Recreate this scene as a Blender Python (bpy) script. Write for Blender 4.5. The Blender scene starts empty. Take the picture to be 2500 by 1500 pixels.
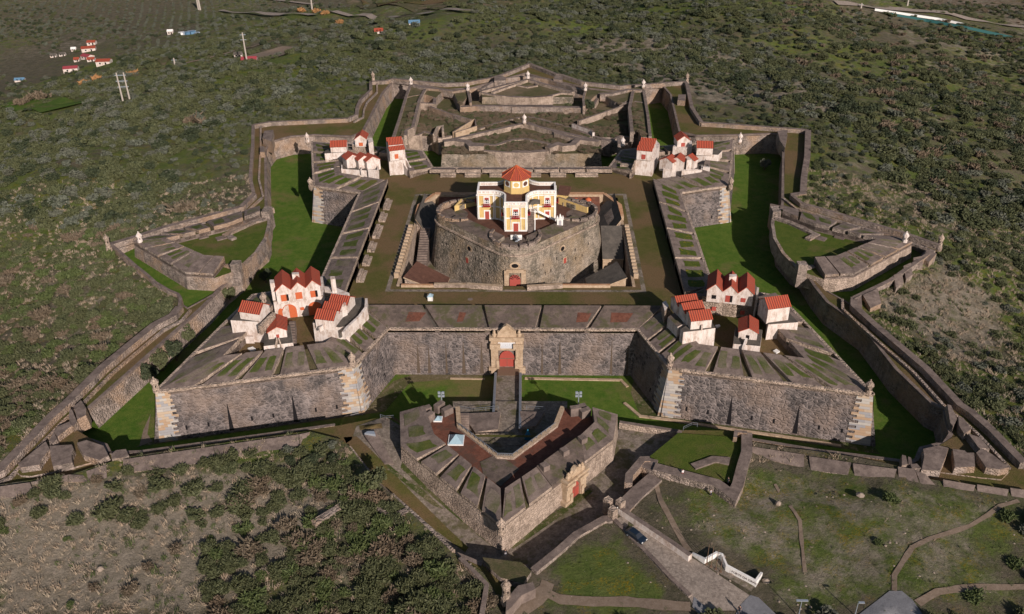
import bpy, bmesh, math, random
from mathutils import Vector, Matrix
from mathutils.geometry import delaunay_2d_cdt
from mathutils import noise as mnoise
R_ = math.radians
random.seed(7)
S = bpy.context.scene
COL = S.collection
# ------------------------------------------------------------------ camera
F_PX = 2144.668; PIT, YAW, ROL = 0.539, -0.037, -0.016
CAM = Vector((6.912, -238.435, 117.044))
FW = Vector((math.sin(YAW)*math.cos(PIT), math.cos(YAW)*math.cos(PIT), -math.sin(PIT)))
_rt = Vector((math.cos(YAW), -math.sin(YAW), 0)); _up = _rt.cross(FW)
RT = _rt*math.cos(ROL)+_up*math.sin(ROL); UP = _up*math.cos(ROL)-_rt*math.sin(ROL)
cd = bpy.data.cameras.new('camera'); co = bpy.data.objects.new('camera', cd); COL.objects.link(co)
cd.sensor_width = 36; cd.lens = 36*F_PX/2500; cd.clip_end = 6000; cd.clip_start = 1
M3 = Matrix((RT, UP, -FW)).transposed()
co.matrix_world = Matrix.Translation(CAM) @ M3.to_4x4()
S.camera = co
# ------------------------------------------------------------------ light
SUN_EL = 25.5; SUN_AZ = 117.5-180          # direction (math angle) towards the sun
w = bpy.data.worlds.new('World'); S.world = w; w.use_nodes = True
nt = w.node_tree; bg = nt.nodes['Background']
sk = nt.nodes.new('ShaderNodeTexSky'); sk.sky_type = 'NISHITA'; sk.sun_disc = False
sk.sun_elevation = R_(SUN_EL); sk.sun_rotation = R_(90-SUN_AZ)
sk.air_density = 1.0; sk.dust_density = 1.2
nt.links.new(sk.outputs[0], bg.inputs[0]); bg.inputs[1].default_value = 0.062
sl = bpy.data.lights.new('sun', 'SUN'); sl.energy = 5.3; sl.angle = R_(0.6); sl.color = (1.0, 0.885, 0.82)
so = bpy.data.objects.new('sun', sl); COL.objects.link(so)
sd = Vector((math.cos(R_(SUN_AZ))*math.cos(R_(SUN_EL)), math.sin(R_(SUN_AZ))*math.cos(R_(SUN_EL)), math.sin(R_(SUN_EL))))
so.rotation_euler = sd.to_track_quat('Z', 'Y').to_euler()
S.view_settings.view_transform = 'Standard'; S.view_settings.look = 'None'
S.view_settings.exposure = -0.05; S.view_settings.gamma = 1.0
S.cycles.max_bounces = 4; S.cycles.diffuse_bounces = 2; S.cycles.transparent_max_bounces = 4

# ------------------------------------------------------------------ survey helpers
def W(u, v, z):
    """world point seen in photo pixel (u,v) that stands at height z"""
    d = FW*F_PX + RT*(u-1250) - UP*(v-750)
    return CAM + d*((z-CAM.z)/d.z)
CR = dict(f=(0,0,1), c0=(0,0,.40437), c1=(800,0,.40437), c2=(1500,0,.40437), t=(900,350,.28306), m0=(0,500,.40437),
 m1=(800,600,.40437), m2=(1500,500,.40437), b0=(0,900,.40437), b1=(800,900,.40437), b2=(1500,900,.40437),
 d0=(200,300,.20218), d1=(200,600,.20218), d2=(0,900,.20218), d3=(850,150,.20218), d4=(1250,150,.20218),
 d5=(1850,500,.20218), d6=(2000,900,.20218), d7=(300,950,.28306), e1=(550,640,.28571), e2=(1590,640,.28571),
 e3=(740,300,.21429), e4=(1130,390,.25), e5=(950,950,.42857), e6=(1450,1150,.35714), e7=(0,0,.35714), e8=(1190,780,.142857))
def px(c, x, y):
    a = CR[c]; return (a[0]+x*a[2], a[1]+y*a[2])
def X(c, z, *xy):
    out = []
    for i in range(0, len(xy), 2):
        u, v = px(c, xy[i], xy[i+1]); out.append(W(u, v, z))
    return out
def P2(p, z=None):
    return Vector((p[0], p[1], z if z is not None else (p[2] if len(p) > 2 else 0)))
def inside(x, y, poly):
    c = False; n = len(poly); j = n-1
    for i in range(n):
        xi, yi = poly[i][0], poly[i][1]; xj, yj = poly[j][0], poly[j][1]
        if (yi > y) != (yj > y) and x < (xj-xi)*(y-yi)/(yj-yi)+xi: c = not c
        j = i
    return c
def seg_d(x, y, a, b):
    ax, ay = a[0], a[1]; dx, dy = b[0]-ax, b[1]-ay; L = dx*dx+dy*dy
    t = 0 if L == 0 else max(0, min(1, ((x-ax)*dx+(y-ay)*dy)/L))
    return math.hypot(x-ax-t*dx, y-ay-t*dy), t
def poly_d(x, y, poly, closed=True):
    n = len(poly); return min(seg_d(x, y, poly[i], poly[(i+1) % n])[0] for i in range(n if closed else n-1))
def sstep(a, b, x):
    t = max(0, min(1, (x-a)/(b-a))); return t*t*(3-2*t)

# ------------------------------------------------------------------ materials
MATS = {}
class NB:
    def __init__(s, name, rough=0.9, spec=0.2):
        s.m = bpy.data.materials.new(name); s.m.use_nodes = True; s.t = s.m.node_tree
        s.b = s.t.nodes['Principled BSDF']; s.b.inputs['Roughness'].default_value = rough
        s.b.inputs['Specular IOR Level'].default_value = spec
        g = s.t.nodes.new('ShaderNodeNewGeometry'); s.pos = g.outputs['Position']; s.geo = g
        MATS[name] = s.m
    def n(s, t, **k):
        x = s.t.nodes.new(t)
        for a, b in k.items(): setattr(x, a, b)
        return x
    def L(s, a, b): s.t.links.new(a, b)
    def vec(s, scale, off=(0, 0, 0)):
        m = s.n('ShaderNodeMapping'); s.L(s.pos, m.inputs[0])
        m.inputs['Scale'].default_value = scale if isinstance(scale, tuple) else (scale,)*3
        m.inputs['Location'].default_value = off; return m.outputs[0]
    def noise(s, scale, detail=5, rough=.6, off=(0, 0, 0), dist=0):
        x = s.n('ShaderNodeTexNoise'); s.L(s.vec(scale, off), x.inputs['Vector']); x.inputs['Scale'].default_value = 1
        x.inputs['Detail'].default_value = detail; x.inputs['Roughness'].default_value = rough
        x.inputs['Distortion'].default_value = dist; return x.outputs[0]
    def voro(s, scale, feat='F1', out='Color', off=(0, 0, 0), rnd=1):
        x = s.n('ShaderNodeTexVoronoi', feature=feat); s.L(s.vec(scale, off), x.inputs['Vector']); x.inputs['Scale'].default_value = 1
        x.inputs['Randomness'].default_value = rnd
        return x.outputs[out]
    def ramp(s, fac, stops, interp='LINEAR'):
        r = s.n('ShaderNodeValToRGB'); s.L(fac, r.inputs[0]); e = r.color_ramp; e.interpolation = interp
        while len(e.elements) < len(stops): e.elements.new(.5)
        for i, (p, c) in enumerate(stops):
            e.elements[i].position = p
            e.elements[i].color = (c, c, c, 1) if isinstance(c, (int, float)) else (*c, 1)
        return r.outputs[0]
    def mix(s, fac, a, b, mode='MIX'):
        m = s.n('ShaderNodeMix', data_type='RGBA', blend_type=mode)
        for i, v in ((0, fac), (6, a), (7, b)):
            if isinstance(v, (int, float)): m.inputs[i].default_value = v
            elif isinstance(v, tuple): m.inputs[i].default_value = (*v, 1)
            else: s.L(v, m.inputs[i])
        return m.outputs[2]
    def math(s, op, a, b=0.0):
        m = s.n('ShaderNodeMath', operation=op)
        for i, v in ((0, a), (1, b)):
            if isinstance(v, (int, float)): m.inputs[i].default_value = v
            else: s.L(v, m.inputs[i])
        return m.outputs[0]
    def col(s, c):
        if isinstance(c, tuple): s.b.inputs[0].default_value = (*c, 1)
        else: s.L(c, s.b.inputs[0])
    def bump(s, h, strength=.5, dist=.1):
        b = s.n('ShaderNodeBump'); s.L(h, b.inputs['Height']); b.inputs['Strength'].default_value = strength
        b.inputs['Distance'].default_value = dist; s.L(b.outputs[0], s.b.inputs['Normal'])

def rubble(name, dark, mid, pale, plaster, cell=1.3, bias=.5, tint=None):
    """random rubble masonry: stones of several greys in pale mortar, weathered plaster patches, vertical streaks"""
    k = NB(name)
    sep = k.n('ShaderNodeSeparateColor'); k.L(k.voro((cell, cell, cell*1.7)), sep.inputs[0])
    stone = k.ramp(sep.outputs[0], [(0, dark), (.35, mid), (.62, dark), (.8, pale), (1, mid)])
    edge = k.ramp(k.voro((cell, cell, cell*1.7), 'DISTANCE_TO_EDGE', 'Distance'), [(.02, 1), (.20, .0)])
    c = k.mix(k.math('MULTIPLY', edge, .62), stone, plaster)
    c = k.mix(k.ramp(k.noise(.9, 6, .8, (2, 9, 4)), [(.46, 0), (.66, .8)]), c, k.mix(k.noise(2.5, 3), mid, plaster))
    pl = k.ramp(k.noise((.13, .13, .2), 8, .72), [(bias-.07, 0), (bias+.1, 1)])
    pc = k.mix(k.noise(1.6, 4), plaster, pale)
    c = k.mix(k.math('MULTIPLY', pl, .72), c, pc)
    wd_ = k.ramp(k.noise(.28, 10, .82, (5, 5, 1)), [(.47, 0), (.58, 1)]); c = k.mix(k.math('MULTIPLY', wd_, .6), c, (dark[0]*1.3, dark[1]*1.3, dark[2]*1.2))
    st = k.ramp(k.noise((.55, .55, .05), 6, .7, (3, 1, 2)), [(.5, 0), (.68, 1)])
    c = k.mix(k.math('MULTIPLY', st, .55), c, dark)
    sp = k.ramp(k.noise(3.2, 3, .7), [(.55, 0), (.7, 1)])
    c = k.mix(k.math('MULTIPLY', sp, .45), c, (dark[0]*.8, dark[1]*.8, dark[2]*.8))
    if tint: 
        tn = k.ramp(k.noise(.09, 4, .6, (9, 4, 1)), [(.48, 0), (.62, 1)])
        c = k.mix(k.math('MULTIPLY', tn, .6), c, tint)
    k.col(c); k.bump(k.math('SUBTRACT', k.noise(2.2, 5, .7), edge), .8, .25)
rubble('scarp_stone', (.036, .033, .034), (.115, .10, .096), (.24, .20, .185), (.33, .275, .25), .8, .57, (.25, .185, .145))
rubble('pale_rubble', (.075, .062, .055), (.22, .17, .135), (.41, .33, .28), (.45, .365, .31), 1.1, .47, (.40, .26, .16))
rubble('pale_plaster', (.12, .09, .07), (.34, .26, .20), (.50, .39, .31), (.56, .44, .35), 1.2, .40)  # palest of the rubble mixes, with the most plaster showing
rubble('tower_stone', (.050, .048, .036), (.20, .17, .135), (.38, .31, .245), (.42, .345, .27), 1.0, .50, (.32, .23, .14))
def topping(name, a, b, c, moss=None, sc=.35):
    k = NB(name)
    x = k.ramp(k.noise(sc, 8, .75), [(.3, a), (.5, b), (.7, c)])
    d = k.ramp(k.noise(3.5, 4, .8), [(.35, 0), (.7, 1)])
    x = k.mix(k.math('MULTIPLY', d, .5), x, (a[0]*.6, a[1]*.6, a[2]*.6))
    pa = k.n('ShaderNodeSeparateColor'); k.L(k.voro(1.1), pa.inputs[0])
    x = k.mix(k.math('MULTIPLY', pa.outputs[0], .25), x, c)
    if moss:
        m = k.ramp(k.noise(.16, 6, .75, (5, 2, 0)), [(.5, 0), (.6, 1)]); x = k.mix(m, x, moss)
    k.col(x); k.bump(k.noise(4, 4, .7), .5, .12)
topping('coping_stone', (.078, .060, .053), (.175, .135, .115), (.32, .25, .21))
topping('mossy_masonry', (.055, .044, .038), (.13, .10, .082), (.24, .18, .15), (.085, .08, .04), .3)
topping('grey_roof_slab', (.055, .05, .043), (.10, .088, .075), (.17, .145, .12))
topping('cobbles', (.075, .062, .05), (.19, .155, .125), (.42, .35, .28), (.10, .09, .045), 1.5)
topping('road_setts', (.13, .105, .085), (.28, .23, .19), (.50, .42, .35), None, 1.8)
topping('brick_paving', (.085, .035, .024), (.155, .058, .036), (.24, .105, .07), (.10, .055, .04), .7)
topping('terracotta_floor', (.075, .036, .026), (.11, .052, .036), (.16, .08, .055), None, .9)
topping('orange_plaster', (.36, .17, .08), (.52, .28, .15), (.62, .42, .28), None, .5)
topping('ochre_stone', (.26, .175, .11), (.44, .32, .21), (.60, .47, .34), None, .9)
topping('dirt', (.16, .115, .08), (.22, .165, .12), (.28, .215, .165), None, 1.0)
topping('asphalt', (.15, .15, .16), (.19, .19, .20), (.25, .25, .26), None, .6)
topping('water_pond', (.20, .20, .19), (.36, .35, .33), (.5, .49, .46), None, .06)
def whitewash(name, base, stain, amount=.5):
    k = NB(name)
    n = k.ramp(k.noise((.7, .7, .35), 8, .78), [(amount, 0), (amount+.16, 1)])
    n2 = k.ramp(k.noise((1.5, 1.5, .25), 6, .8, (4, 4, 4)), [(.5, 0), (.62, 1)])
    c = k.mix(n, base, stain); c = k.mix(k.math('MULTIPLY', n2, .4), c, (.28, .19, .14))
    k.col(c); k.bump(k.noise(3, 3), .3, .08)
whitewash('whitewash', (.66, .59, .54), (.40, .30, .24), .47)
whitewash('clean_white', (.78, .76, .72), (.6, .55, .5), .62)
whitewash('yellow_paint', (.60, .43, .17), (.42, .30, .14), .52)
def grass(name, a, b, brown, k1=.55, flower=False, stony=False):
    k = NB(name, .95, .1)
    c = k.mix(k.ramp(k.noise(.5, 7, .75), [(.35, 0), (.65, 1)]), a, b)
    c = k.mix(k.ramp(k.noise(.06, 5, .65, (7, 3, 0)), [(k1, 0), (k1+.15, 1)]), c, brown)
    d = k.ramp(k.noise(2.6, 4, .8, (2, 2, 2)), [(.45, 0), (.75, 1)])
    c = k.mix(k.math('MULTIPLY', d, .55), c, (a[0]*.45, a[1]*.45, a[2]*.45))
    if stony:
        s_ = k.ramp(k.noise(.9, 8, .85, (1, 5, 0)), [(.52, 0), (.6, 1)]); c = k.mix(k.math('MULTIPLY', s_, .8), c, (.25, .20, .14))
    if flower:
        f = k.ramp(k.noise(.8, 7, .85, (8, 1, 0)), [(.57, 0), (.63, 1)]); c = k.mix(f, c, (.34, .24, .01))
    k.col(c); k.bump(k.noise(3.5, 5, .8), .8, .3)
grass('lawn', (.060, .098, .014), (.105, .125, .024), (.15, .115, .05), .50)
grass('ditch_lawn', (.058, .125, .014), (.125, .172, .030), (.18, .15, .06), .53, False, False)
grass('bed_turf', (.06, .09, .02), (.12, .125, .035), (.22, .175, .14), .44)
grass('ditch_stony', (.05, .075, .015), (.08, .09, .03), (.16, .13, .07), .45, False, True)
grass('plaza_turf', (.085, .092, .022), (.125, .108, .036), (.17, .112, .058), .42)
grass('dry_turf', (.10, .085, .04), (.13, .10, .052), (.16, .12, .075), .5)
grass('weeds', (.078, .085, .035), (.14, .112, .062), (.20, .15, .10), .5)
grass('flower_bed', (.06, .09, .015), (.09, .11, .02), (.11, .09, .04), .6, True)
def flat(name, c, rough=.6, metal=0, spec=.4):
    k = NB(name, rough, spec); n = k.noise(2.5, 4); k.col(k.mix(n, (c[0]*.82, c[1]*.82, c[2]*.82), (min(1, c[0]*1.15), min(1, c[1]*1.15), min(1, c[2]*1.15))))
    k.b.inputs['Metallic'].default_value = metal
flat('red_door', (.34, .062, .045)); flat('orange_door', (.50, .115, .04)); flat('dark_opening', (.012, .011, .012), .9, 0, .1)
flat('window_glass', (.03, .035, .045), .15, 0, .6); flat('white_paint', (.78, .77, .74)); flat('dark_metal', (.05, .05, .055), .5, .6)
flat('light_metal', (.45, .50, .56), .4, .5); flat('blue_grey_rail', (.20, .22, .25), .5, .3); flat('skylight_glass', (.30, .42, .48), .15, 0, .6)
flat('car_paint', (.018, .03, .05), .2, .3, .7); flat('tyre', (.02, .02, .02), .9); flat('marble', (.66, .68, .70))
flat('skin', (.42, .24, .16)); flat('blue_cloth', (.03, .07, .20), .9); flat('white_cloth', (.70, .69, .68), .9); flat('red_cloth', (.30, .02, .025), .9)
flat('dark_cloth', (.02, .022, .03), .9); flat('grey_cloth', (.35, .34, .36), .9); flat('hair', (.03, .02, .015), .9); flat('concrete_pole', (.42, .37, .32), .9)
flat('bark', (.09, .065, .045), .95); flat('magenta_roof', (.30, .05, .06)); flat('blue_tarp', (.10, .20, .30)); flat('teal_fabric', (.02, .16, .26)); flat('lettering', (.07, .03, .03))
flat('green_net', (.02, .10, .10)); flat('timber', (.16, .10, .065), .8); flat('boulder_stone', (.30, .24, .19), .95)
def tile(name, a, b):
    k = NB(name, .8, .3)
    uv = k.n('ShaderNodeUVMap'); sx = k.n('ShaderNodeSeparateXYZ'); k.L(uv.outputs[0], sx.inputs[0])
    s_ = k.math('SINE', k.math('MULTIPLY', sx.outputs[0], 11.5)); f = k.math('ADD', k.math('MULTIPLY', s_, .5), .5)
    r2 = k.math('FRACT', k.math('MULTIPLY', sx.outputs[1], 2.2)); 
    c = k.mix(k.ramp(f, [(.1, 0), (.6, 1)]), a, b)
    c = k.mix(k.ramp(r2, [(0, .35), (.2, 0)]), c, a)
    c = k.mix(k.math('MULTIPLY', k.ramp(k.noise(1.3, 7, .8), [(.45, 0), (.7, 1)]), .5), c, (.20, .09, .06))
    k.col(c); k.bump(f, 1.0, .12)
tile('red_tiles', (.16, .028, .018), (.46, .085, .042))
def leaf(name, a, b, tr=.0):
    k = NB(name, .7, .25)
    oi = k.n('ShaderNodeObjectInfo'); gi = k.geo.outputs['Random Per Island']
    c = k.mix(gi, a, b); c2 = k.mix(k.math('MULTIPLY', oi.outputs['Random'], .6), c, (a[0]*1.5, a[1]*1.25, a[2]*1.2)); k.col(c2)
    vm = k.n('ShaderNodeVectorMath', operation='ADD'); k.L(k.geo.outputs['Normal'], vm.inputs[0]); vm.inputs[1].default_value = (0, 0, .4); vn = k.n('ShaderNodeVectorMath', operation='NORMALIZE'); k.L(vm.outputs[0], vn.inputs[0]); k.L(vn.outputs[0], k.b.inputs['Normal'])
leaf('leaf_olive', (.045, .056, .024), (.105, .112, .052)); leaf('leaf_dark', (.022, .033, .016), (.060, .070, .034))
leaf('leaf_grey', (.060, .070, .052), (.135, .145, .105)); leaf('leaf_brown', (.085, .070, .045), (.17, .13, .09)); leaf('leaf_green', (.048, .072, .022), (.10, .118, .042))
leaf('leaf_ochre', (.22, .12, .045), (.36, .21, .09)); leaf('straw', (.21, .175, .125), (.36, .30, .22))
def quoin():
    k = NB('quoin_blocks', .9)
    g = k.pos; sp = k.n('ShaderNodeSeparateXYZ'); k.L(g, sp.inputs[0])
    row = k.math('FLOOR', k.math('MULTIPLY', sp.outputs[2], 1.5))
    cx = k.math('FLOOR', k.math('ADD', k.math('MULTIPLY', k.math('ADD', sp.outputs[0], sp.outputs[1]), .55), k.math('MULTIPLY', row, .5)))
    cb = k.n('ShaderNodeCombineXYZ'); k.L(row, cb.inputs[0]); k.L(cx, cb.inputs[1])
    wn = k.n('ShaderNodeTexWhiteNoise'); k.L(cb.outputs[0], wn.inputs[0])
    c = k.ramp(wn.outputs[0], [(0, (.44, .30, .19)), (.3, (.42, .40, .38)), (.5, (.50, .39, .28)), (.7, (.33, .33, .34)), (.85, (.50, .47, .42))], 'CONSTANT')
    fr = k.math('FRACT', k.math('MULTIPLY', sp.outputs[2], 1.5)); c = k.mix(k.ramp(fr, [(0, .7), (.14, 0)]), c, (.10, .08, .065))
    c = k.mix(k.math('MULTIPLY', k.noise(2, 5, .8), .5), c, (.16, .12, .09)); k.col(c)
quoin()
def terrain_mat():
    k = NB('terrain_cover', .95, .08)
    at = k.n('ShaderNodeVertexColor', layer_name='cover'); sp = k.n('ShaderNodeSeparateColor'); k.L(at.outputs[0], sp.inputs[0])
    gr = k.mix(k.ramp(k.noise(.35, 7, .75), [(.35, 0), (.65, 1)]), (.075, .112, .024), (.145, .168, .050))
    dry = k.mix(k.ramp(k.noise(.5, 8, .8, (3, 3, 0)), [(.32, 0), (.68, 1)]), (.18, .155, .112), (.38, .32, .25))
    brn = k.mix(k.ramp(k.noise(.22, 8, .8, (6, 1, 0)), [(.35, 0), (.65, 1)]), (.070, .068, .040), (.175, .145, .105))
    c = k.mix(k.ramp(k.math('ADD', sp.outputs[0], k.math('MULTIPLY', k.math('SUBTRACT', k.noise(.12, 8, .75), .5), 1.6)), [(.35, 0), (.65, 1)]), brn, gr)
    c = k.mix(k.ramp(k.math('ADD', sp.outputs[1], k.math('MULTIPLY', k.math('SUBTRACT', k.noise(.16, 8, .75, (2, 7, 0)), .5), 1.6)), [(.35, 0), (.65, 1)]), c, dry)
    c = k.mix(k.ramp(k.math('ADD', sp.outputs[2], k.math('MULTIPLY', k.math('SUBTRACT', k.noise(.2, 8, .8, (4, 2, 0)), .5), 1.2)), [(.4, 0), (.6, 1)]), c, (.20, .105, .06))
    sk_ = k.ramp(k.noise(1.9, 5, .85, (1, 1, 4)), [(.48, 0), (.72, 1)]); c = k.mix(k.math('MULTIPLY', sk_, .5), c, (.035, .034, .018))
    fl = k.ramp(k.noise(.16, 5, .7, (11, 3, 0)), [(.52, 0), (.60, 1)]); f2 = k.ramp(k.noise(2.2, 4, .9, (3, 8, 0)), [(.50, 0), (.58, 1)])
    c = k.mix(k.math('MULTIPLY', k.math('MULTIPLY', fl, f2), k.math('MULTIPLY', sp.outputs[0], .9)), c, (.30, .20, .01))
    wf = k.ramp(k.voro(.8, 'F1', 'Distance', (2, 2, 0)), [(.05, 1), (.10, 0)]); c = k.mix(k.math('MULTIPLY', wf, .35), c, (.45, .40, .33))
    k.col(c); k.bump(k.noise(1.6, 7, .8), 1.0, .6)
terrain_mat()

# ------------------------------------------------------------------ mesh builder
class MB:
    def __init__(s): s.v = []; s.f = []; s.m = []; s.uv = {}
    def poly(s, pts, m=0, uv=None):
        b = len(s.v); s.v += [tuple(p) for p in pts]; s.f.append(list(range(b, b+len(pts)))); s.m.append(m)
        if uv: s.uv[len(s.f)-1] = uv
    def loft(s, A, B, m=0, close=True):
        n = len(A)
        for i in range(n if close else n-1):
            j = (i+1) % n; s.poly([A[i], A[j], B[j], B[i]], m)
    def prism(s, top, zb, batter=0, mt=0, ms=0, cap=True, skip=()):
        top = [Vector(p) for p in top]
        ar = sum(top[i].x*top[(i+1) % len(top)].y-top[(i+1) % len(top)].x*top[i].y for i in range(len(top)))
        if ar < 0: top.reverse()
        n = len(top); bot = []
        for i in range(n):
            p, a, c = top[i], top[i-1], top[(i+1) % n]
            if batter:
                d1 = (p-a); d1.z = 0; d2 = (c-p); d2.z = 0
                n1 = Vector((d1.y, -d1.x, 0)).normalized() if d1.length > 1e-6 else Vector(); n2 = Vector((d2.y, -d2.x, 0)).normalized() if d2.length > 1e-6 else Vector()
                q = n1+n2; q = q/max(.35, q.length_squared/2) if q.length > 1e-6 else n1
                bot.append(Vector((p.x+q.x*batter, p.y+q.y*batter, zb)))
            else: bot.append(Vector((p.x, p.y, zb)))
        if cap: s.poly(top, mt)
        s.loft(bot, top, ms)
    def wall(s, path, wid, h, m=0, ms=None, closed=False, side=0):
        """wall along a path of top points; side -1/0/1 shifts the width"""
        ms = m if ms is None else ms
        P = [Vector(p) for p in path]; n = len(P); Lf = []; Rt = []
        for i in range(n):
            a = P[i-1] if (i > 0 or closed) else None; c = P[(i+1) % n] if (i < n-1 or closed) else None
            ds = []
            if a is not None: ds.append((P[i]-a).xy)
            if c is not None: ds.append((c-P[i]).xy)
            ns = [Vector((-d.y, d.x)).normalized() for d in ds if d.length > 1e-6]
            q = ns[0] if len(ns) == 1 else (ns[0]+ns[1])/max(.5, (ns[0]+ns[1]).length_squared/2)
            o = q*wid
            Lf.append(P[i]+Vector((o.x, o.y, 0))*((1+side)/2)); Rt.append(P[i]-Vector((o.x, o.y, 0))*((1-side)/2))
        for i in range(n if closed else n-1):
            j = (i+1) % n; s.poly([Rt[i], Rt[j], Lf[j], Lf[i]], m)
            hz = Vector((0, 0, h))
            s.poly([Lf[i], Lf[j], Lf[j]-hz, Lf[i]-hz], ms); s.poly([Rt[j], Rt[i], Rt[i]-hz, Rt[j]-hz], ms)
        if not closed:
            hz = Vector((0, 0, h))
            for i, fl in ((0, 0), (n-1, 1)): s.poly([Lf[i], Rt[i], Rt[i]-hz, Lf[i]-hz], ms)
    def box(s, c, d, rz=0, m=0, zc=False):
        """box centre c (base z unless zc), dims d"""
        ca, sa = math.cos(rz), math.sin(rz); x, y, z = d[0]/2, d[1]/2, d[2]
        z0 = c[2]-z/2 if zc else c[2]
        q = [(c[0]+a*x*ca-b*y*sa, c[1]+a*x*sa+b*y*ca) for a, b in ((-1, -1), (1, -1), (1, 1), (-1, 1))]
        s.prism([(a, b, z0+z) for a, b in q], z0, 0, m, m); s.poly([(a, b, z0) for a, b in reversed(q)], m)
    def lathe(s, c, prof, n=8, m=0, ph=0, a0=0, a1=2*math.pi):
        rings = [[(c[0]+r*math.cos(ph+a0+(a1-a0)*i/n), c[1]+r*math.sin(ph+a0+(a1-a0)*i/n), c[2]+z) for i in range(n)] for r, z in prof]
        for a, b in zip(rings, rings[1:]): s.loft(a, b, m)
        s.poly(rings[-1], m); s.poly(list(reversed(rings[0])), m)
    def tube(s, a, b, r0, r1=None, n=6, m=0):
        r1 = r0 if r1 is None else r1; a = Vector(a); b = Vector(b); d = (b-a).normalized()
        u = d.orthogonal().normalized(); w_ = d.cross(u)
        A = [a+(u*math.cos(t)+w_*math.sin(t))*r0 for t in [2*math.pi*i/n for i in range(n)]]
        B = [b+(u*math.cos(t)+w_*math.sin(t))*r1 for t in [2*math.pi*i/n for i in range(n)]]
        s.loft(A, B, m); s.poly(B, m); s.poly(list(reversed(A)), m)
    def build(s, name, mats, parent=None, smooth=False, norm=True, label=None):
        if isinstance(mats, str): mats = [mats]
        me = bpy.data.meshes.new(name); off = Vector(parent.get('_o', (0, 0, 0))) if parent else Vector()
        me.from_pydata([(p[0]-off.x, p[1]-off.y, p[2]-off.z) for p in s.v], [], s.f)
        for m in mats: me.materials.append(MATS[m])
        for i, p in enumerate(me.polygons): p.material_index = s.m[i]; p.use_smooth = smooth
        if s.uv:
            ul = me.uv_layers.new(name='UVMap')
            for fi, uv in s.uv.items():
                for li, u in zip(me.polygons[fi].loop_indices, uv): ul.data[li].uv = u
        if norm and not s.uv:
            b = bmesh.new(); b.from_mesh(me); bmesh.ops.remove_doubles(b, verts=b.verts, dist=1e-4)
            bmesh.ops.recalc_face_normals(b, faces=b.faces); b.to_mesh(me); b.free()
        o = bpy.data.objects.new(name, me); COL.objects.link(o)
        if parent: o.parent = parent
        o['_o'] = tuple(off)
        if label: o['label'] = label
        return o
def thing(name, label, cat, loc=(0, 0, 0), group=None):
    o = bpy.data.objects.new(name, None); COL.objects.link(o); o.location = loc; o['_o'] = tuple(loc); o.empty_display_size = .5
    o['label'] = label; o['category'] = cat; o['kind'] = 'thing'
    if group: o['group'] = group
    return o
def tag(o, label, cat, group=None):
    o['label'] = label; o['category'] = cat; o['kind'] = 'thing'
    if group: o['group'] = group
    return o
def struct(o): o['kind'] = 'structure'; return o
def stuff(o, label=None, cat=None):
    if label: tag(o, label, cat)
    o['kind'] = 'stuff'
    return o
def rot4(k, x, y):
    for _ in range(k): x, y = -y, x
    return x, y

# ------------------------------------------------------------------ ground levels
def T0(x, y): return -6.0+2.0*sstep(0, 110, y)+1.5*sstep(45, 88, x)*(1-.6*sstep(60, 110, y))*sstep(-135, -100, y)-1.7*sstep(-82, -96, y)*sstep(-12, 8, x)*(1-sstep(58, 76, x))
def CWZ(x, y): return T0(x, y)-1.4
def WF(u, v, fn):
    p = W(u, v, -6)
    for _ in range(12): p = W(u, v, fn(p.x, p.y))
    return p
def XF(c, fn, *xy): return [WF(*px(c, xy[i], xy[i+1]), fn) for i in range(0, len(xy), 2)]
HO = (XF('f', T0, 270,597, 295,618, 329,648, 358,671, 380,691, 412,710, 434,719, 441,729, 438,750, 422,770, 376,794, 301,855, 247,900, 168,979, 121,1021, 0,1147)
   + [Vector((-122, -116, -6))] + XF('f', T0, -15,1184, 172,1158, 251,1133, 315,1115, 500,1088, 753,1053, 832,1073, 853,1090, 909,1163, 958,1207, 1107,1345, 1180,1393, 1235,1482)
   + XF('f', T0, 1301,1389, 1479,1264) + XF('f', T0, 1535,1228, 1605,1161, 1640,1150, 1783,1209, 1812,1157, 1832,1078, 1980,1100, 2190,1137, 2215,1160, 2320,1178, 2490,1200)
   + [Vector((123, -112, -6))] + XF('f', T0, 2500,1132, 2421,1050, 2372,1007, 2344,989, 2261,900, 2133,791, 2085,747, 2085,728, 2173,686, 2279,612)
   + XF('f', T0, 2295,600, 2208,570, 2046,522, 1957,497, 1933,477, 1961,473, 1963,433, 1971,384, 1973,319, 1957,317, 1750,302, 1713,300, 1689,263, 1677,205, 1672,200, 1513,211, 1422,201, 1373,184, 1359,182, 1293,156,
        1224,184, 1194,192, 1133,203, 1084,205, 959,193, 943,198, 905,200, 905,221, 880,245, 872,263, 870,281, 850,290, 660,299, 618,306, 617,355, 611,435, 620,475, 590,505, 400,556, 340,576))
# the great ditch: counterscarp crest
DT = (XF('f', CWZ, 342,1107, 263,1110, 253,1090, 210,1076, 188,1080, 178,1046, 168,1021, 172,999, 194,979, 210,997, 321,899, 489,750, 534,703, 577,668, 604,630)
   + XF('f', CWZ, 640,600, 646,583, 646,494, 645,365, 660,345, 708,332, 768,328, 857,332, 882,322, 931,227, 955,200, 1010,203, 1090,218, 1150,214, 1215,195, 1283,178)
   + XF('f', CWZ, 1340,193, 1440,215, 1500,222, 1590,213, 1620,208, 1640,231, 1662,322, 1700,330, 1800,328, 1880,325, 1923,330, 1916,364, 1914,497, 1904,542, 1902,577, 1905,601, 1941,643, 1965,655)
   + XF('f', CWZ, 1994,700, 2024,737, 2113,799, 2192,900, 2277,981, 2311,997, 2321,1040, 2327,1062, 2309,1090, 2291,1089, 2254,1098, 2243,1125, 2225,1135, 2190,1128, 2000,1104, 1832,1076))
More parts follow.
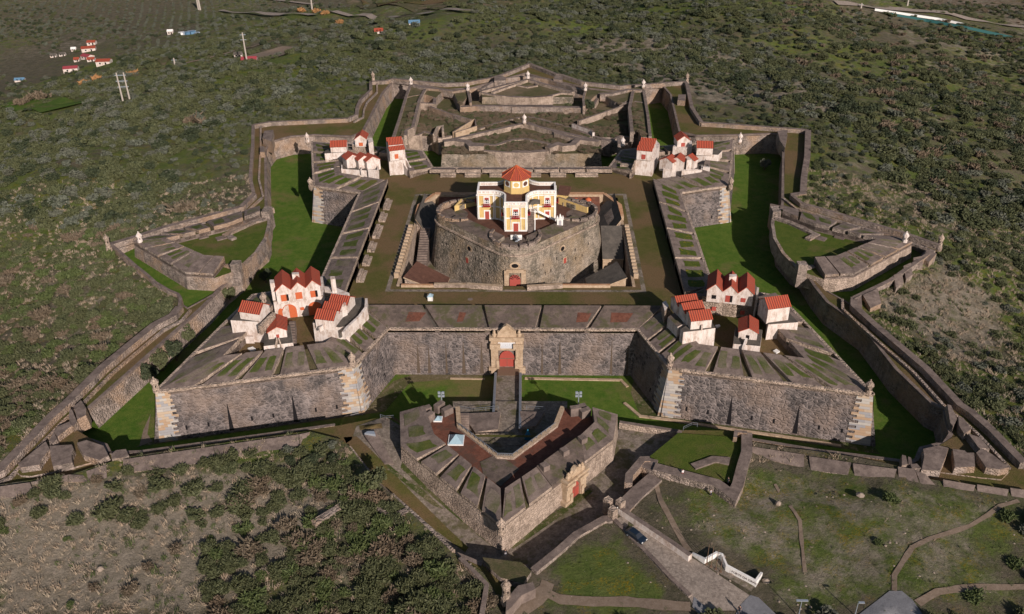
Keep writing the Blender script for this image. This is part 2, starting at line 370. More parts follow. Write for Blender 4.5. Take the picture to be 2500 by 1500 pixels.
DT_FRONT = XF('f', lambda x, y: -8.6, 1655,1056, 1590,1046, 1512,1034)   # low wall towards the gate ditch
GD = (XF('f', CWZ, 940,1014, 870,1040, 853,1090, 909,1163, 958,1207, 1107,1345, 1180,1375, 1269,1375, 1301,1389, 1479,1264, 1512,1238, 1560,1198, 1597,1140, 1657,1050)+XF('f', lambda x, y: -8.6, 1640,1052, 1515,1035)+XF('f', lambda x, y: -5.0, 1440,1045, 1030,1045))
def terr(x, y):
    t0 = T0(x, y)
    d = 80 if (abs(x) > 200 or y > 225 or y < -200) else (0 if inside(x, y, HO) else poly_d(x, y, HOs))
    terr.d = d
    # spine running away behind the fort
    ds, t = seg_d(x, y, (0, 60), (70, 560))
    side = 1 if (x-(y-60)*.14) > 0 else -1
    wid = 470 if side < 0 else 430
    ds = max(0, ds-(120-40*t))
    m = sstep(0, wid, ds)
    m2 = max(0, ds)/wid
    z = t0-92*(.55*m+.45*min(1, m2*1.0))
    z -= 34*t*t*(1-m)                                   # the spine itself sinks slowly
    far = sstep(560, 760, y-abs(x)*.2); z = z*(1-far)+(-97)*far
    if y < -90: z = t0-1.0*sstep(0, 60, -90-y)-45*sstep(115, 420, abs(x-5))-0*d
    elif y < -20:
        k = sstep(-90, -20, y); z = z*k+(1-k)*(t0-1.0*sstep(0, 60, -90-y)-45*sstep(115, 420, abs(x-5)))
    # ravine and roughness away from the walls
    a = sstep(4, 60, d)
    z += a*(9*mnoise.noise((x*.011, y*.011, 1.3))+4*mnoise.noise((x*.03, y*.03, 4.1)))*(1-.6*sstep(-60, -110, y))*(1-.99*sstep(-62, -86, z))
    z += min(1, d/6)*.35*mnoise.noise((x*.16, y*.16, 2))
    z -= .10*min(d, 25)*(0 if y < -105 and abs(x-45) < 62 else 1)
    return z
HOs = [p for p in HO]
def WT(u, v):
    """hit of a photo ray with the terrain"""
    d = (FW*F_PX+RT*(u-1250)-UP*(v-750)).normalized(); t = 120.0; last = None
    while t < 1500:
        p = CAM+d*t; h = p.z-terr(p.x, p.y)
        if h < 0:
            lo, hi = t-6, t
            for _ in range(14):
                m = (lo+hi)/2; q = CAM+d*m
                if q.z < terr(q.x, q.y): hi = m
                else: lo = m
            q = CAM+d*hi; return Vector((q.x, q.y, terr(q.x, q.y)))
        t += 6
    return CAM+d*1500
def cdt(points, edges_loops, keep):
    pts = [Vector((p[0], p[1])) for p in points]; edges = []
    for loop in edges_loops:
        b = len(pts); pts += [Vector((p[0], p[1])) for p in loop]; n = len(loop)
        edges += [(b+i, b+(i+1) % n) for i in range(n)]
    r = delaunay_2d_cdt(pts, edges, [], 0, 1e-5)
    vs, fs = r[0], r[2]; out = []
    for f in fs:
        cx = sum(vs[i].x for i in f)/len(f); cy = sum(vs[i].y for i in f)/len(f)
        if keep(cx, cy): out.append(f)
    return vs, out
def sheet(name, vs, fs, fz, mat):
    me = bpy.data.meshes.new(name); used = sorted({i for f in fs for i in f}); mp = {i: k for k, i in enumerate(used)}
    me.from_pydata([(vs[i].x, vs[i].y, fz(vs[i].x, vs[i].y)) for i in used], [], [[mp[i] for i in f] for f in fs])
    for m in ([mat] if isinstance(mat, str) else mat): me.materials.append(MATS[m])
    me.polygons.foreach_set('use_smooth', [True]*len(me.polygons))
    o = bpy.data.objects.new(name, me); COL.objects.link(o); return o
def refine(loop, step):
    out = []
    for i in range(len(loop)):
        a, b = Vector(loop[i]), Vector(loop[(i+1) % len(loop)]); n = max(1, int((b-a).length/step))
        out += [a+(b-a)*(k/n) for k in range(n)]
    return out
# sample grid: fine near, coarse far
grid = []
def addgrid(x0, x1, y0, y1, st, test):
    x = x0
    while x <= x1:
        y = y0
        while y <= y1:
            jx, jy = x+random.uniform(-.3, .3)*st, y+random.uniform(-.3, .3)*st
            if test(jx, jy): grid.append((jx, jy))
            y += st
        x += st
near = lambda x, y: abs(x) < 210 and -200 < y < 220
addgrid(-210, 210, -200, 220, 4.0, lambda x, y: near(x, y) and not inside(x, y, HO))
addgrid(-620, 620, -330, 620, 11.0, lambda x, y: not near(x, y))
addgrid(-1500, 1500, -400, 1900, 55.0, lambda x, y: not (abs(x) < 620 and -330 < y < 620))
HOr = refine(HO, 4)
vs, fs = cdt(grid, [HOr], lambda x, y: not inside(x, y, HO))
def tz(x, y):
    return terr(x, y)
terrain = struct(sheet('ground', vs, fs, tz, 'terrain_cover'))
# ground cover map: r grass, g dry straw, b bare red earth
ZG = [([W(u, v, -7) for u, v in z], g) for z, g in [
  ([(1290,1400),(1480,1270),(1560,1330),(1700,1470),(1640,1510),(1290,1510),(1330,1430)], (.95, .1, .03)),
  ([(1600,1180),(1830,1100),(2500,1230),(2500,1510),(1850,1510),(1840,1400),(1600,1280)], (.62, .44, .30)),
  ([(1230,1500),(1235,1460),(1300,1420),(1340,1440),(1290,1520)], (.1, .2, .9)),
  ([(-50,1180),(800,1100),(900,1200),(850,1300),(500,1500),(-50,1510)], (.14, .86, .06)),
  ([(850,1090),(1180,1400),(1230,1500),(500,1510),(800,1300),(840,1200)], (.42, .36, .08)),
  ([(60,600),(260,600),(430,740),(400,800),(200,900),(60,820)], (.42, .42, .04)),
  ([(2100,740),(2290,620),(2500,700),(2500,900),(2300,880)], (.30, .62, .05)),
  ([(1980,330),(2500,500),(2500,640),(2280,570),(1990,480)], (.46, .34, .03)),
  ([(1300,60),(1800,60),(2100,300),(1700,260)], (.25, .55, .04))]]
vc = terrain.data.color_attributes.new('cover', 'FLOAT_COLOR', 'POINT')
for i, v_ in enumerate(terrain.data.vertices):
    x, y = v_.co.x, v_.co.y; c = [.52, .14, .03]
    c[0] += .35*mnoise.noise((x*.012, y*.012, 9)); c[1] += .4*mnoise.noise((x*.014, y*.014, 5))
    if v_.co.z < -80: c = [.38+.4*mnoise.noise((x*.01, y*.006, 7)), .28+.3*mnoise.noise((x*.008, y*.01, 3)), .3]
    if x > 230 and y > 180: c[1] += .2; c[2] += .12
    for z, g in ZG:
        if inside(x, y, z):
            k = sstep(0, 7, poly_d(x, y, z)); c = [c[j]*(1-k)+g[j]*k for j in range(3)]
    vc.data[i].color = (*[max(0, min(1, q)) for q in c], 1)
# ditch floors and covered way
vs, fs = cdt([(random.uniform(-120, 120), random.uniform(-120, 170)) for _ in range(500)], [refine(HO, 8)], lambda x, y: inside(x, y, HO))
struct(sheet('ditch_floor', vs, fs, lambda x, y: -13.0 if y > -72 or abs(x) > 34 else -13.0-.8*sstep(-80, -86, y), 'ditch_lawn'))
DTF = DT+XF('f', lambda x, y: -7.4, 1797,1052, 1657,1050)+XF('f', lambda x, y: -8.6, 1640,1052, 1515,1035)+XF('f', lambda x, y: -5.0, 1440,1040, 1030,1040)+XF('f', CWZ, 955,1014)+XF('f', CWZ, 818,1041)
# ravelin ditch rings
RAV_O = [(-124.5, 3.5), (-123, 0), (-115.5, -9), (-91, -31.5), (-86.5, -24), (-84, -13), (-80.5, -12), (-80, 14), (-84, 34), (-91, 30), (-99, 25), (-112, 15), (-122, 7.5)]
RAV_R = [(-x, y) for x, y in RAV_O]
HORN = []
# covered way sheet = inside HO minus the great ditch, minus the gate ditch
def in_cw(x, y): return inside(x, y, HO) and not inside(x, y, DTF) and not inside(x, y, GD) and not inside(x, y, RAV_O) and not inside(x, y, RAV_R)
vs, fs = cdt([], [refine(HO, 8), refine(DTF, 8), refine(GD, 8), refine(RAV_O, 8), refine(RAV_R, 8)], in_cw)
struct(sheet('path', vs, fs, lambda x, y: CWZ(x, y), 'plaza_turf'))
for R in (RAV_O, RAV_R):
    vs, fs = cdt([], [refine(R, 6)], lambda x, y: inside(x, y, R)); struct(sheet('ditch_floor', vs, fs, lambda x, y: -8.6, 'ditch_lawn'))
_g0 = W(850, 1062, -7.4)
def gdz(x, y): return -11.3+1.3*sstep(0, 20, x)+3.85*(1-sstep(3, 42, math.hypot(x-_g0.x, y-_g0.y)))
# cobbled floor of the gate ditch
vs, fs = cdt([(random.uniform(-50, 45), random.uniform(-130, -75)) for _ in range(400)], [refine(GD, 4)], lambda x, y: inside(x, y, GD)); struct(sheet('pavement', vs, fs, gdz, 'cobbles'))

# ------------------------------------------------------------------ retaining walls of the ditches
def retaining(name, line, zb, batter, label, mat='pale_rubble', cap=.9, group='ditch retaining walls', flip=1):
    """battered wall under the crest line; the ditch lies to the left of the line when flip=1"""
    t = thing(name, label, 'wall', (line[0].x, line[0].y, zb), group)
    L = [Vector(p) for p in line]; B = []; C_ = []
    for i, p in enumerate(L):
        ds = []
        if i: ds.append((p-L[i-1]).xy)
        if i < len(L)-1: ds.append((L[i+1]-p).xy)
        ns = [Vector((-d.y, d.x)).normalized() for d in ds if d.length > 1e-5]
        q = ns[0] if len(ns) == 1 else (ns[0]+ns[1])/max(.5, (ns[0]+ns[1]).length_squared/2)
        B.append(Vector((p.x+q.x*batter*flip, p.y+q.y*batter*flip, zb))); C_.append(Vector((p.x-q.x*cap*flip, p.y-q.y*cap*flip, p.z+.12)))
    mb = MB(); T_ = [p+Vector((0, 0, .12)) for p in L]
    mb.loft(B, T_, 0, False); mb.build('wall_face', [mat], t)
    m2 = MB(); m2.loft(T_, C_, 0, False); C2 = [c-Vector((0, 0, .6)) for c in C_]; m2.loft(C_, C2, 0, False); m2.build('coping', ['coping_stone'], t)
    return t
n0 = 15
retaining('retaining_wall', DT[9:15], -13, -1.9, 'lit rubble retaining wall along the left ditch beside the dark trees')
retaining('retaining_wall', DT[14:19], -13, -1.4, 'curved retaining wall behind the left outwork, facing the long lawn')
retaining('retaining_wall', DT[1:10], -13, -1.2, 'retaining wall wrapping the small redoubt in the lower left corner')
retaining('retaining_wall', [DTF[-1]]+DT[0:2], -13, -1.0, 'shaded retaining wall below the path in front of the left bastion')
retaining('retaining_wall', DT[18:24], -13, -1.6, 'rubble retaining wall closing the left ditch behind the far left bastion')
retaining('retaining_wall', DT[23:27], -13, -1.6, 'tall retaining wall running back left of the far outwork')
retaining('retaining_wall', DT[26:32], -13, -1.2, 'retaining wall at the very back left of the fort')
retaining('retaining_wall', DT[31:38], -13, -1.2, 'retaining wall at the very back right of the fort')
retaining('retaining_wall', DT[37:40], -13, -.7, 'dark retaining wall running back right of the far outwork')
retaining('retaining_wall', DT[39:44], -13, -.9, 'dark rubble retaining wall closing the right ditch behind the far right bastion')
retaining('retaining_wall', DT[43:50], -13, -.6, 'shaded retaining wall below the right outwork')
retaining('retaining_wall', DT[49:55], -13, -.6, 'shaded retaining wall along the right ditch down to the lower right redoubt')
retaining('retaining_wall', DT[54:], -13, -1.2, 'retaining wall in front of the right bastion below the glacis blocks')
retaining('retaining_wall', DT_FRONT, -13.8, .5, 'low pale wall between the gate ditch and the lawn, right of the gate outwork', 'pale_plaster', .9, None, 1)
retaining('retaining_wall', GD[3:7], -12.9, -.6, 'low wall edging the cobbled ditch left of the gate outwork')
retaining('retaining_wall', GD[6:10], -12.9, -.6, 'shaded wall edging the cobbled ditch below the grassy triangle')
retaining('retaining_wall', GD[9:14], -12.9, -.5, 'wall edging the cobbled ditch under the walled terrace')
for R, lab in ((RAV_O, 'low retaining wall round the narrow green ditch of the left outwork'), (RAV_R, 'low retaining wall round the narrow green ditch of the right outwork')):
    L = [Vector((x, y, CWZ(x, y)+.02)) for x, y in (R[:5] if R is RAV_O else R[:5])]
    retaining('retaining_wall', L, -8.6, .4 if R is RAV_O else -.4, lab, 'pale_rubble', .5)
    L = [Vector((x, y, CWZ(x, y)+.02)) for x, y in R[8:]+R[:1]]
    retaining('retaining_wall', L, -8.6, .4 if R is RAV_O else -.4, lab.replace('round the narrow green', 'on the far side of the narrow'), 'pale_rubble', .5)
# ------------------------------------------------------------------ breastwork walls round the covered way
def breast(idx, label, wid=1.9, ban=True, mat='coping_stone', h=2.2, smat='pale_rubble'):
    L = [HO[i % len(HO)]+Vector((0, 0, .25)) for i in idx]
    t = thing('breastwork_wall', label, 'wall', L[0], 'breastwork walls of the outer path')
    m = MB(); m.wall(L, wid, h, 0, 1, side=0); m.build('wall', [mat, smat], t)
    if ban:
        m = MB(); LL = [p+Vector((0, 0, -.95)) for p in L]; 
        # inner banquette: offset towards the fort
        q = []
        for i, p in enumerate(LL):
            a = LL[max(0, i-1)]; b = LL[min(len(LL)-1, i+1)]; d = (b-a).xy.normalized(); nrm = Vector((-d.y, d.x, 0)); q.append(p+nrm*2.9)
        if not inside(q[len(q)//2].x, q[len(q)//2].y, HO):
            q = [2*p-r for p, r in zip(LL, q)]
        m.wall(q, .7, .8, 0); m.build('banquette', ['pale_rubble'], t)
    return t
NH = len(HO)

def hz(px_, fn=T0):
    """index of the outline point lying closest to a photo pixel"""
    q = WF(px_[0], px_[1], fn); return min(range(len(HO)), key=lambda i: (HO[i].xy-q.xy).length)
breast(range(0, 9), 'breastwork below the left outwork, ending at the left sentry post', .9, False)
breast(range(8, 17), 'long pale breastwork running down the left edge of the fort', 2.2)
i0, i1 = hz((2500,1132)), hz((2085,728)); breast(range(i0, i1+1), 'dark inner-faced breastwork running down the right edge of the fort', 1.8, True)
i2 = hz((2279,612)); breast(range(i1, i2+1), 'breastwork between the right outwork and its sentry post', 1.2, False)
i3, i4 = hz((1933,477)), hz((2295,600)); breast(range(i4, i3+1), 'long breastwork along the far side of the right outwork', 1.3, True)
i5 = hz((1973,319)); breast(range(i3, i5+1), 'crooked breastwork on the right side behind the right outwork', 2.2, False)
i6 = hz((1713,300)); breast(range(i5, i6+1), 'masonry breastwork closing the right rear corner', 1.6, False, 'coping_stone', 3.2)
i7 = hz((1672,200)); breast(range(i6, i7+1), 'stepped breastwork at the right rear of the far outwork', 1.6, False)
i8 = hz((1293,156)); breast(range(i7, i8+1), 'rear breastwork from the back point to the right rear sentry post', 1.6, False)
i9 = hz((905,200)); breast(range(i8, i9+1), 'rear breastwork from the back point to the left rear sentry post', 1.6, False)
i10 = hz((850,290)); breast(range(i9, i10+1), 'stepped breastwork at the left rear of the far outwork', 1.4, True)
i11 = hz((618,306)); breast(range(i10, i11+1), 'pale masonry breastwork closing the left rear corner', 1.6, False, 'coping_stone', 3.2)
i12 = hz((620,475)); breast(range(i11, i12+1), 'narrow breastwork on the left side behind the left outwork', 1.2, True)
breast(list(range(i12, len(HO)))+[0], 'pale breastwork along the far side of the left outwork', 1.9, True)
# ------------------------------------------------------------------ fortress body
def V3(x, y, z): return Vector((x, y, z))
def lerp(a, b, t): return a+(b-a)*t
def parapet(ms, mg, A, B, A2, B2, n, z0=0.0, z1=1.7, gap=.12, gap2=.05, bed=.5, zb=-1.6, split=1):
    """sloped parapet between outer edge A-B and inner edge A2-B2, cut by n-1 embrasures, planted beds on top"""
    A, B, A2, B2 = [Vector((p[0], p[1], 0)) for p in (A, B, A2, B2)]
    z = lambda v, h: Vector((v.x, v.y, h))
    ms.prism([z(A, z0-.75), z(B, z0-.75), z(B2, z1-1.3), z(A2, z1-1.3)], zb, 0, 1, 0)
    for i in range(n):
        o0, o1 = i/n+(gap/2/n if i else 0)*1.0, (i+1)/n-(gap/2/n if i < n-1 else 0)
        i0, i1 = i/n+(gap2/2/n if i else 0), (i+1)/n-(gap2/2/n if i < n-1 else 0)
        q = [z(lerp(A, B, o0), z0), z(lerp(A, B, o1), z0), z(lerp(A2, B2, i1), z1), z(lerp(A2, B2, i0), z1)]
        ms.prism(q, z0-1.2, 0, 0, 2)
        if bed:
            for j in range(split):
                a0, a1 = (j+.18)/split, (j+.82)/split
                if random.random() > bed+.35: continue
                f = lambda a, b: lerp(lerp(q[0], q[1], a), lerp(q[3], q[2], a), b)+Vector((0, 0, .06))
                r = lambda: random.uniform(-.09, .09)/split; k_ = random.uniform(-.12, .12)/split; s0_, s1_ = random.uniform(.14, .3), random.uniform(.68, .86)
                L_ = [f(a0+r()+k_, s0_), f((a0+a1)/2+k_, s0_+random.uniform(-.05, .05)), f(a1+r()+k_, s0_), f(a1+r(), .5), f(a1+r()-k_, s1_), f((a0+a1)/2-k_, s1_+random.uniform(-.05, .05)), f(a0+r()-k_, s1_), f(a0+r(), .5)]
                mg.poly(L_)
def cordon(mb, a, b, z=.08, m=0):
    mb.wall([V3(a[0], a[1], z), V3(b[0], b[1], z)], .7, .45, m)
def quoins(mb, p, e, zb, bat, nrm, w0=2.3, w1=3.4):
    """toothed corner stones next to corner p along unit direction e; nrm outward normal of the face"""
    H = -zb; rows = max(4, int(H/.67))
    for i in range(rows):
        wd = w1 if i % 2 else w0; wd += random.uniform(-.4, .5)
        t0, t1 = i/rows, (i+1)/rows
        q = []
        for t, s_ in ((t0, 0), (t0, wd), (t1, wd), (t1, 0)):
            q.append(V3(p[0]+e[0]*(s_-.02)+nrm[0]*(bat*t+.07)-e[0]*bat*t*.9*(1 if s_ == 0 else .0), p[1]+e[1]*(s_-.02)+nrm[1]*(bat*t+.07)-e[1]*bat*t*.9*(1 if s_ == 0 else 0), -H*t-.3*(1-t)))
        mb.poly(q)
CC, SHD, SAL, SHD2, CC2 = (-31.2, -53.3), (-36.9, -70.0), (-79.8, -80.5), (-70.0, -36.9), (-53.3, -31.2)
IC, ISH, ISAL, ISH2, IC2 = (-38.5, -46.0), (-44.8, -62.3), (-68.0, -68.2), (-62.3, -44.8), (-46.0, -38.5)
BN = ['great front left bastion with grassy parapets and orange and grey corner stones', 'great front right bastion with grassy parapets, its flank in deep shade',
      'far right bastion beyond the court with slabbed parapets', 'far left bastion beyond the court with bright green parapet beds']
for k in range(4):
    r = lambda p: rot4(k, *p)
    t = thing('bastion', BN[k], 'bastion', (*r((-55, -55)), -13), 'four corner bastions of the fort')
    out = [r(p) for p in (CC, SHD, SAL, SHD2, CC2)]
    m = MB(); m.prism([V3(*p, -1.35) for p in out]+[V3(*r((-36, -36)), -1.35)], -13.3, 1.75, 1, 0)
    m.build('scarp_wall', ['scarp_stone', 'plaza_turf'], t)
    ms, mg = MB(), MB(); near_ = k in (0, 1)
    if k == 0: sp = [(CC, SHD, IC, ISH, 3), (SHD, SAL, ISH, ISAL, 5), (SAL, SHD2, ISAL, ISH2, 3), (SHD2, CC2, ISH2, IC2, 2)]
    elif k == 1: sp = [(CC, SHD, IC, ISH, 2), (SHD, SAL, ISH, ISAL, 3), (SAL, SHD2, ISAL, ISH2, 5), (SHD2, CC2, ISH2, IC2, 3)]
    elif k == 3: sp = [(CC, SHD, IC, ISH, 2), (SHD, SAL, ISH, ISAL, 4), (SAL, SHD2, ISAL, ISH2, 3), (SHD2, CC2, ISH2, IC2, 2)]
    else: sp = [(CC, SHD, IC, ISH, 3), (SHD, SAL, ISH, ISAL, 3), (SAL, SHD2, ISAL, ISH2, 4), (SHD2, CC2, ISH2, IC2, 2)]
    for a, b, c, d, n in sp:
        parapet(ms, mg, r(a), r(b), r(c), r(d), n, 0, 1.55, .22, .16, .75, -1.6, 2)
    ms.build('parapet', ['coping_stone', 'weeds', 'pale_plaster'], t)
    mg.build('grass_beds', ['bed_turf' if k != 3 else 'lawn'], t)
    mc = MB()
    for a, b in ((CC, SHD), (SHD, SAL), (SAL, SHD2), (SHD2, CC2)): cordon(mc, r(a), r(b))
    mc.build('cordon', ['pale_plaster'], t)
    MQ = {SHD: MB(), SAL: MB(), SHD2: MB()}
    def face(a, b):
        a, b = r(a), r(b); e = Vector((b[0]-a[0], b[1]-a[1])).normalized(); return a, b, e, Vector((e.y, -e.x))
    for a, b in ((CC, SHD), (SHD, SAL), (SAL, SHD2), (SHD2, CC2)):
        A, B, e, n_ = face(a, b); mid = Vector(r((-55, -52))); 
        if n_.dot(Vector(A)-mid) < 0: n_ = -n_
        if a != CC: quoins(MQ[a], A, e, -13, 1.75, n_)
        if b != CC2: quoins(MQ[b], B, -e, -13, 1.75, n_)
    for mq in MQ.values(): mq.build('corner_stones', ['quoin_blocks'], t, norm=False)
    # drain recesses and loopholes on the long faces
    ml = MB()
    for a, b in ((CC, SHD), (SHD, SAL), (SAL, SHD2), (SHD2, CC2)):
        A, B, e, n_ = face(a, b)
        if n_.dot(Vector(A)-Vector(r((-55, -52)))) < 0: n_ = -n_
        L = (Vector(B)-Vector(A)).length; n = int(L/4.5)
        for i in range(1, n):
            s_ = L*i/n; big = (i in (n//3, 2*n//3)) and L > 30
            h0, h1, wd = (-5.5, -12.6, .55) if big else (-9.6, -10.7, .22)
            if L < 30 and i != n//2: continue
            q = []
            for z_, w_ in ((h0, .06 if big else wd), (h1, wd)):
                o = 1.75*(-z_-1.35)/11.95+.06
                q.append([V3(A[0]+e.x*(s_+d_*w_)+n_.x*o, A[1]+e.y*(s_+d_*w_)+n_.y*o, z_) for d_ in (-1, 1)])
            ml.poly([q[0][0], q[0][1], q[1][1], q[1][0]])
    ml.build('drain_recesses', ['dark_opening'], t, norm=False)
CN = ['front curtain wall of mottled dark rubble either side of the main gate', 'right curtain wall beyond the court with yellow-flowered parapet beds',
      'rear curtain wall behind the domed house, with pale benches inside', 'left curtain wall beside the court with grassy parapet beds and benches']
for k in range(4):
    r = lambda p: rot4(k, *p)
    t = thing('curtain_wall', CN[k], 'fortress wall', (*r((0, -50)), -13), 'curtain walls between the bastions')
    wd = 8.0 if k == 0 else (8.5 if k in (1, 3) else 3.2); yi = -53.3+wd
    o = [r(p) for p in ((CC[0]+.02, CC[1]), (-CC[0]-.02, CC[1]), (36, -40), (-36, -40))]
    m = MB(); m.prism([V3(*p, -1.33) for p in o], -13.28, 1.7, 1, 0); m.build('scarp_wall', ['scarp_stone', 'plaza_turf'], t)
    ms, mg = MB(), MB(); A, B, A2, B2 = r((-31.2, -53.3)), r((31.2, -53.3)), r((-38.2 if wd > 5 else -32, yi)), r((38.2 if wd > 5 else 32, yi))
    parapet(ms, mg, A, B, A2, B2, 5 if k == 0 else (4 if k != 2 else 7), 0, 2.0 if k != 2 else .5, .10, .05, .9 if k in (1, 3) else 0, -1.6, 3 if k in (1, 3) else 1)
    if k == 0:
        for x0, w_ in ((-27, 5), (16, 4), (24.5, 6), (-14, 2.2)): mg.poly([V3(x0, -51.2, .53+.05), V3(x0+w_*.7, -51.0, .57+.05), V3(x0+w_, -48, 1.32+.05), V3(x0+.5, -47.8, 1.37+.05)])
        ms.build('parapet', ['mossy_masonry', 'grey_roof_slab', 'pale_plaster'], t); mg.build('brick_patches', ['brick_paving'], t)
    else:
        ms.build('parapet', ['coping_stone', 'weeds', 'pale_plaster'], t)
        if mg.f: mg.build('planted_beds', ['flower_bed' if k == 1 else 'bed_turf'], t)
    mc = MB(); cordon(mc, A, B); mc.build('cordon', ['pale_plaster'], t)
    if k in (2, 3):        # firing benches inside
        mb = MB(); x = -27
        while x < 27:
            L_ = random.uniform(5, 9); a, b = r((x, yi+1.5)), r((min(x+L_, 28), yi+1.5))
            mb.wall([V3(*a, -.2), V3(*b, -.2)], 1.1, 1.1); a, b = r((x, yi+2.6)), r((min(x+L_, 28), yi+2.6)); mb.wall([V3(*a, -.75), V3(*b, -.75)], .9, .5); x += L_+3.2
        mb.build('firing_step', ['pale_plaster'], t)
    if k == 0:
        ml = MB()
        for x in (-24, -21.2, -16.8, -12.4, -7.8, 7.5, 12, 25, 29):
            h = random.uniform(3.2, 5.5); q = []
            for z_, w_ in ((-h, .05), (-12.6, random.uniform(.25, .5))):
                q.append([V3(x+d_*w_, -53.3-(1.7*(-z_-1.35)/11.95+.06), z_) for d_ in (-1, 1)])
            ml.poly([q[0][0], q[0][1], q[1][1], q[1][0]])
        ml.build('moss_streaks', ['bark'], t, norm=False)
# plaza
CT = [(-32.0, -29.8), (32.4, -29.8), (32.4, 29.6), (-32.0, 29.6)]
OUTP = [(-45.5, -45.3), (45.5, -45.3), (45.5, 50), (-45.5, 50)]
vs, fs = cdt([], [refine([V3(*p, 0) for p in OUTP], 6), refine([V3(*p, 0) for p in CT], 6)], lambda x, y: abs(x) < 45.5 and -45.3 < y < 50 and not inside(x, y, CT))
struct(sheet('ground', vs, fs, lambda x, y: -1.2, 'plaza_turf'))
m = MB()
for r0, r1, z_ in ((1.9, 3.1, -1.195),):
    a = [V3(CT[i][0]+sx*r0, CT[i][1]+sy*r0, z_) for i, (sx, sy) in enumerate(((-1, -1), (1, -1), (1, 1), (-1, 1)))]
    b = [V3(CT[i][0]+sx*r1, CT[i][1]+sy*r1, z_) for i, (sx, sy) in enumerate(((-1, -1), (1, -1), (1, 1), (-1, 1)))]
    m.loft(a, b, 0)
struct(m.build('path', ['cobbles']))
m = MB(); m.poly([V3(*p, -8.8) for p in ((-32.2, -30), (32.6, -30), (32.6, 29.8), (-32.2, 29.8))]); struct(m.build('pavement', ['cobbles']))
t = thing('court_wall', 'orange plastered wall round the sunken court of the central keep', 'wall', (0, -30, -4.3))
def cw(name, path, wd, h, mats=('orange_plaster', 'ochre_stone')):
    m = MB(); m.wall([V3(*p) for p in path], wd, h, 0, 1); m.build(name, list(mats), t)
cw('front_parapet', [(-31, -30.2, -.5), (-22, -30.2, -.5)], .9, 8.3); cw('front_parapet', [(-22, -30.2, -.2), (-13, -30.2, -.2)], 1.1, 8.6, ('ochre_stone', 'pale_plaster'))
cw('front_parapet', [(-13, -30.4, 0), (-9, -31, 0), (-3.2, -31.7, 0)], 1.1, 8.8, ('ochre_stone', 'pale_plaster')); cw('front_parapet', [(3.4, -31.7, 0), (9, -31, 0), (13, -30.4, 0)], 1.1, 8.8, ('ochre_stone', 'pale_plaster'))
cw('front_parapet', [(13, -30.2, -.4), (26, -30.2, -.4)], .9, 8.4); cw('gate_step', [(0.1, -32.3, -1.0), (0.1, -30.0, -2.2), (0.1, -25.6, -4.0)], 5.6, .6, ('coping_stone', 'coping_stone'))
cw('side_wall', [(-32, -30, -.9), (-32, 12, -.9)], .8, 8, ('ochre_stone', 'pale_plaster')); cw('side_wall', [(32.4, -30, -.9), (32.4, 12, -.9)], .8, 8, ('ochre_stone', 'pale_rubble'))
cw('rear_wall', [(-28, 29.5, .4), (28, 29.5, .4)], 2.0, 9.3); cw('side_wall', [(-32, 12, .3), (-32, 20, .6), (-28, 29, .6)], 1.2, 9.4); cw('side_wall', [(32.4, 12, .3), (32.4, 20, .6), (28, 29, .6)], 1.2, 9.4)
m = MB()
for s_, x in ((1, -33.0), (-1, 33.4)):
    for i in range(16):
        y = -25+i*2.05; m.box((x, y, -1.2), (1.3, .9, 1.5), 0, 0); m.box((x+s_*.2, y+1, -1.2), (.8, 1.1, .9), 0, 1)
m.build('battlement_blocks', ['ochre_stone', 'dark_opening'], t)
def shed(label, base, z0, z1, rise_dir, mat, side='pale_plaster'):
    """low lean-to vault: footprint with sloping slab roof"""
    t = thing('vaulted_shed', label, 'shed', V3(*base[0], z0)); mb = MB()
    cx = sum(p[0] for p in base)/4; cy = sum(p[1] for p in base)/4
    top = [V3(p[0], p[1], z0+(z1-z0)*(.5+.5*(1 if ((p[0]-cx)*rise_dir[0]+(p[1]-cy)*rise_dir[1]) > 0 else -1)*.9)) for p in base]
    mb.prism([p-V3(0, 0, .3) for p in top], z0-4.6, 0, 0, 0); mb.build('wall', [side], t)
    mb = MB(); c = sum(top, Vector())/4; mb.prism([c+(p-c)*1.04 for p in top], 0, 0) if 0 else None
    T2 = [c+(p-c)*1.05+V3(0, 0, .05) for p in top]; B2 = [p-V3(0, 0, .35) for p in T2]; mb.poly(T2, 0); mb.loft(B2, T2, 1); mb.build('roof', [mat, 'ochre_stone'], t)
shed('terracotta lean-to in the near left corner of the keep court', [(-30.5, -27), (-20, -28), (-19, -20), (-28, -18)], -4.3, .2, (-1, 0), 'terracotta_floor')
shed('shaded lean-to in the near right corner of the keep court', [(30.5, -27), (20.5, -28), (20, -20), (28.5, -18)], -4.3, .2, (1, 0), 'grey_roof_slab', 'ochre_stone')
shed('long slab-roofed lean-to left of the keep, behind the stairs', [(-27, 5), (-25, 24), (-31, 27), (-31.5, 8)], -4.3, 1.5, (-1, 0), 'grey_roof_slab')
shed('long slab-roofed lean-to right of the keep, behind the stairs', [(27, 5), (25, 24), (31, 27), (31.8, 8)], -4.3, 1.5, (1, 0), 'grey_roof_slab')
shed('brick-topped vault behind the keep, left, with red caps', [(-26, 21), (-9, 21), (-9, 28), (-26, 28)], -4.3, -.2, (0, 1), 'brick_paving')
shed('brick-topped vault behind the keep, right, with red caps', [(12, 21), (26, 21), (26, 28), (12, 28)], -4.3, -.2, (0, 1), 'brick_paving')
shed('grey vault front of the right stairs beside the keep', [(25.5, -8), (31.5, -8), (31.5, 4), (25.5, 4)], -4.3, .8, (0, 1), 'grey_roof_slab', 'ochre_stone')
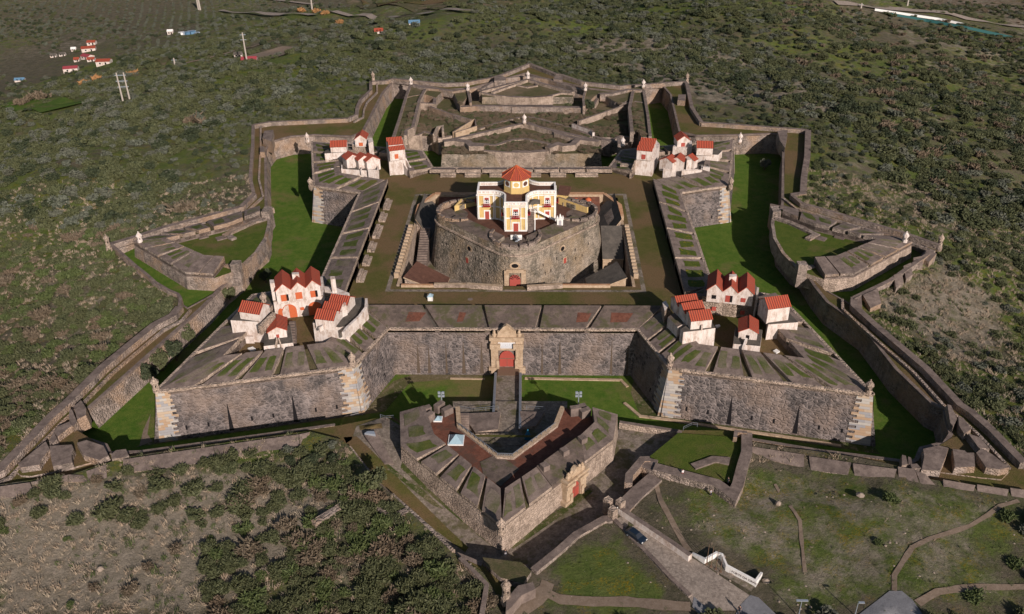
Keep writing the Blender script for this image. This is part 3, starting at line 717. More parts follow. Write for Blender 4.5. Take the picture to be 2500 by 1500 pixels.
for x, lab in ((-28.6, 'stone stair down into the keep court on its sunny left side'), (28.9, 'shaded stair down into the keep court on its right side')):
    m = MB()
    for i in range(22): m.box((x, -13+i*.95, -8.8), (3.0, .97, .34*(i+1)), 0, 0)
    o = m.build('court_stairs', ['coping_stone']); tag(o, lab, 'stairs')
for i, (x, y) in enumerate(((-17.5, 24), (-13.5, 25), (18.5, 24.5), (22.5, 25))):
    t = thing('vent_turret', ['white vent turret with red cap behind the keep, leftmost', 'small red-capped turret behind the keep, second from the left', 'small red-capped turret right behind the domed house', 'white vent turret with red cap, rightmost behind the keep'][i], 'turret', (x, y, -1.5), 'red-capped vents behind the keep')
    m = MB(); m.lathe((x, y, -2), [(.9, 0), (.9, 1.9)], 10); m.build('body', ['whitewash'], t); m = MB(); m.lathe((x, y, -.1), [(1.15, 0), (.9, .5), (.45, .85), (.05, 1.0)], 10); m.build('cap', ['red_tiles' if 0 else 'orange_door'], t, True)

# ------------------------------------------------------------------ the keep
def hull(r0, rr, n=10):
    pts = []
    for q, (cx, cy) in enumerate(((0, -r0), (r0, 0), (0, r0), (-r0, 0))):
        for i in range(n+1):
            a = -math.pi*.75+q*math.pi/2+i/n*math.pi/2; pts.append((cx+rr*math.cos(a), cy+rr*math.sin(a)))
    return pts
keep = thing('keep', 'massive rounded stone keep in the middle of the fort, carrying the yellow house', 'keep', (0, 0, -4.3))
m = MB(); A = [V3(x, y, -8.9) for x, y in hull(16.8, 9.6)]; B = [V3(x, y, 5.0) for x, y in hull(16.6, 7.6)]; m.loft(A, B); m.build('wall', ['tower_stone'], keep)
m = MB(); ro = [V3(x, y, 5.0) for x, y in hull(16.7, 7.95)]; r1 = [V3(x, y, 5.45) for x, y in hull(16.7, 7.95)]; r2 = [V3(x, y, 5.0) for x, y in hull(16.6, 7.5)]
r3 = [V3(x, y, 5.45) for x, y in hull(16.6, 7.5)]; m.loft(r2, ro); m.loft(ro, r1); m.loft(r1, r3); m.build('cordon', ['pale_plaster'], keep)
m = MB(); B0 = [V3(x, y, 5.4) for x, y in hull(16.6, 7.45)]; B1 = [V3(x, y, 7.3) for x, y in hull(16.6, 7.35)]; m.loft(B0, B1)
m.build('parapet_wall', ['tower_stone'], keep)
m = MB(); m.poly([V3(x, y, 6.4) for x, y in hull(16.6, 7.0)]); m.build('terrace_floor', ['terracotta_floor'], keep)
m = MB()
for q in range(4):
    f = lambda x, y: rot4(q, x, y)
    a = math.pi*.25; o0 = (16.6*1-0+7.3*math.cos(-a), -7.3*math.sin(a)); 
    e = Vector((.7071, .7071)); nrm = Vector((.7071, -.7071)); c0 = nrm*(16.6*.7071+7.36); c1 = nrm*(16.6*.7071+2.6)
    L = 10.4
    pts = [c0-e*L, c0+e*L, c1+e*(L-.4), c1-e*(L-.4)]
    m.prism([V3(*f(pts[0].x, pts[0].y), 7.3), V3(*f(pts[1].x, pts[1].y), 7.3), V3(*f(pts[2].x, pts[2].y), 7.9), V3(*f(pts[3].x, pts[3].y), 7.9)], 6.2, 0, 0, 1)
m.build('sloped_parapet', ['mossy_masonry', 'tower_stone'], keep)
m = MB()
for q, (cx, cy) in enumerate(((0, -16.6), (16.6, 0), (0, 16.6), (-16.6, 0))):
    base = -math.pi/2+q*math.pi/2; N = 11; m = MB()
    for i in range(N):
        a0 = base-math.pi*.64+i*(math.pi*1.28)/N; a1 = a0+(math.pi*1.28)/N*.8
        for r_a, r_b, zt, aa, bb in ((7.4, 6.55, 8.3, a0, a1), (7.35, 6.6, 7.6, a1, a0+(math.pi*1.28)/N)):
            m.prism([V3(cx+r_*math.cos(a_), cy+r_*math.sin(a_), zt) for r_, a_ in ((r_a, aa), (r_a, bb), (r_b, bb), (r_b, aa))], 6.3, 0, 0, 1)
    m.build('turret_merlons', ['coping_stone', 'pale_rubble'], keep)
m = MB()
for q, (cx, cy) in enumerate(((0, -19.0), (19.0, 0), (0, 19.0), (-19.0, 0))): m = MB(); m.lathe((cx, cy, 6.3), [(4.4, 0), (4.4, .18)], 24); m.build('turret_floor', ['mossy_masonry'], keep)
def kface(ang, z):   # point on the keep wall in direction along face; ang = signed lateral position
    tt = (z+4.35)/9.35; return tt
def on_diag(side, s_, z, out=.06):
    """point on the straight diagonal wall; side -1 left, +1 right; s_ distance from the middle of the face"""
    tt = (z+8.9)/13.9; R0 = (16.8*.7071+9.6)*(1-tt)+(16.6*.7071+7.6)*tt+out
    nrm = Vector((side*.7071, -.7071)); e = Vector((.7071, side*.7071)); p = nrm*R0+e*s_; return V3(p.x, p.y, z)
def disc(mb, c, u, v, ru, rv, n=16, m=0, a0=0, a1=2*math.pi):
    mb.poly([c+u*(ru*math.cos(a0+(a1-a0)*i/(n-(0 if a1-a0 > 6.2 else 1))))+v*(rv*math.sin(a0+(a1-a0)*i/(n-(0 if a1-a0 > 6.2 else 1)))) for i in range(n)], m)
for side in (-1, 1):
    e = Vector((.7071, side*.7071, 0)); nrm = Vector((side*.7071, -.7071, 0)); up_ = V3(0, 0, 1)
    c = on_diag(side, 1.0*side*-1, 2.6, .12); m = MB(); disc(m, c, e, up_, 1.25, 1.15, 16, 0); o = m.build('oculus', ['ochre_stone'], keep, norm=False)
    m = MB(); disc(m, c+nrm*.06, e, up_, .75, .7, 14, 0); m.build('opening', ['dark_opening'], o, norm=False)
    c = on_diag(side, .5*side*-1, -1.2, .1); m = MB(); m.poly([c+e*a+up_*b for a, b in ((-.8, -1.15), (.8, -1.15), (.8, 1.15), (-.8, 1.15))]); o = m.build('window', ['ochre_stone'], keep, norm=False)
    m = MB(); m.poly([c+nrm*.06+e*a+up_*b for a, b in ((-.5, -.85), (.5, -.85), (.5, .85), (-.5, .85))]); m.build('shutter', ['red_door'], o, norm=False)
    m = MB()
    for s_ in (-9, -6, -3.5, 3.8, 6.5, 9.5):
        for z_ in (3.2, .4, -2.2):
            if random.random() < .7:
                c = on_diag(side, s_+random.uniform(-.4, .4), z_, .07); m.poly([c+e*a+up_*b for a, b in ((-.14, -.5), (.14, -.5), (.14, .5), (-.14, .5))])
    m.build('loopholes', ['dark_opening'], keep, norm=False)
yf = -25.85
pf = lambda x, z, o=0: V3(x, -(26.4-(z+8.9)/13.9*2.2)-o, z)
m = MB()
for x0, x1, z0, z1 in ((-3.0, -1.7, -4.3, .4), (1.7, 3.0, -4.3, .4), (-3.0, 3.0, .4, 1.0), (-2.4, 2.4, 1.0, 1.35)):
    m.prism([pf(x0, z1, .45), pf(x1, z1, .45), pf(x1, z1, -.8), pf(x0, z1, -.8)], z0, 0, 0, 0)
o = m.build('door_surround', ['ochre_stone'], keep)
m = MB(); m.poly([pf(-1.5, -4.3, .3), pf(1.5, -4.3, .3), pf(1.5, -1.6, .3)]+[pf(1.5*math.cos(a), -1.6+1.5*math.sin(a), .3) for a in [math.pi*i/10 for i in range(1, 10)]]+[pf(-1.5, -1.6, .3)]); d = m.build('door', ['red_door'], keep, norm=False)
m = MB()
for i in range(6):
    a = math.pi*(i+.5)/6; m.poly([pf(.5*math.cos(a-.12), -1.5+.5*math.sin(a-.12), .36), pf(1.35*math.cos(a-.12), -1.5+1.35*math.sin(a-.12), .36), pf(1.35*math.cos(a+.12), -1.5+1.35*math.sin(a+.12), .36), pf(.5*math.cos(a+.12), -1.5+.5*math.sin(a+.12), .36)])
m.build('fanlight', ['dark_opening'], d, norm=False)
m = MB(); disc(m, pf(0, 2.4, .15), V3(1, 0, 0), V3(0, 0, 1), 1.55, 1.15); o = m.build('oculus', ['ochre_stone'], keep, norm=False)
m = MB(); disc(m, pf(0, 2.4, .22), V3(1, 0, 0), V3(0, 0, 1), .95, .65); m.build('opening', ['dark_opening'], o, norm=False)
# ------------------------------------------------------------------ governor's house
GH = thing('governors_house', 'yellow and white cross-shaped house with octagonal lantern on top of the keep', 'house', (0, 0, 6.4))
def cross(E, Wd, R0, n=7):
    """plan of one quarter-symmetric cross with concave corners"""
    pts = []
    for q in range(4):
        loc = [(-Wd, -E), (Wd, -E), (Wd, -R0)]
        cx, cy = R0+0.6, -R0-0.6
        for i in range(1, n):
            a = math.pi-(math.pi/2)*i/n; rad = R0+.6-Wd
            loc.append((cx+rad*math.cos(a), cy+rad*math.sin(a)))
        pts += [rot4(q, *p) for p in loc]
    return pts
HP = cross(11.3, 3.1, 6.5)
z0, z1 = 6.4, 14.6
m = MB(); m.loft([V3(x, y, z0) for x, y in HP], [V3(x, y, z1) for x, y in HP]); m.build('walls', ['yellow_paint'], GH)
HR = [V3(x*.985, y*.985, z1-.2) for x, y in HP]; m = MB(); m.poly(HR); m.build('roof_deck', ['terracotta_floor'], GH)
m = MB()
def ring(mb, z, h, o, wd=.35):
    P0 = [Vector((x, y)) for x, y in HP]; n = len(P0); A = []
    for i, p in enumerate(P0):
        d1 = (p-P0[i-1]).normalized(); d2 = (P0[(i+1) % n]-p).normalized(); q = Vector((d1.y, -d1.x))+Vector((d2.y, -d2.x)); q = q/max(.5, q.length_squared/2); A.append(q)
    a = [V3(p.x+q.x*o, p.y+q.y*o, z) for p, q in zip(P0, A)]; b = [v_+V3(0, 0, h) for v_ in a]; c = [V3(p.x+q.x*(o-wd), p.y+q.y*(o-wd), z+h) for p, q in zip(P0, A)]; d = [V3(v_.x, v_.y, z) for v_ in c]
    mb.loft(a, b); mb.loft(b, c); mb.loft(c, d); mb.loft(d, a)
ring(m, 15.25, .28, .14, .5); ring(m, 14.5, .2, .16, .46); ring(m, 14.0, .28, .40, .5); ring(m, 10.35, .4, .16, .3); ring(m, 6.42, .45, .14, .3)
for i in range(len(HP)):
    a_, b_ = Vector(HP[i]), Vector(HP[(i+1) % len(HP)]); n_k = max(1, int((b_-a_).length/1.0))
    for k in range(n_k): q = lerp(a_, b_, k/n_k); m.box((q.x, q.y, 14.55), (.3, .3, .8))
m.build('cornice_and_balustrade', ['clean_white'], GH)
m = MB(); ring(m, 14.66, .6, -.02, .16); m.build('balustrade_panel', ['whitewash'], GH)
def wallpt(a, b, t, z, o):
    a, b = Vector(a), Vector(b); d = (b-a).normalized(); n_ = Vector((d.y, -d.x)); p = a+(b-a)*t+n_*o; return V3(p.x, p.y, z), V3(d.x, d.y, 0), V3(n_.x, n_.y, 0)
pil = MB()
win_i = 0
def opening(a, b, t, z, w_, h, kind):
    c, d, n_ = wallpt(a, b, t, z, .10); U = V3(0, 0, 1)
    fr = MB(); fr.poly([c+d*x+U*y for x, y in ((-w_/2-.35, -.15), (w_/2+.35, -.15), (w_/2+.35, h+.45), (-w_/2-.35, h+.45))])
    o = fr.build('window' if kind == 'w' else 'door_frame', ['clean_white'], GH, norm=False)
    p = MB(); p.poly([c+n_*.05+d*x+U*y for x, y in ((-w_/2, 0), (w_/2, 0), (w_/2, h), (-w_/2, h))]); p.build('pane' if kind == 'w' else 'door_leaf', ['window_glass' if kind == 'w' else 'red_door'], o, norm=False)
    if kind == 'w':
        p = MB(); 
        for x in (-w_/4, w_/4): p.poly([c+n_*.09+d*(x+q)+U*y for q, y in ((-.09, 0), (.09, 0), (.09, h*.7), (-.09, h*.7))])
        for y in (.25*h, .5*h): p.poly([c+n_*.085+d*x+U*(y+q) for x, q in ((-w_/2, -.07), (w_/2, -.07), (w_/2, .07), (-w_/2, .07))])
        p.build('sash_bars', ['white_paint'], o, norm=False)
        p = MB(); p.poly([c+n_*.1+d*x+U*y for x, y in ((-w_/2, h*.75), (w_/2, h*.75), (w_/2, h), (-w_/2, h))]); p.build('transom', ['red_door'], o, norm=False)
        bl = MB(); cc = c+n_*.45; ang = math.atan2(d.y, d.x); bl.box((cc.x, cc.y, z-.25), (w_+1.0, .9, .16), ang, 0)
        cc = c+n_*.85
        for i in range(9): q = cc+d*((i/8-.5)*(w_+.9)); bl.box((q.x, q.y, z-.1), (.09, .09, .85), ang, 0)
        bl.box((cc.x, cc.y, z+.72), (w_+1.0, .12, .1), ang, 0); bl.build('balcony', ['red_cloth'], GH)
n_h = len(HP)
for i in range(n_h):
    a, b = HP[i], HP[(i+1) % n_h]; L = (Vector(b)-Vector(a)).length
    # white pilasters at the edges of every straight face, panels between
    flatf = L > 3
    ts = [0.04, .96] if flatf else ([.0] if i % 2 == 0 else [])
    for t_ in ts:
        c, d, n_ = wallpt(a, b, t_, z0+.4, .09); ang = math.atan2(d.y, d.x); pil.box((c.x, c.y, z0+.4), (.34, .3, 7.6), ang)
    if L > 6: 
        for t_ in (.27, .73): c, d, n_ = wallpt(a, b, t_, z0+.4, .07); pil.box((c.x, c.y, z0+.4), (.2, .22, 7.6), math.atan2(d.y, d.x))
        opening(a, b, .5, z0+4.5, 1.35, 2.4, 'w'); opening(a, b, .5, z0+.05, 1.4, 2.5, 'd')
    elif L > 4: opening(a, b, .55, z0+4.5, 1.2, 2.4, 'w'); opening(a, b, .55, z0+.05, 1.2, 2.5, 'd')
pil.build('pilasters', ['clean_white'], GH)
# lantern
m = MB(); m.lathe((0, .5, 14.3), [(4.05, 0), (4.05, .35), (3.9, .35), (3.9, 4.7)], 8, 0, math.pi/8); la = m.build('lantern', ['yellow_paint'], GH)
m = MB()
for i in range(8):
    a = i*math.pi/4; U = V3(0, 0, 1); n_ = V3(math.cos(a), math.sin(a), 0); d = V3(-math.sin(a), math.cos(a), 0); c = n_*(3.9*math.cos(math.pi/8)+.05)+V3(0, .5, 17.2)
    m.poly([c+d*x+U*y for x, y in ((-1.1, -.95), (1.1, -.95), (1.1, .95), (-1.1, .95))])
m.build('white_panels', ['clean_white'], la, norm=False)
m = MB()
for i in range(8):
    a = i*math.pi/4; n_ = V3(math.cos(a), math.sin(a), 0); d = V3(-math.sin(a), math.cos(a), 0); c = n_*(3.9*math.cos(math.pi/8)+.1)+V3(0, .5, 17.2); disc(m, c, d, V3(0, 0, 1), .8, .72, 14, 1 if i == 6 else 0)
m.build('round_windows', ['terracotta_floor', 'yellow_paint'], la, norm=False)
m = MB(); nz = 8
prof = [(4.65, 18.75), (3.2, 19.65), (1.9, 20.5), (.9, 21.15), (.05, 21.8)]
for i in range(8):
    a0 = (i-.5)*math.pi/4; a1 = (i+.5)*math.pi/4
    for (ra, za), (rb, zb_) in zip(prof, prof[1:]):
        q = [V3(ra*math.cos(a0), ra*math.sin(a0)+.5, za), V3(ra*math.cos(a1), ra*math.sin(a1)+.5, za), V3(rb*math.cos(a1), rb*math.sin(a1)+.5, zb_), V3(rb*math.cos(a0), rb*math.sin(a0)+.5, zb_)]
        m.poly(q, 0, [(-ra*.38, za), (ra*.38, za), (rb*.38, zb_), (-rb*.38, zb_)])
m.poly([V3(4.65*math.cos((i-.5)*math.pi/4), 4.65*math.sin((i-.5)*math.pi/4)+.5, 18.75) for i in range(8)], 0, [(0, 0)]*8)
m.build('lantern_roof', ['red_tiles'], GH, norm=False)
m = MB()
for i in range(8):
    a = (i-.5)*math.pi/4
    for (ra, za), (rb, zb_) in zip(prof, prof[1:]): m.tube((ra*math.cos(a), ra*math.sin(a)+.5, za+.05), (rb*math.cos(a), rb*math.sin(a)+.5, zb_+.05), .12, .12, 4)
m.build('roof_ridges', ['orange_door'], GH)
# outside stair with little porch in the right-hand hollow
m = MB(); 
for i in range(14): m.box((4.3+i*.0, -12.0+i*.42, 6.4), (1.7, .44, .33*(i+1)), 0, 0)
m.build('outside_stair', ['coping_stone'], GH)
m = MB(); m.prism([V3(5.3, -12.3, 7.0), V3(5.55, -12.3, 7.0), V3(5.55, -6.4, 10.9), V3(5.3, -6.4, 10.9)], 6.4)
m.wall([V3(6.2, -5.9, 10.6), V3(11.6, -4.8, 7.2)], .25, .7); m.build('stair_wall', ['clean_white'], GH)
m = MB(); m.box((5.2, -6.0, 10.4), (2.4, 2.2, .3)); m.box((4.2, -7.0, 10.6), (.2, .2, 2.7)); m.box((6.2, -7.0, 10.6), (.2, .2, 2.7)); m.build('porch', ['clean_white'], GH)
m = MB(); top = [V3(3.7, -7.6, 13.2), V3(6.9, -7.6, 13.2), V3(6.9, -4.4, 13.2), V3(3.7, -4.4, 13.2)]
for i in range(4): m.poly([top[i], top[(i+1) % 4], V3(5.3, -5.8, 14.1)])
m.poly(top); m.build('porch_roof', ['grey_roof_slab'], GH)
# things standing on the keep terrace
t = thing('wayside_shrine', 'little white shrine with pinnacles standing right of the yellow house', 'shrine', (12.6, -9.5, 6.4))
m = MB(); m.box((12.6, -9.5, 6.4), (1.7, 1.0, 3.2)); m.build('body', ['clean_white'], t); m = MB(); m.box((12.6, -9.5, 9.6), (2.1, 1.3, .25))
for dx in (-.8, .8): m.lathe((12.6+dx, -9.5, 9.85), [(.2, 0), (.05, .7)], 6)
m.lathe((12.6, -9.5, 9.85), [(.5, 0), (.3, .6), (.05, 1.2)], 6); m.build('pinnacles', ['clean_white'], t); m = MB(); m.poly([V3(12.2, -10.02, 7.6), V3(13, -10.02, 7.6), V3(13, -10.02, 9), V3(12.6, -10.02, 9.3), V3(12.2, -10.02, 9)]); m.build('niche', ['grey_cloth'], t, norm=False)
t = thing('cannon', 'white and grey cannon on a white slab in the keep front turret', 'cannon', (.3, -17.5, 6.5))
m = MB(); m.box((.2, -16.3, 6.55), (3.2, 1.2, .25)); m.box((.2, -15.8, 6.55), (3.2, .3, .9)); m.build('platform', ['clean_white'], t); m = MB(); m.tube((0, -16.2, 7.5), (1.0, -20.2, 8.1), .42, .28, 10); m.box((.3, -17.4, 6.6), (.8, 2.0, .8)); m.build('barrel', ['light_metal'], t)
t = thing('yellow_annex', 'low ochre annex with lean-to roof behind the yellow house on the right', 'outbuilding', (15, 5, 6.4))
m = MB(); m.wall([V3(12.5, 7.5, 8.8), V3(16, 5, 8.6), V3(21, 1, 8.4)], .6, 2.2, 0, 1); m.box((13.4, 10.2, 6.4), (3.5, 4.5, 3.0), -.3, 1); m.build('wall', ['coping_stone', 'yellow_paint'], t)
m = MB(); m.prism([V3(12, 8, 9.4), V3(15.4, 7.0, 9.4), V3(16.4, 12, 10.3), V3(12.8, 13, 10.3)], 9.3); m.build('roof', ['terracotta_floor'], t)
t = thing('yellow_parapet', 'ochre parapet wall on the keep terrace left of the yellow house', 'wall', (-18, 2, 6.4))
m = MB(); m.wall([V3(-12.5, 9, 8.4), V3(-17, 7, 8.4), V3(-18.6, 2.4, 8.2), V3(-15, 5.4, 7.6), V3(-12, 7, 7.6)], .5, 2.0, 0, 1); m.build('wall', ['yellow_paint', 'yellow_paint'], t)
# ------------------------------------------------------------------ outworks
def ravelin(mir, label, mats):
    f = lambda p: (p[0]*mir, p[1])
    tip, s1, c1, c2, s2 = (-118.6, 1.2), (-95.4, -18.6), (-87.0, -19.6), (-86.5, 27.5), (-95.4, 19.5)
    g = [(-81.5, -14.5), (-79.2, -4), (-78.9, 6), (-80.5, 16), (-83.5, 27)]
    t = thing('ravelin', label, 'outwork', (-95*mir, 0, -8.6), 'triangular outworks')
    out = [f(p) for p in [tip, s1, c1]+g+[c2, s2]]
    m = MB(); m.prism([V3(*p, -4.6) for p in out], -9.0, .55, 1, 0); m.build('scarp_wall', [mats[0], 'lawn'], t)
    ms, mg = MB(), MB()
    it, i1, i2 = (-108, 1.0), (-92.5, -10.2), (-92.5, 11.5)
    parapet(ms, mg, f(tip), f(s1), f(it), f(i1), 4, -3.0, -1.9, .16, .12, .9, -5.2, 2)
    parapet(ms, mg, f(s1), f(c1), f(i1), f((-86.2, -11.0)), 2, -3.0, -1.9, .1, .1, .0, -5.2, 1)
    parapet(ms, mg, f(tip), f(s2), f(it), f(i2), 4, -3.0, -1.9, .3, .25, .6, -5.2, 1)
    parapet(ms, mg, f(s2), f(c2), f(i2), f((-84.5, 21)), 2, -3.0, -1.9, .2, .1, .3, -5.2, 1)
    ms.build('parapet', ['coping_stone', 'weeds', 'pale_rubble'], t); mg.build('grass_beds', ['bed_turf'], t)
    m = MB(); m.wall([V3(*f(p), -4.2) for p in [(-86, -12)]+g[:1]], 1.6, 1.2); m.wall([V3(*f(p), -4.25) for p in g], 1.0, .8)
    m.box((*f((-81.6, -15)), -9), (2.6, 2.6, 7.2)); m.box((*f((-82.5, 22)), -9), (2.6, 4.2, 7.2)); m.build('gorge_wall', ['pale_rubble'], t)
    m = MB(); m.wall([V3(*f(p), -3.9) for p in [(-82.5, 20), (-86, 17), (-92, 8), (-88.5, 5)]], 1.8, 1.2); m.build('inner_wall', ['pale_rubble'], t)
    for k, (a, b) in enumerate((((-93, 6), (-90, 9)), ((-99, 7), (-96, 10)), ((-89, 14), (-87, 17)))):
        m = MB(); m.box((*f(a), -4.6), (3.0, 2.4, .35), .6*mir); m.build('gun_platform', ['coping_stone'], t)
    return t
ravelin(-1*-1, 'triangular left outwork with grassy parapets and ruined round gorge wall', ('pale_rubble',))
ravelin(-1, 'triangular right outwork with a bright buttressed face and dark gorge', ('pale_plaster',))
# front outwork with brick terrace
FR = thing('ravelin', 'arrow-shaped gate outwork in front, with brick terrace round a sunken yard', 'outwork', (0, -95, -13), 'triangular outworks')
zt = -5.0
o_ = X('f', -4.0, 976,1006, 978,1088, 1225,1282, 1497,1074, 1508,1012, 1449,991)
gorge = X('f', zt, 1445,1016, 1430,1014, 1372,993, 1355,1036, 1252,1112, 1215,1111, 1121,1038, 1117,995, 1079,1014, 1038,1014, 1034,989)
for p in o_: p.z = zt
m = MB(); m.prism(o_+gorge, -13.9, .55, 1, 0); m.build('scarp_wall', ['pale_plaster', 'brick_paving'], FR)
ms, mg = MB(), MB()
xy = lambda pts: [(p.x, p.y) for p in pts]
OL = xy(X('f', -4.0, 976,1006, 978,1088, 1225,1282, 1497,1074, 1508,1012)); IL = xy(X('f', -2.8, 1036,990, 1060,1060, 1222,1192, 1233,1192, 1310,1140, 1418,1062, 1446,994))
parapet(ms, mg, OL[0], OL[1], IL[0], IL[1], 1, -4.0, -2.8, .0, .0, .9, -5.4, 2)
parapet(ms, mg, OL[1], OL[2], IL[1], IL[2], 5, -4.0, -2.8, .22, .16, .9, -5.4, 1)
mid = (OL[2][0]+(OL[3][0]-OL[2][0])*.42, OL[2][1]+(OL[3][1]-OL[2][1])*.42); mid2 = (OL[2][0]+(OL[3][0]-OL[2][0])*.72, OL[2][1]+(OL[3][1]-OL[2][1])*.72)
parapet(ms, mg, OL[2], mid, IL[3], IL[4], 2, -4.0, -2.8, .15, .1, .9, -5.4, 2)
parapet(ms, mg, mid2, OL[3], IL[5], (IL[5][0]+3.2, IL[5][1]+4.5), 1, -4.0, -2.8, .0, .0, .9, -5.4, 2)
parapet(ms, mg, OL[3], OL[4], (IL[5][0]+3.2, IL[5][1]+4.5), IL[6], 1, -4.0, -2.8, .0, .0, .9, -5.4, 2)
ms.build('parapet', ['coping_stone', 'weeds', 'pale_plaster'], FR); mg.build('grass_beds', ['bed_turf'], FR)
m = MB(); m.prism([V3(*mid, -3.7), V3(*mid2, -3.7), V3(*IL[5], -2.6), V3(*IL[4], -2.6)], -5.3); m.build('guardhouse_roof', ['mossy_masonry'], FR)
m = MB()
for u, v in ((1330, 1145), (1378, 1108), (1422, 1078)):
    p = W(u, v, -2.9); m.box((p.x, p.y, -3.0), (1.5, 1.5, 1.3), .6)
m.build('chimney', ['coping_stone'], FR)
m = MB(); q = X('f', zt+.12, 1172,1128, 1215,1108, 1268,1145, 1222,1188, 1180,1158); m.prism(q, zt); m.build('stone_platform', ['mossy_masonry'], FR)
m = MB(); e_ = X('f', zt+.55, 1117,993, 1121,1040, 1215,1113, 1252,1114, 1356,1038, 1374,992); m.wall(e_, 1.0, 5.6, 0, 1); m.build('yard_wall', ['ochre_stone', 'pale_plaster'], FR)
m = MB(); m.wall([p+V3(0, 0, .75) for p in e_[1:5]], .12, .1); 
for i in range(1, 4):
    for k in range(9): p = lerp(e_[i], e_[i+1], k/9); m.box((p.x, p.y, p.z), (.1, .1, .75))
m.build('railing', ['blue_grey_rail'], FR)
m = MB(); q = X('f', -9.6, 1105,980, 1115,1060, 1225,1130, 1260,1130, 1380,1040, 1385,980); m.prism(q, -13.8, 0, 0, 0); m.build('yard_floor', ['cobbles'], FR)
m = MB(); 
for q in (X('f', -8.6, 1129,1010, 1222,1006, 1216,1048, 1160,1056), X('f', -8.8, 1270,1004, 1330,1006, 1308,1040, 1272,1044)): m = MB(); m.prism(q, -9.7, 0, 0, 1); m.build('rubble_ramp', ['coping_stone', 'pale_plaster'], FR)
m = MB()
for i in range(6): p = W(1129, 1010+i*5.5, -6.0-i*.5); m.box((p.x+.5, p.y, -9.6), (2.0, .9, 3.4-i*.5))
m.build('yard_stair', ['coping_stone'], FR)
m = MB()
for u, v in ((1040,1006),(1048,1022),(1092,1004),(1073,996),(1405,1006),(1418,998),(1428,1010)):
    p = W(u, v, -4.2); m.box((p.x, p.y, zt), (2.4, 1.3, 1.6+random.random()), random.random())
m.build('ruined_gorge_wall', ['coping_stone'], FR)
# portals --------------------------------------------------
def portal(name, label, P, d, n_, zb, wd, hh, dw, dh, plaque):
    t = thing(name, label, 'gate', V3(P.x, P.y, zb)); U = V3(0, 0, 1); B = V3(P.x, P.y, zb)
    ang = math.atan2(d.y, d.x)
    def bx(mb, a, b0, b1, w_, dp, o=0): c = B+d*a+n_*(dp/2+o-.5); mb.box((c.x, c.y, zb+b0), (w_, dp+.8, b1-b0), ang)
    m = MB()
    for s_ in (-1, 1):
        bx(m, s_*(wd/2-.9), 0, hh*.72, 1.8, 1.0); bx(m, s_*(wd/2-.5), 0, hh*.12, 2.3, 1.3); bx(m, s_*(dw/2+.45), 0, dh*.62, .7, 1.35)
        bx(m, s_*(wd/2-1.1), hh*.52, hh*.62, 2.6, 1.4)
    bx(m, 0, dh+.2, hh*.72, dw+1.9, .7); bx(m, 0, hh*.7, hh*.76, wd+.6, 1.5)
    bx(m, 0, dh*.62, dh+.2, .01, .2); m.build('stonework', ['ochre_stone'], t)
    m = MB(); pts = [(-dw/2-.5, hh*.76), (dw/2+.5, hh*.76), (dw/2+.2, hh*.86), (dw*.2, hh*.97), (0, hh), (-dw*.2, hh*.97), (-dw/2-.2, hh*.86)]
    a = [B+d*x+U*y+n_*.9 for x, y in pts]; b = [p-n_*1.0 for p in a]; m.poly(a); m.poly(list(reversed(b))); m.loft(a, b)
    for s_ in (-1, 1):
        for x, r in ((wd/2-.9, .55), (wd/2-1.9, .4), (wd*.22, .45)):
            c = B+d*(s_*x)+n_*.4+U*(hh*.76); m.lathe((c.x, c.y, c.z), [(r, 0), (r*1.15, .5), (r*.6, .9), (r*.75, 1.2), (r*.2, 1.7)], 7)
    m.build('crest_carvings', ['ochre_stone'], t)
    m = MB(); k = dh*.64; a = [B+d*x+U*y+n_*.42 for x, y in [(-dw/2, 0), (dw/2, 0), (dw/2, k)]+[(dw/2*math.cos(q), k+(dh-k)*math.sin(q)) for q in [math.pi*i/10 for i in range(1, 10)]]+[(-dw/2, k)]]
    m.poly(a); o = m.build('door', ['red_door'], t, norm=False)
    m = MB(); m.poly([B+d*x+U*y+n_*.46 for x, y in ((-.04, 0), (.04, 0), (.04, k), (-.04, k))]); m.poly([B+d*x+U*y+n_*.46 for x, y in ((-dw/2, k-.1), (dw/2, k-.1), (dw/2, k+.1), (-dw/2, k+.1))]); m.build('door_bars', ['timber'], o, norm=False)
    if plaque:
        m = MB(); bx(m, 0, dh+.9, dh+2.6, dw+.6, .78); o = m.build('plaque', ['marble'], t)
        m = MB()
        for r_ in range(4):
            x = -dw/2
            while x < dw/2-.2:
                L_ = random.uniform(.2, .5); m.poly([B+d*q+U*(dh+1.15+r_*.34+y)+n_*.70 for q, y in ((x, 0), (min(x+L_, dw/2), 0), (min(x+L_, dw/2), .09), (x, .09))]); x += L_+.12
        m.build('inscription', ['lettering'], o, norm=False)
    return t
p = W(1239, 884, -10.6); portal('main_gate', 'ornate ochre stone main gate with red double door and carved crest', V3(p.x, -54.2, 0), V3(1, 0, 0), V3(0, -1, 0), -12.2, 8.0, 14.2, 3.8, 6.4, True)
for p_ in (0,):
    A_, B_ = Vector(OL[2]), Vector(OL[3]); d = (B_-A_).normalized(); n_ = Vector((d.y, -d.x)); pp = A_+(B_-A_)*.60
    portal('outer_gate', 'carved ochre gateway with narrow red door in the front outwork', V3(pp.x+n_.x*.5, pp.y+n_.y*.5, 0), V3(d.x, d.y, 0), V3(n_.x, n_.y, 0), -10.6, 6.2, 8.6, 2.6, 4.3, False)
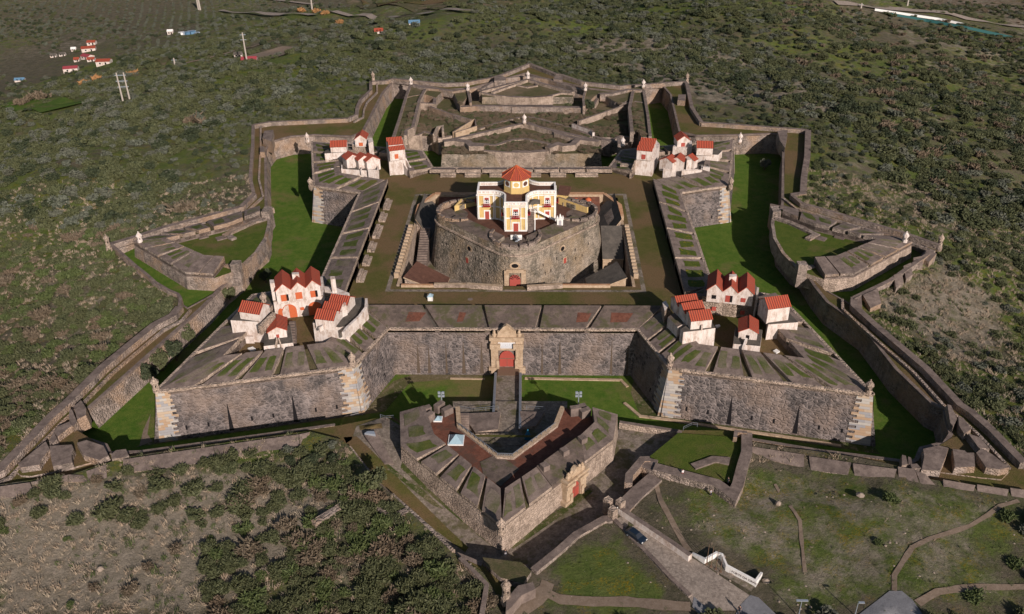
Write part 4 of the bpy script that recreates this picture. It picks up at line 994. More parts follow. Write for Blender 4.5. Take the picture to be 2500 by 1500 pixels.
# bridge
t = thing('bridge', 'paved ramp bridge with pale parapets crossing the lawn to the main gate', 'bridge', (0, -68, -13))
g0 = W(1228, 892, -10.6); pts_c = [V3(-1.0, -54.6, -11.0), V3(-.6, -80.0, -9.7)]
m = MB(); m.wall(pts_c+[V3(-.3, -87, -9.45)], 5.6, 3.6, 0, 1); m.build('deck', ['cobbles', 'pale_rubble'], t)
for s_ in (-1, 1):
    m = MB(); m.wall([V3(-1+s_*3.1, -58.5, -9.7), V3(-.6+s_*3.1, -82, -8.6)], .6, 4.6, 1, 0); m.build('parapet', ['pale_plaster', 'blue_grey_rail'], t)
m = MB(); m.box((-1.0, -56.2, -11.3), (5.4, 4.2, .55)); m.build('timber_flap', ['timber'], t)
# low pale drain kerbs on the ditch lawn, cobbled strips along the bastion feet
m = MB(); m.wall(XF('b1', lambda x, y: -12.75, 1190,57, 1770,68, 1810,108), .8, .5); tag(m.build('low_wall', ['ochre_stone']), 'low ochre kerb crossing the lawn right of the bridge', 'kerb')
m = MB(); m.wall(XF('b2', lambda x, y: -12.7, 60,205, 155,285, 320,305, 480,330, 750,372, 1000,405, 1370,465), .8, .5); tag(m.build('low_wall', ['ochre_stone']), 'long low ochre kerb along the foot of the right bastion ditch', 'kerb')
m = MB(); m.wall(XF('b1', lambda x, y: -12.8, 740,58, 950,62), .6, .3); tag(m.build('low_wall', ['ochre_stone']), 'short worn kerb in the lawn left of the bridge', 'kerb')
def patch(name, mat, pts, z, k=0): 
    m = MB(); m.poly([V3(p.x, p.y, z) for p in pts]); return struct(m.build(name, [mat]))
patch('pavement', 'ditch_stony', X('f', -12.99, 376,1072, 892,996, 962,930, 1040,905, 1190,905, 1190,918, 1000,935, 940,1005, 330,1092), -12.985)
patch('pavement', 'ditch_stony', X('f', -12.99, 1550,915, 1612,1000, 2130,1085, 2150,1110, 1565,1020, 1540,960), -12.985)
patch('pavement', 'dirt', X('f', -12.99, 340,1090, 350,1050, 368,1010, 360,1060, 372,1078), -12.98)
patch('lawn', 'ditch_lawn', X('f', -12.6, 950,1020, 905,1040, 850,1065, 1000,1200, 1120,1320, 1150,1330, 1000,1180, 900,1080), -12.66)
# traverse blocks of the two corner redoubts
def blocks(lab, crop, z, zb, polys, group):
    t = thing('redoubt', lab, 'outwork', X(crop, zb, *polys[0][:2])[0], group)
    for q in polys:
        L = X(crop, z, *q); n = len(L)
        cx = sum(L, Vector())/n
        for p in L:      # tops slope outwards
            p.z = z+.045*((p-cx).dot(V3(0, 1, 0)))
        m = MB(); m.prism(L, zb, .35, 0, 1); m.build('merlon', ['coping_stone', 'pale_rubble'], t)
    return t
t = blocks('small stone redoubt with big sloping merlons at the lower left corner', 'd2', -5.5, -9.2, [
    (215,1145, 555,890, 600,975, 500,1100, 470,1160, 250,1190), (600,940, 870,925, 890,975, 860,1040, 870,1130, 640,1175, 615,1090), (930,900, 1045,870, 1250,935, 1310,1050, 1200,1100, 1010,1045),
    (1340,1040, 1400,990, 1520,975, 1555,1050, 1480,1075, 1350,1090), (590,870, 650,770, 690,850, 640,900), (700,700, 850,640, 870,690, 690,820, 650,760), (890,460, 980,390, 1040,480, 1035,560, 930,610), (840,500, 870,500, 930,640, 880,700, 830,600)], 'small corner redoubts')
m = MB(); m.prism(X('d2', -7.0, 160,1215, 215,1150, 850,700, 1250,940, 1300,1080, 860,1200, 380,1300, 250,1290), -9.0, .4, 0, 1); m.build('terreplein', ['plaza_turf', 'pale_rubble'], t)
t = blocks('small stone redoubt with big sloping merlons at the lower right corner', 'd6', -4.0, -9.2, [
    (1255,975, 1440,935, 1560,965, 1530,1060, 1460,1225, 1240,1215, 1270,1060), (1610,975, 1760,995, 1785,1020, 1870,1020, 1885,1180, 1640,1190, 1635,1120), (1895,1020, 1960,970, 2090,1040, 2295,1190, 2180,1215, 2020,1190),
    (1680,585, 1740,600, 1835,730, 1755,785, 1690,690), (1800,790, 1940,835, 2060,965, 1930,955, 1870,880), (1545,440, 1590,450, 1665,600, 1620,690, 1585,650), (1000,1045, 1045,1055, 1070,1150, 1000,1170), (1075,1065, 1110,1080, 1125,1160, 1080,1150), (1100,1155, 1180,1150, 1230,1200, 1120,1200)], 'small corner redoubts')
m = MB(); m.prism(X('d6', -5.7, 1230,1220, 1240,1060, 1610,830, 1800,800, 2290,1190, 2300,1240, 2200,1340, 1900,1310), -9.0, .4, 0, 1); m.build('terreplein', ['plaza_turf', 'pale_rubble'], t)
# sloping glacis slabs in front of the covered way
def slabs(lab, c, quads, zi=-5.6, mat='coping_stone'):
    t = thing('glacis_wall', lab, 'wall', X(c, zi, *quads[0][:2])[0], 'sloping stone glacis walls')
    for q in quads:
        L = XF(c, lambda x, y: T0(x, y)+.45, *q); L[2].z -= .9; L[3].z -= .9
        m = MB(); m.prism(L, -9, 0, 0, 1); m.build('slab', [mat, 'pale_rubble'], t)
slabs('long pinkish sloping wall in front of the left bastion, above the scrub', 'd7', [(0,608, 780,495, 790,592, 0,700), (783,494, 1515,392, 1520,470, 793,585), (1520,392, 1610,372, 1560,420, 1525,468)])
slabs('sloping pinkish wall at the far left below the corner redoubt', 'b0', [(-60,720, 180,688, 200,740, -60,770), (185,686, 420,640, 520,625, 520,665), (520,620, 640,580, 640,640, 530,665)])
slabs('row of sloping stone slabs in front of the right bastion above dry grass', 'b2', [(820,470, 1145,520, 1150,582, 830,508), (1175,530, 1430,568, 1415,622, 1190,592), (1440,572, 1705,608, 1690,658, 1455,626), (1712,592, 1815,608, 1850,690, 1725,668), (1818,612, 1880,640, 1960,700, 1862,690), (1985,670, 2180,705, 2170,738, 1995,712), (2190,700, 2380,730, 2375,768, 2200,742), (2390,720, 2560,745, 2560,790, 2410,772)], -4.7)
breast(range(8+8, 17), 'stub', 1.2) if 0 else None
def wl(name, label, cat, c, z, pts, wd, h, mats=('coping_stone', 'pale_rubble'), group=None):
    L = XF(c, z, *pts) if callable(z) else X(c, z, *pts); t = thing(name, label, cat, L[0]-V3(0, 0, h), group); m = MB(); m.wall(L, wd, h, 0, 1); m.build('wall', list(mats), t); return t
slabs('stone slabs stepping up the slope right of the right outwork', 'd5', [(2045,540, 2160,590, 2080,660, 1990,620), (1880,640, 1990,620, 2000,700, 1900,700), (1760,740, 1850,700, 1880,810, 1800,870), (1640,850, 1740,820, 1770,900, 1680,980), (1270,1090, 1450,1010, 1500,1160, 1370,1215), (1165,1130, 1250,1090, 1270,1220, 1180,1200)], -4.3)
# walled terrace right of the gate outwork
t = thing('terrace_wall', 'rough stone wall round the grassy terrace right of the gate outwork', 'wall', X('b2', -7.4, 400, 600)[0])
m = MB(); m.wall(X('b2', -6.2, 240,590, 620,690, 715,760, 745,700, 770,600, 800,500, 800,385), 2.3, 2.6, 0, 1); m.wall(X('b2', -5.9, 800,385, 735,378, 730,415), .8, 1.6, 0, 1); m.wall(X('b2', -6.6, 150,560, 215,590, 230,545), 2.4, 3, 0, 1)
m.wall(X('b2', -6.4, 85,690, 90,640, 170,545, 215,545), 1.6, 5, 0, 1); m.build('wall', ['coping_stone', 'pale_rubble'], t)
struct(patch('lawn', 'lawn', X('b2', -7.34, 215,530, 385,390, 730,415, 790,395, 780,500, 735,700, 690,690, 240,580), -7.3))
m = MB(); m.wall(X('b2', -6.9, 475,590, 560,560, 600,545, 670,550, 665,572), 1.8, .9, 0); tag(m.build('ruined_wall', ['coping_stone']), 'curved ruined stone bench in the walled grassy terrace', 'ruin')
wl('path_wall', 'stepped wall top edging the shadowed ditch beside the entrance gate', 'wall', 'b2', lambda x, y: T0(x, y)+.4, (40,850, 95,790, 140,745, 250,650), 3.2, 2.2)
wl('path_wall', 'stone capped edge of the grassy triangle above the gate ditch', 'wall', 'b1', lambda x, y: T0(x, y)+.3, (1245,1215, 1400,1090, 1500,1000, 1670,905, 1720,905), 1.5, 1.2)
wl('path_wall', 'white washed crumbling wall along the cobbled access road', 'wall', 'e6', lambda x, y: terr(x, y)+1.5, (180,250, 300,330, 420,410, 540,490, 660,575), 1.0, 2.2, ('coping_stone', 'whitewash'))
wl('path_wall', 'low stone kerb wall left of the cobbled access road', 'wall', 'e6', lambda x, y: terr(x, y)+.5, (120,310, 180,370, 310,500, 420,610, 520,720, 660,850), .8, 1.0, ('coping_stone', 'pale_rubble'))
wl('path_wall', 'short rough wall inside the gate ditch near the small gate', 'wall', 'e5', -10.4, (1130,690, 1180,715, 1225,715), 1.4, 3)
wl('ruined_wall', 'broken low wall line left of the cobbled ditch path', 'wall', 'b1', -6.3, (130,470, 200,560, 270,650), .7, .8, ('pale_rubble', 'pale_rubble'), 'low ruined walls in the scrub')
wl('ruined_wall', 'long low masonry edge between scrub and the green ditch strip', 'wall', 'b1', -6.3, (390,760, 560,910, 760,1100), .7, .8, ('pale_rubble', 'pale_rubble'), 'low ruined walls in the scrub')
wl('ruined_wall', 'low wall spur running down into the dense broom scrub', 'wall', 'b0', -6.2, (1890,930, 2050,830, 2200,680), 1.5, 1.0, ('pale_rubble', 'pale_rubble'), 'low ruined walls in the scrub')
wl('ruined_wall', 'crossing low walls in the scrub beside the watermark-free path', 'wall', 'b1', -6.2, (300,820, 370,905, 480,850), 1.4, .8, ('pale_rubble', 'pale_rubble'), 'low ruined walls in the scrub')['label'] = 'angled low walls in the scrub left of the cobbled ditch'
wl('ruined_wall', 'thin wall line at the tip of the outer ditch beside the front sentry post', 'wall', 'b1', -5.9, (800,1140, 960,1300, 930,1480), .8, 1.0, ('coping_stone', 'pale_rubble'), 'low ruined walls in the scrub')
m = MB(); m.prism(X('b1', -7.2, 935,1140, 1170,1170, 1230,1225, 1180,1300, 1040,1260, 960,1190), -12.8, 0, 0, 1); tag(m.build('corner_platform', ['weeds', 'pale_rubble']), 'weedy flat platform at the tip of the cobbled ditch', 'platform')
m = MB(); m.prism(X('b1', -5.7, 1080,1390, 1150,1310, 1240,1290, 1255,1330, 1170,1370, 1110,1440, 1075,1470), -8, 0, 0, 0); tag(m.build('stone_landing', ['coping_stone']), 'broken stone landing beside the front sentry post', 'platform')
# vault mound with glass hatch left of the gate outwork
t = thing('tunnel_entrance', 'sloping tunnel roof with a metal hatch left of the gate outwork', 'tunnel entrance', X('b1', -7.6, 260, 400)[0])
m = MB(); q = XF('b1', lambda x, y: gdz(x, y)+.9, 220,400, 290,375, 400,560, 340,560); q[2].z -= .7; q[3].z -= .7; m.prism(q, -12.9); m.build('ramp', ['coping_stone'], t); m = MB(); q = XF('b1', lambda x, y: gdz(x, y)+1.3, 222,390, 240,378, 280,378, 288,398); m.prism(q, -12); m.build('hatch', ['light_metal'], t)

# ------------------------------------------------------------------ hornwork behind the fort
HW = thing('hornwork', 'large ruined outwork behind the fort with two weedy branches', 'outwork', (0, 100, -13))
def pw(t, name, c, z, pts, wd, h, mats=('coping_stone', 'pale_rubble'), closed=False):
    m = MB(); m.wall(X(c, z, *pts), wd, h, 0, 1, closed); return m.build(name, list(mats), t)
LB = X('d3', -3.0, 545,925, 620,690, 700,420, 750,290, 930,320, 1440,340, 1480,380, 1350,540, 1270,370, 1150,350, 1060,440, 930,400, 860,460, 780,800, 700,830, 680,910)
m = MB(); m.prism(LB, -13.2, 1.2, 1, 0); m.build('left_branch', ['pale_rubble', 'weeds'], HW)
RB = X('d4', -3.0, 1670,915, 1640,640, 1590,360, 1580,290, 1400,340, 1190,370, 900,340, 860,360, 880,540, 1000,420, 1060,380, 1300,520, 1420,460, 1460,860, 1520,830, 1560,915)
m = MB(); m.prism(RB, -13.2, 1.2, 1, 0); m.build('right_branch', ['pale_rubble', 'weeds'], HW)
m = MB(); m.prism(X('d3', -6.5, 700,900, 860,450, 1060,440, 1350,480, 2100,480)+X('d4', -6.5, 870,480, 1060,430, 1420,500, 1480,920), -13.1, 0, 0, 1); m.build('terreplein', ['weeds', 'pale_rubble'], HW)
pw(HW, 'outer_parapet', 'd3', -2.4, (545,915, 620,690, 700,420, 750,285), 1.2, 2); pw(HW, 'inner_wall', 'd3', -2.2, (690,895, 700,830, 780,790, 860,460, 930,330), 1.3, 4.0, ('coping_stone', 'pale_plaster'))
pw(HW, 'outer_parapet', 'd3', -2.0, (750,270, 930,315, 1100,330, 1260,355, 1440,330), 2.2, 3); pw(HW, 'outer_parapet', 'd3', -2.2, (1440,330, 1480,500), 1.0, 6)
pw(HW, 'curtain_parapet', 'd3', -3.6, (1350,545, 1520,535, 1980,535, 2473,535), 2.4, 3, ('coping_stone', 'pale_rubble')); pw(HW, 'curtain_parapet', 'd4', -3.6, (0,540, 240,540, 660,550, 870,555), 2.4, 3)
pw(HW, 'outer_parapet', 'd4', -2.2, (1670,905, 1640,640, 1590,350), 1.2, 2); pw(HW, 'inner_wall', 'd4', -2.2, (1450,850, 1420,560, 1460,360), 1.4, 4.2)
pw(HW, 'outer_parapet', 'd4', -2.0, (1580,345, 1400,340, 1200,385, 1060,390), 2.2, 3.2); pw(HW, 'outer_parapet', 'd4', -2.2, (885,360, 860,440, 870,540), 1.0, 4)
for k, (z, pts) in enumerate(((-2.8, (700,435, 790,415, 880,400)), (-3, (670,550, 840,520)), (-3, (650,620, 820,590)), (-3, (620,690, 800,650)), (-3, (570,850, 700,800)))): pw(HW, 'bed_kerb', 'd3', z, pts, .6, .4)
for k, (z, pts) in enumerate(((-2.8, (1480,480, 1600,500)), (-3, (1430,590, 1620,610)), (-3, (1440,660, 1640,680)), (-3, (1500,830, 1660,855)), (-2.9, (1240,500, 1430,500)), (-3.2, (1230,400, 1290,440, 1420,420)))): pw(HW, 'bed_kerb', 'd4', z, pts, .9, .8)
pw(HW, 'cross_wall', 'd3', -4.0, (980,540, 1200,620, 1480,705), 1.0, 2.6); pw(HW, 'cross_wall', 'd3', -3.8, (1270,850, 1330,810, 1530,690, 1545,780, 1290,860), .7, 3.4, ('coping_stone', 'ochre_stone'))
pw(HW, 'cross_wall', 'd3', -3.2, (870,500, 1040,510, 1050,440), 1.4, 3.4, ('coping_stone', 'pale_plaster')); pw(HW, 'postern', 'd3', -3.4, (1035,880, 1080,790, 1140,775, 1145,850), .9, 3.4, ('pale_plaster', 'pale_plaster'))
pw(HW, 'cross_wall', 'd4', -4.0, (800,720, 1000,650, 1310,545, 1420,520), 1.0, 3.0, ('coping_stone', 'pale_plaster')); pw(HW, 'cross_wall', 'd4', -4.4, (730,750, 960,830, 985,860), .9, 3, ('coping_stone', 'whitewash'))
pw(HW, 'cross_wall', 'd4', -4.2, (990,520, 1040,430, 1060,370), 1.2, 2.6, ('coping_stone', 'pale_plaster')); pw(HW, 'cross_wall', 'd4', -3.6, (1300,1000, 1290,920), 1.4, 5.5)
pw(HW, 'retaining_edge', 'd3', -5.6, (680,905, 840,890, 920,850, 1010,870, 1100,930), 1.2, 7, ('coping_stone', 'pale_plaster')); pw(HW, 'retaining_edge', 'd4', -5.6, (1560,925, 1310,900, 1180,960, 1080,940), 1.2, 6.5)
# rear ravelins (inner one seen whole, the farther one above it)
def rear_rav(label, tipc, Lp, Rp, zt_, gz, det):
    t = thing('ravelin', label, 'outwork', (0, 90, -13), 'triangular outworks')
    T = X(*tipc)[0]; Lf, Rt = X(*Lp), X(*Rp)
    top = [T]+Rt+list(reversed(Lf))
    m = MB(); m.prism([V3(p.x, p.y, gz) for p in top], -13.3, 1.0, 1, 0); m.build('scarp_wall', ['tower_stone', 'weeds'], t)
    m = MB(); m.wall([Lf[0], T], 1.8, 2.0, 0, 1); m.wall([T, Rt[0]], 1.8, 2.0, 0, 1); m.build('parapet', ['coping_stone', 'pale_plaster'], t)
    for pts, wd, h, zz in det: m = MB(); m.wall(X(*pts), wd, h, 0, 1); m.build('inner_wall', ['coping_stone', 'pale_plaster'], t)
    return t
rear_rav('near rear outwork with curved gorge wall, directly behind the domed house', ('d3', -3.4, 2125, 745), ('d3', -3.4, 1160,960, 1130,1070), ('d4', -3.4, 1060,960, 1075,1060), -3.4, -5.2,
    [(('d3', -4.4, 1480,985, 1640,1000, 1780,1010, 1980,945, 2140,935, 2280,960, 2473,1010), 1.6, 1.4, 0), (('d3', -2.8, 1150,960, 1280,945, 1440,965, 1490,1010, 1640,1010), 3.0, 8.5, 0), (('d3', -4.2, 1640,1075, 1900,1095, 2200,1098, 2473,1075), 1.2, 8.0, 0), (('d4', -4.2, 0,1082, 240,1082, 430,1065), 1.2, 8.0, 0),
     (('d4', -2.9, 430,1040, 560,990, 620,1010, 730,1000, 800,935, 1050,960), 2.6, 8.5, 0), (('d4', -3.2, 190,735, 330,790, 500,840, 530,860), 1.6, 2.0, 0), (('d4', -3.2, 530,860, 700,910, 820,935), 2.2, 2.4, 0)])
pw(HW, 'ditch_wall', 'd3', -5.9, (1080,935, 1560,820, 1800,740, 2110,665), 1.4, 4.5, ('coping_stone', 'pale_plaster')); pw(HW, 'ditch_wall', 'd4', -5.9, (150,665, 340,690, 480,735, 700,800, 900,870, 1080,930, 1280,970), 1.4, 5, ('coping_stone', 'tower_stone'))
rear_rav('farthest outwork at the back tip with a pale curved gorge wall', ('d3', -2.2, 2175, 215), ('d3', -2.2, 1600,355, 1620,400), ('d4', -2.2, 740,370, 735,400), -2.2, -3.4,
    [(('d3', -2.6, 1590,370, 1780,405, 2000,430, 2220,435, 2473,415), 1.2, 8, 0), (('d4', -2.6, 0,420, 240,432, 430,418, 600,375, 735,385), 1.2, 8, 0), (('d3', -2.8, 2040,285, 2170,310, 2280,290, 2260,265), .8, 1.2, 0), (('d3', -2.4, 1740,370, 1900,310, 2160,225), 1.4, 1.6, 0)])
wl('rear_breastwork', 'stone breastwork stepping to a point at the very back of the fort', 'wall', 'd3', -3.0, (1580,345, 1760,240, 1900,200, 2170,175), 1.5, 2.4)
wl('rear_breastwork', 'inner breastwork right of the rear sentry post', 'wall', 'd4', -3.0, (200,180, 450,215, 740,310, 870,345), 1.5, 2.4)
for c, q, lab in (('d3', (1765,185, 1830,165, 1905,195, 1900,230, 1765,235), 'square stone traverse on the rear breastwork, left of the point'), ('d4', (525,170, 610,175, 612,230, 500,210), 'square stone traverse on the rear breastwork, right of the point')):
    m = MB(); m.prism(X(c, -2.0, *q), -6.5, 0, 0, 1); tag(m.build('traverse_block', ['coping_stone', 'pale_rubble']), lab, 'traverse', 'rear traverses')
for c, q, z, lab in (('d1', (2200,-1440+55, 2310,-1440+40, 2290,-1255, 2180,-1300), -2.6, 'battered stone traverse at the left rear corner of the outer path'),
                     ('c2', (985,790, 1045,785, 1040,840, 1030,895, 1000,850), -2.8, 'stone traverse at the right rear corner of the outer path'),
                     ('d1', (2150,-1200, 2205,-1200, 2205,-1130, 2150,-1130), -3.6, 'small stone block beside the left outer path'),
                     ('d4', (2010,400, 2100,400, 2090,480, 2000,470), -2.8, 'stone traverse crossing the right rear path')):
    m = MB(); m.prism(X(c, z, *q), -7.5, .2, 0, 1); tag(m.build('traverse_block', ['coping_stone', 'pale_rubble']), lab, 'traverse')

# ------------------------------------------------------------------ sentry boxes
def sentry(c, x, y, z, label, h=3.6, r=.85, pillar=False, mat='whitewash'):
    p = X(c, z, x, y)[0]; t = thing('sentry_box', label, 'sentry box', (p.x, p.y, z), 'stone sentry boxes at the corners')
    m = MB()
    if pillar: m.lathe((p.x, p.y, z-1.5), [(r*1.35, 0), (r*1.2, 1.5), (r*.95, 1.6)], 6)
    m.lathe((p.x, p.y, z-1.3), [(.1, 0), (r*.6, .5), (r, 1.1), (r, 1.35)], 8); m.build('corbel', ['pale_plaster'], t)
    m = MB(); m.lathe((p.x, p.y, z), [(r*.92, 0), (r*.92, h*.62)], 8); b = m.build('body', [mat], t)
    m = MB()
    for a in (0, 1, 2, 3, 4, 5): 
        q = a*math.pi/3; n_ = V3(math.cos(q), math.sin(q), 0); d = V3(-n_.y, n_.x, 0); c_ = V3(p.x, p.y, z+h*.33)+n_*(r*.93); m.poly([c_+d*u+V3(0, 0, w_) for u, w_ in ((-.12, 0), (.12, 0), (.12, .6), (-.12, .6))])
    m.build('slits', ['dark_opening'], b, norm=False)
    m = MB(); m.lathe((p.x, p.y, z+h*.62), [(r*1.15, 0), (r*1.15, .2), (r*.85, .55), (r*.45, .95), (.15, 1.15), (.22, 1.35), (.03, 1.6)], 8); m.build('cap', [mat], t)
for a in ((('f', 382,953, -.2), 'sentry box on the outer point of the front left bastion'), (('f', 861,892, -.2), 'sentry box on the inner shoulder of the front left bastion, by the orange corner stones'),
          (('f', 1635,894, -.2), 'sentry box on the inner shoulder of the front right bastion, at the shade edge'), (('f', 2119,960, -.2), 'sentry box on the outer point of the front right bastion'),
          (('f', 751,347, -.2), 'distant sentry box on the far left bastion point'), (('f', 1806,347, -.2), 'distant sentry box on the far right bastion point'),
          (('f', 759,458, -.2), 'sentry box on the near corner of the far left bastion'), (('f', 1783,458, -.2), 'sentry box on the near corner of the far right bastion'),
          (('f', 343,592, -3), 'bright white sentry box on the tip of the left outwork'), (('f', 2208,592, -3), 'bright white sentry box on the tip of the right outwork'),
          (('f', 1224,1300, -4), 'sentry box on the front point of the gate outwork'), (('f', 1280,300, -2.8), 'white sentry box with a dark split wall below, on the near rear outwork'),
          (('d3', 2170,205, -2), 'tiny white sentry box at the very back point'), (('d3', 760,280, -2.2), 'tiny sentry box at the left horn of the rear outwork'), (('d4', 1585,310, -2.2), 'tiny sentry box at the right horn of the rear outwork'),
          (('d3', 1445,350, -2.2), 'tiny sentry box on the inner left shoulder of the rear outwork'), (('d4', 885,350, -2.2), 'tiny sentry box on the inner right shoulder of the rear outwork'),
          (('f', 645,742, .4), 'stone sentry turret among trees left of the triple-gabled house'), (('f', 1520,356, -2.4), 'small pale turret beside the far right tall house')):
    sentry(a[0][0], a[0][1], a[0][2], a[0][3], a[1], 3.2 if 'tiny' in a[1] or 'turret' in a[1] else 3.5, .85, False, 'pale_plaster' if 'front' in a[1] or 'near corner' in a[1] or 'stone' in a[1] else 'whitewash')
for a, lab in ((('f', 265,603, -5.6), 'leaning tall sentry post at the far left tip of the outer path'), (('f', 2293,603, -5.6), 'tall pale sentry post at the far right tip of the outer path'),
               (('d3', 305,235, -4.0), 'small sentry post at the left rear tip of the outer path'), (('d4', 2112,250, -4.0), 'small sentry post at the right rear tip of the outer path'), (('f', 1236,1458, -5.8), 'pale sentry post on the foremost point, at the bottom of the picture')):
    sentry(*a, lab, 4.6, .8, True, 'pale_plaster')

# ------------------------------------------------------------------ barracks houses on the bastions
def house(t, A, B, ze, depth, zb, kind='ridge', rise=1.5, n=1, wall='whitewash', ops=(), over=.25, nm='upper_room'):
    """A,B = front eave corners (world xy) seen left and right; kind 'gable': n gables face the front; 'ridge': ridge parallel to AB"""
    A, B = V3(A.x, A.y, 0), V3(B.x, B.y, 0); d = (B-A).normalized(); w_ = (B-A).length; v = V3(-d.y, d.x, 0); U = V3(0, 0, 1)
    m = MB(); P = lambda a, b, z: A+d*a+v*b+U*z
    m.prism([P(0, 0, ze), P(w_, 0, ze), P(w_, depth, ze), P(0, depth, ze)], zb)
    rf = MB(); o = over
    if kind == 'gable':
        g = w_/n
        for i in range(n):
            for b in (0, depth): m.poly([P(i*g, b, ze), P((i+1)*g, b, ze), P((i+.5)*g, b, ze+rise)])
            k = math.hypot(g/2, rise)
            for x0, z0_, x1, z1_ in ((i*g, ze+.08, (i+.5)*g, ze+rise+.08), ((i+1)*g, ze+.08, (i+.5)*g, ze+rise+.08)):
                if i == 0 and x0 == 0: x0 -= o
                if i == n-1 and x0 == w_: x0 += o
                rf.poly([P(x0, -o, z0_), P(x0, depth+o, z0_), P(x1, depth+o, z1_), P(x1, -o, z1_)], 0, [(0, 0), (depth, 0), (depth, k), (0, k)])
    else:
        for a in (0, w_): m.poly([P(a, 0, ze), P(a, depth, ze), P(a, depth/2, ze+rise)])
        k = math.hypot(depth/2, rise)
        for b0, b1 in ((-o, depth/2), (depth+o, depth/2)):
            z0_ = ze+.08-(rise*o/(depth/2)); rf.poly([P(-o*.6, b0, z0_), P(w_+o*.6, b0, z0_), P(w_+o*.6, b1, ze+rise+.08), P(-o*.6, b1, ze+rise+.08)], 0, [(0, 0), (w_, 0), (w_, k), (0, k)])
    m.build(nm, [wall], t); R = rf.build('roof', ['red_tiles'], t, norm=False); sol = R.modifiers.new('s', 'SOLIDIFY'); sol.thickness = .14; sol.offset = 1
    for fx, z_, ow, oh, mt, nmz in ops:
        q = MB(); c = w_*fx; arch = nmz == 'arch'
        pts = [(c-ow/2, z_), (c+ow/2, z_), (c+ow/2, z_+oh*(.6 if arch else 1))]+([(c+ow/2*math.cos(a), z_+oh*.6+oh*.4*math.sin(a)) for a in [math.pi*i/8 for i in range(1, 8)]] if arch else [])+[(c-ow/2, z_+oh*(.6 if arch else 1))]
        q.poly([P(x, -.07, z) for x, z in pts]); q.build('door' if arch or oh > 1.8 else 'window', [mt], t, norm=False)
    return P, w_
def block(t, pts, zb, mt='grey_roof_slab', ms='whitewash', name='lower_storey'):
    m = MB(); m.prism(pts, zb, .1, 0, 1); return m.build(name, [mt, ms], t)
def hs(label, group='barracks houses on the bastions'): 
    return thing('barracks_house', label, 'house', (0, 0, 0), group)
OD, DK, RD = 'orange_door', 'dark_opening', 'red_door'
E1 = lambda z, *a: X('e1', z, *a); E2 = lambda z, *a: X('e2', z, *a); E3 = lambda z, *a: X('e3', z, *a); D4 = lambda z, *a: X('d4', z, *a)
# front left bastion
t = hs('triple-gabled white house with orange doors and two orange arches, front left')
a, b = E1(7.2, 430,252, 808,205); P, w_ = house(t, a, b, 7.2, 7.5, 3.4, 'gable', 1.9, 3, ops=((.16, 4.1, 1.5, 1.9, OD, 'd'), (.5, 4.2, 1.7, 2.0, OD, 'd'), (.83, 4.2, 1.5, 1.9, OD, 'd'), (.24, 4.1, .6, 1.9, DK, 'd'), (.90, 4.2, .6, 1.9, DK, 'd')))
L0, L1 = E1(3.7, 412,345, 842,296); d_ = (L1-L0).normalized(); v_ = V3(-d_.y, d_.x, 0); block(t, [L0, L1, L1+v_*11, L0+v_*11], -1.4, 'whitewash')
m = MB(); m.wall([L0+v_*.15+V3(0, 0, .25), L1+v_*.15+V3(0, 0, .25)], .3, .35); m.build('ledge', ['pale_plaster'], t)
for fx, ow, oh in ((.115, 1.5, 3.1), (.285, 3.6, 4.0), (.80, 3.6, 3.9)):
    m = MB(); c = L0+d_*((L1-L0).length*fx)-v_*.18; c.z = 0; m.poly([c+d_*x+V3(0, 0, z-1.3) for x, z in [(-ow/2, 0), (ow/2, 0), (ow/2, oh*.55)]+[(ow/2*math.cos(q), oh*.55+oh*.45*math.sin(q)) for q in [math.pi*i/10 for i in range(1, 10)]]+[(-ow/2, oh*.55)]]); o = m.build('arched_door', [OD], t, norm=False)
    if ow > 2 and fx < .5: m = MB(); m.poly([c-v_*.06+d_*x+V3(0, 0, z-1.3) for x, z in [(-ow/2, 0), (-.1, 0), (-.1, oh*.97), (-ow*.3, oh*.88), (-ow/2, oh*.55)]]); m.build('open_half', ['whitewash'], o, norm=False)
m = MB(); c = L0+d_*((L1-L0).length*.54)-v_*.18; c.z = 1.0; m.poly([c+d_*x+V3(0, 0, z) for x, z in ((-.5, -.5), (.5, -.5), (.5, .4), (-.5, .4))]); m.build('window', [OD], t, norm=False)
def chimney(t, pts, z, zb, mat='whitewash'): m = MB(); m.prism(pts, zb, 0, 0, 0); m.build('chimney', [mat], t)
chimney(t, E1(8.6, 378,152, 415,150, 420,180, 382,185), 8.6, -1); chimney(t, E1(9.6, 568,90, 628,88, 630,105, 570,108), 9.6, 3); chimney(t, E1(6.5, 895,125, 935,122, 940,145, 900,150), 6.5, -1)
t = hs('white outbuilding and stair right of the triple-gabled house, front left bastion'); block(t, E1(2.4, 835,205, 960,225, 1060,265, 1030,300, 850,240), -1.4, 'whitewash')
t = hs('white house with three stepped red roofs on the flank, front left bastion')
block(t, E1(4.6, 748,520, 975,560, 1040,545, 1215,380, 1180,300, 1100,310, 1080,330, 860,300, 790,420), -1.4, 'grey_roof_slab')
for i, (x0, y0, x1, y1) in enumerate(((766,482, 926,500), (828,418, 972,438), (885,352, 1040,374))):
    a, b = E1(6.8, x0, y0, x1, y1); house(t, a, b, 6.8, 4.4, 4.0, 'ridge', 1.4, 1)
m = MB(); m.wall([*E1(5.6, 1005,600, 1045,550, 1145,460), *E1(6.2, 1200,385, 1205,310)], .6, 2, 0); m.build('stepped_parapet', ['whitewash'], t); chimney(t, E1(7.4, 985,360, 1025,345, 1035,370, 995,390), 7.4, 3)
m = MB(); m.wall(E1(5.4, 800,560, 830,545, 845,510), .4, 1.2); m.build('flue', ['whitewash'], t)
t = hs('small white house with one long red roof, leftmost on the front left bastion')
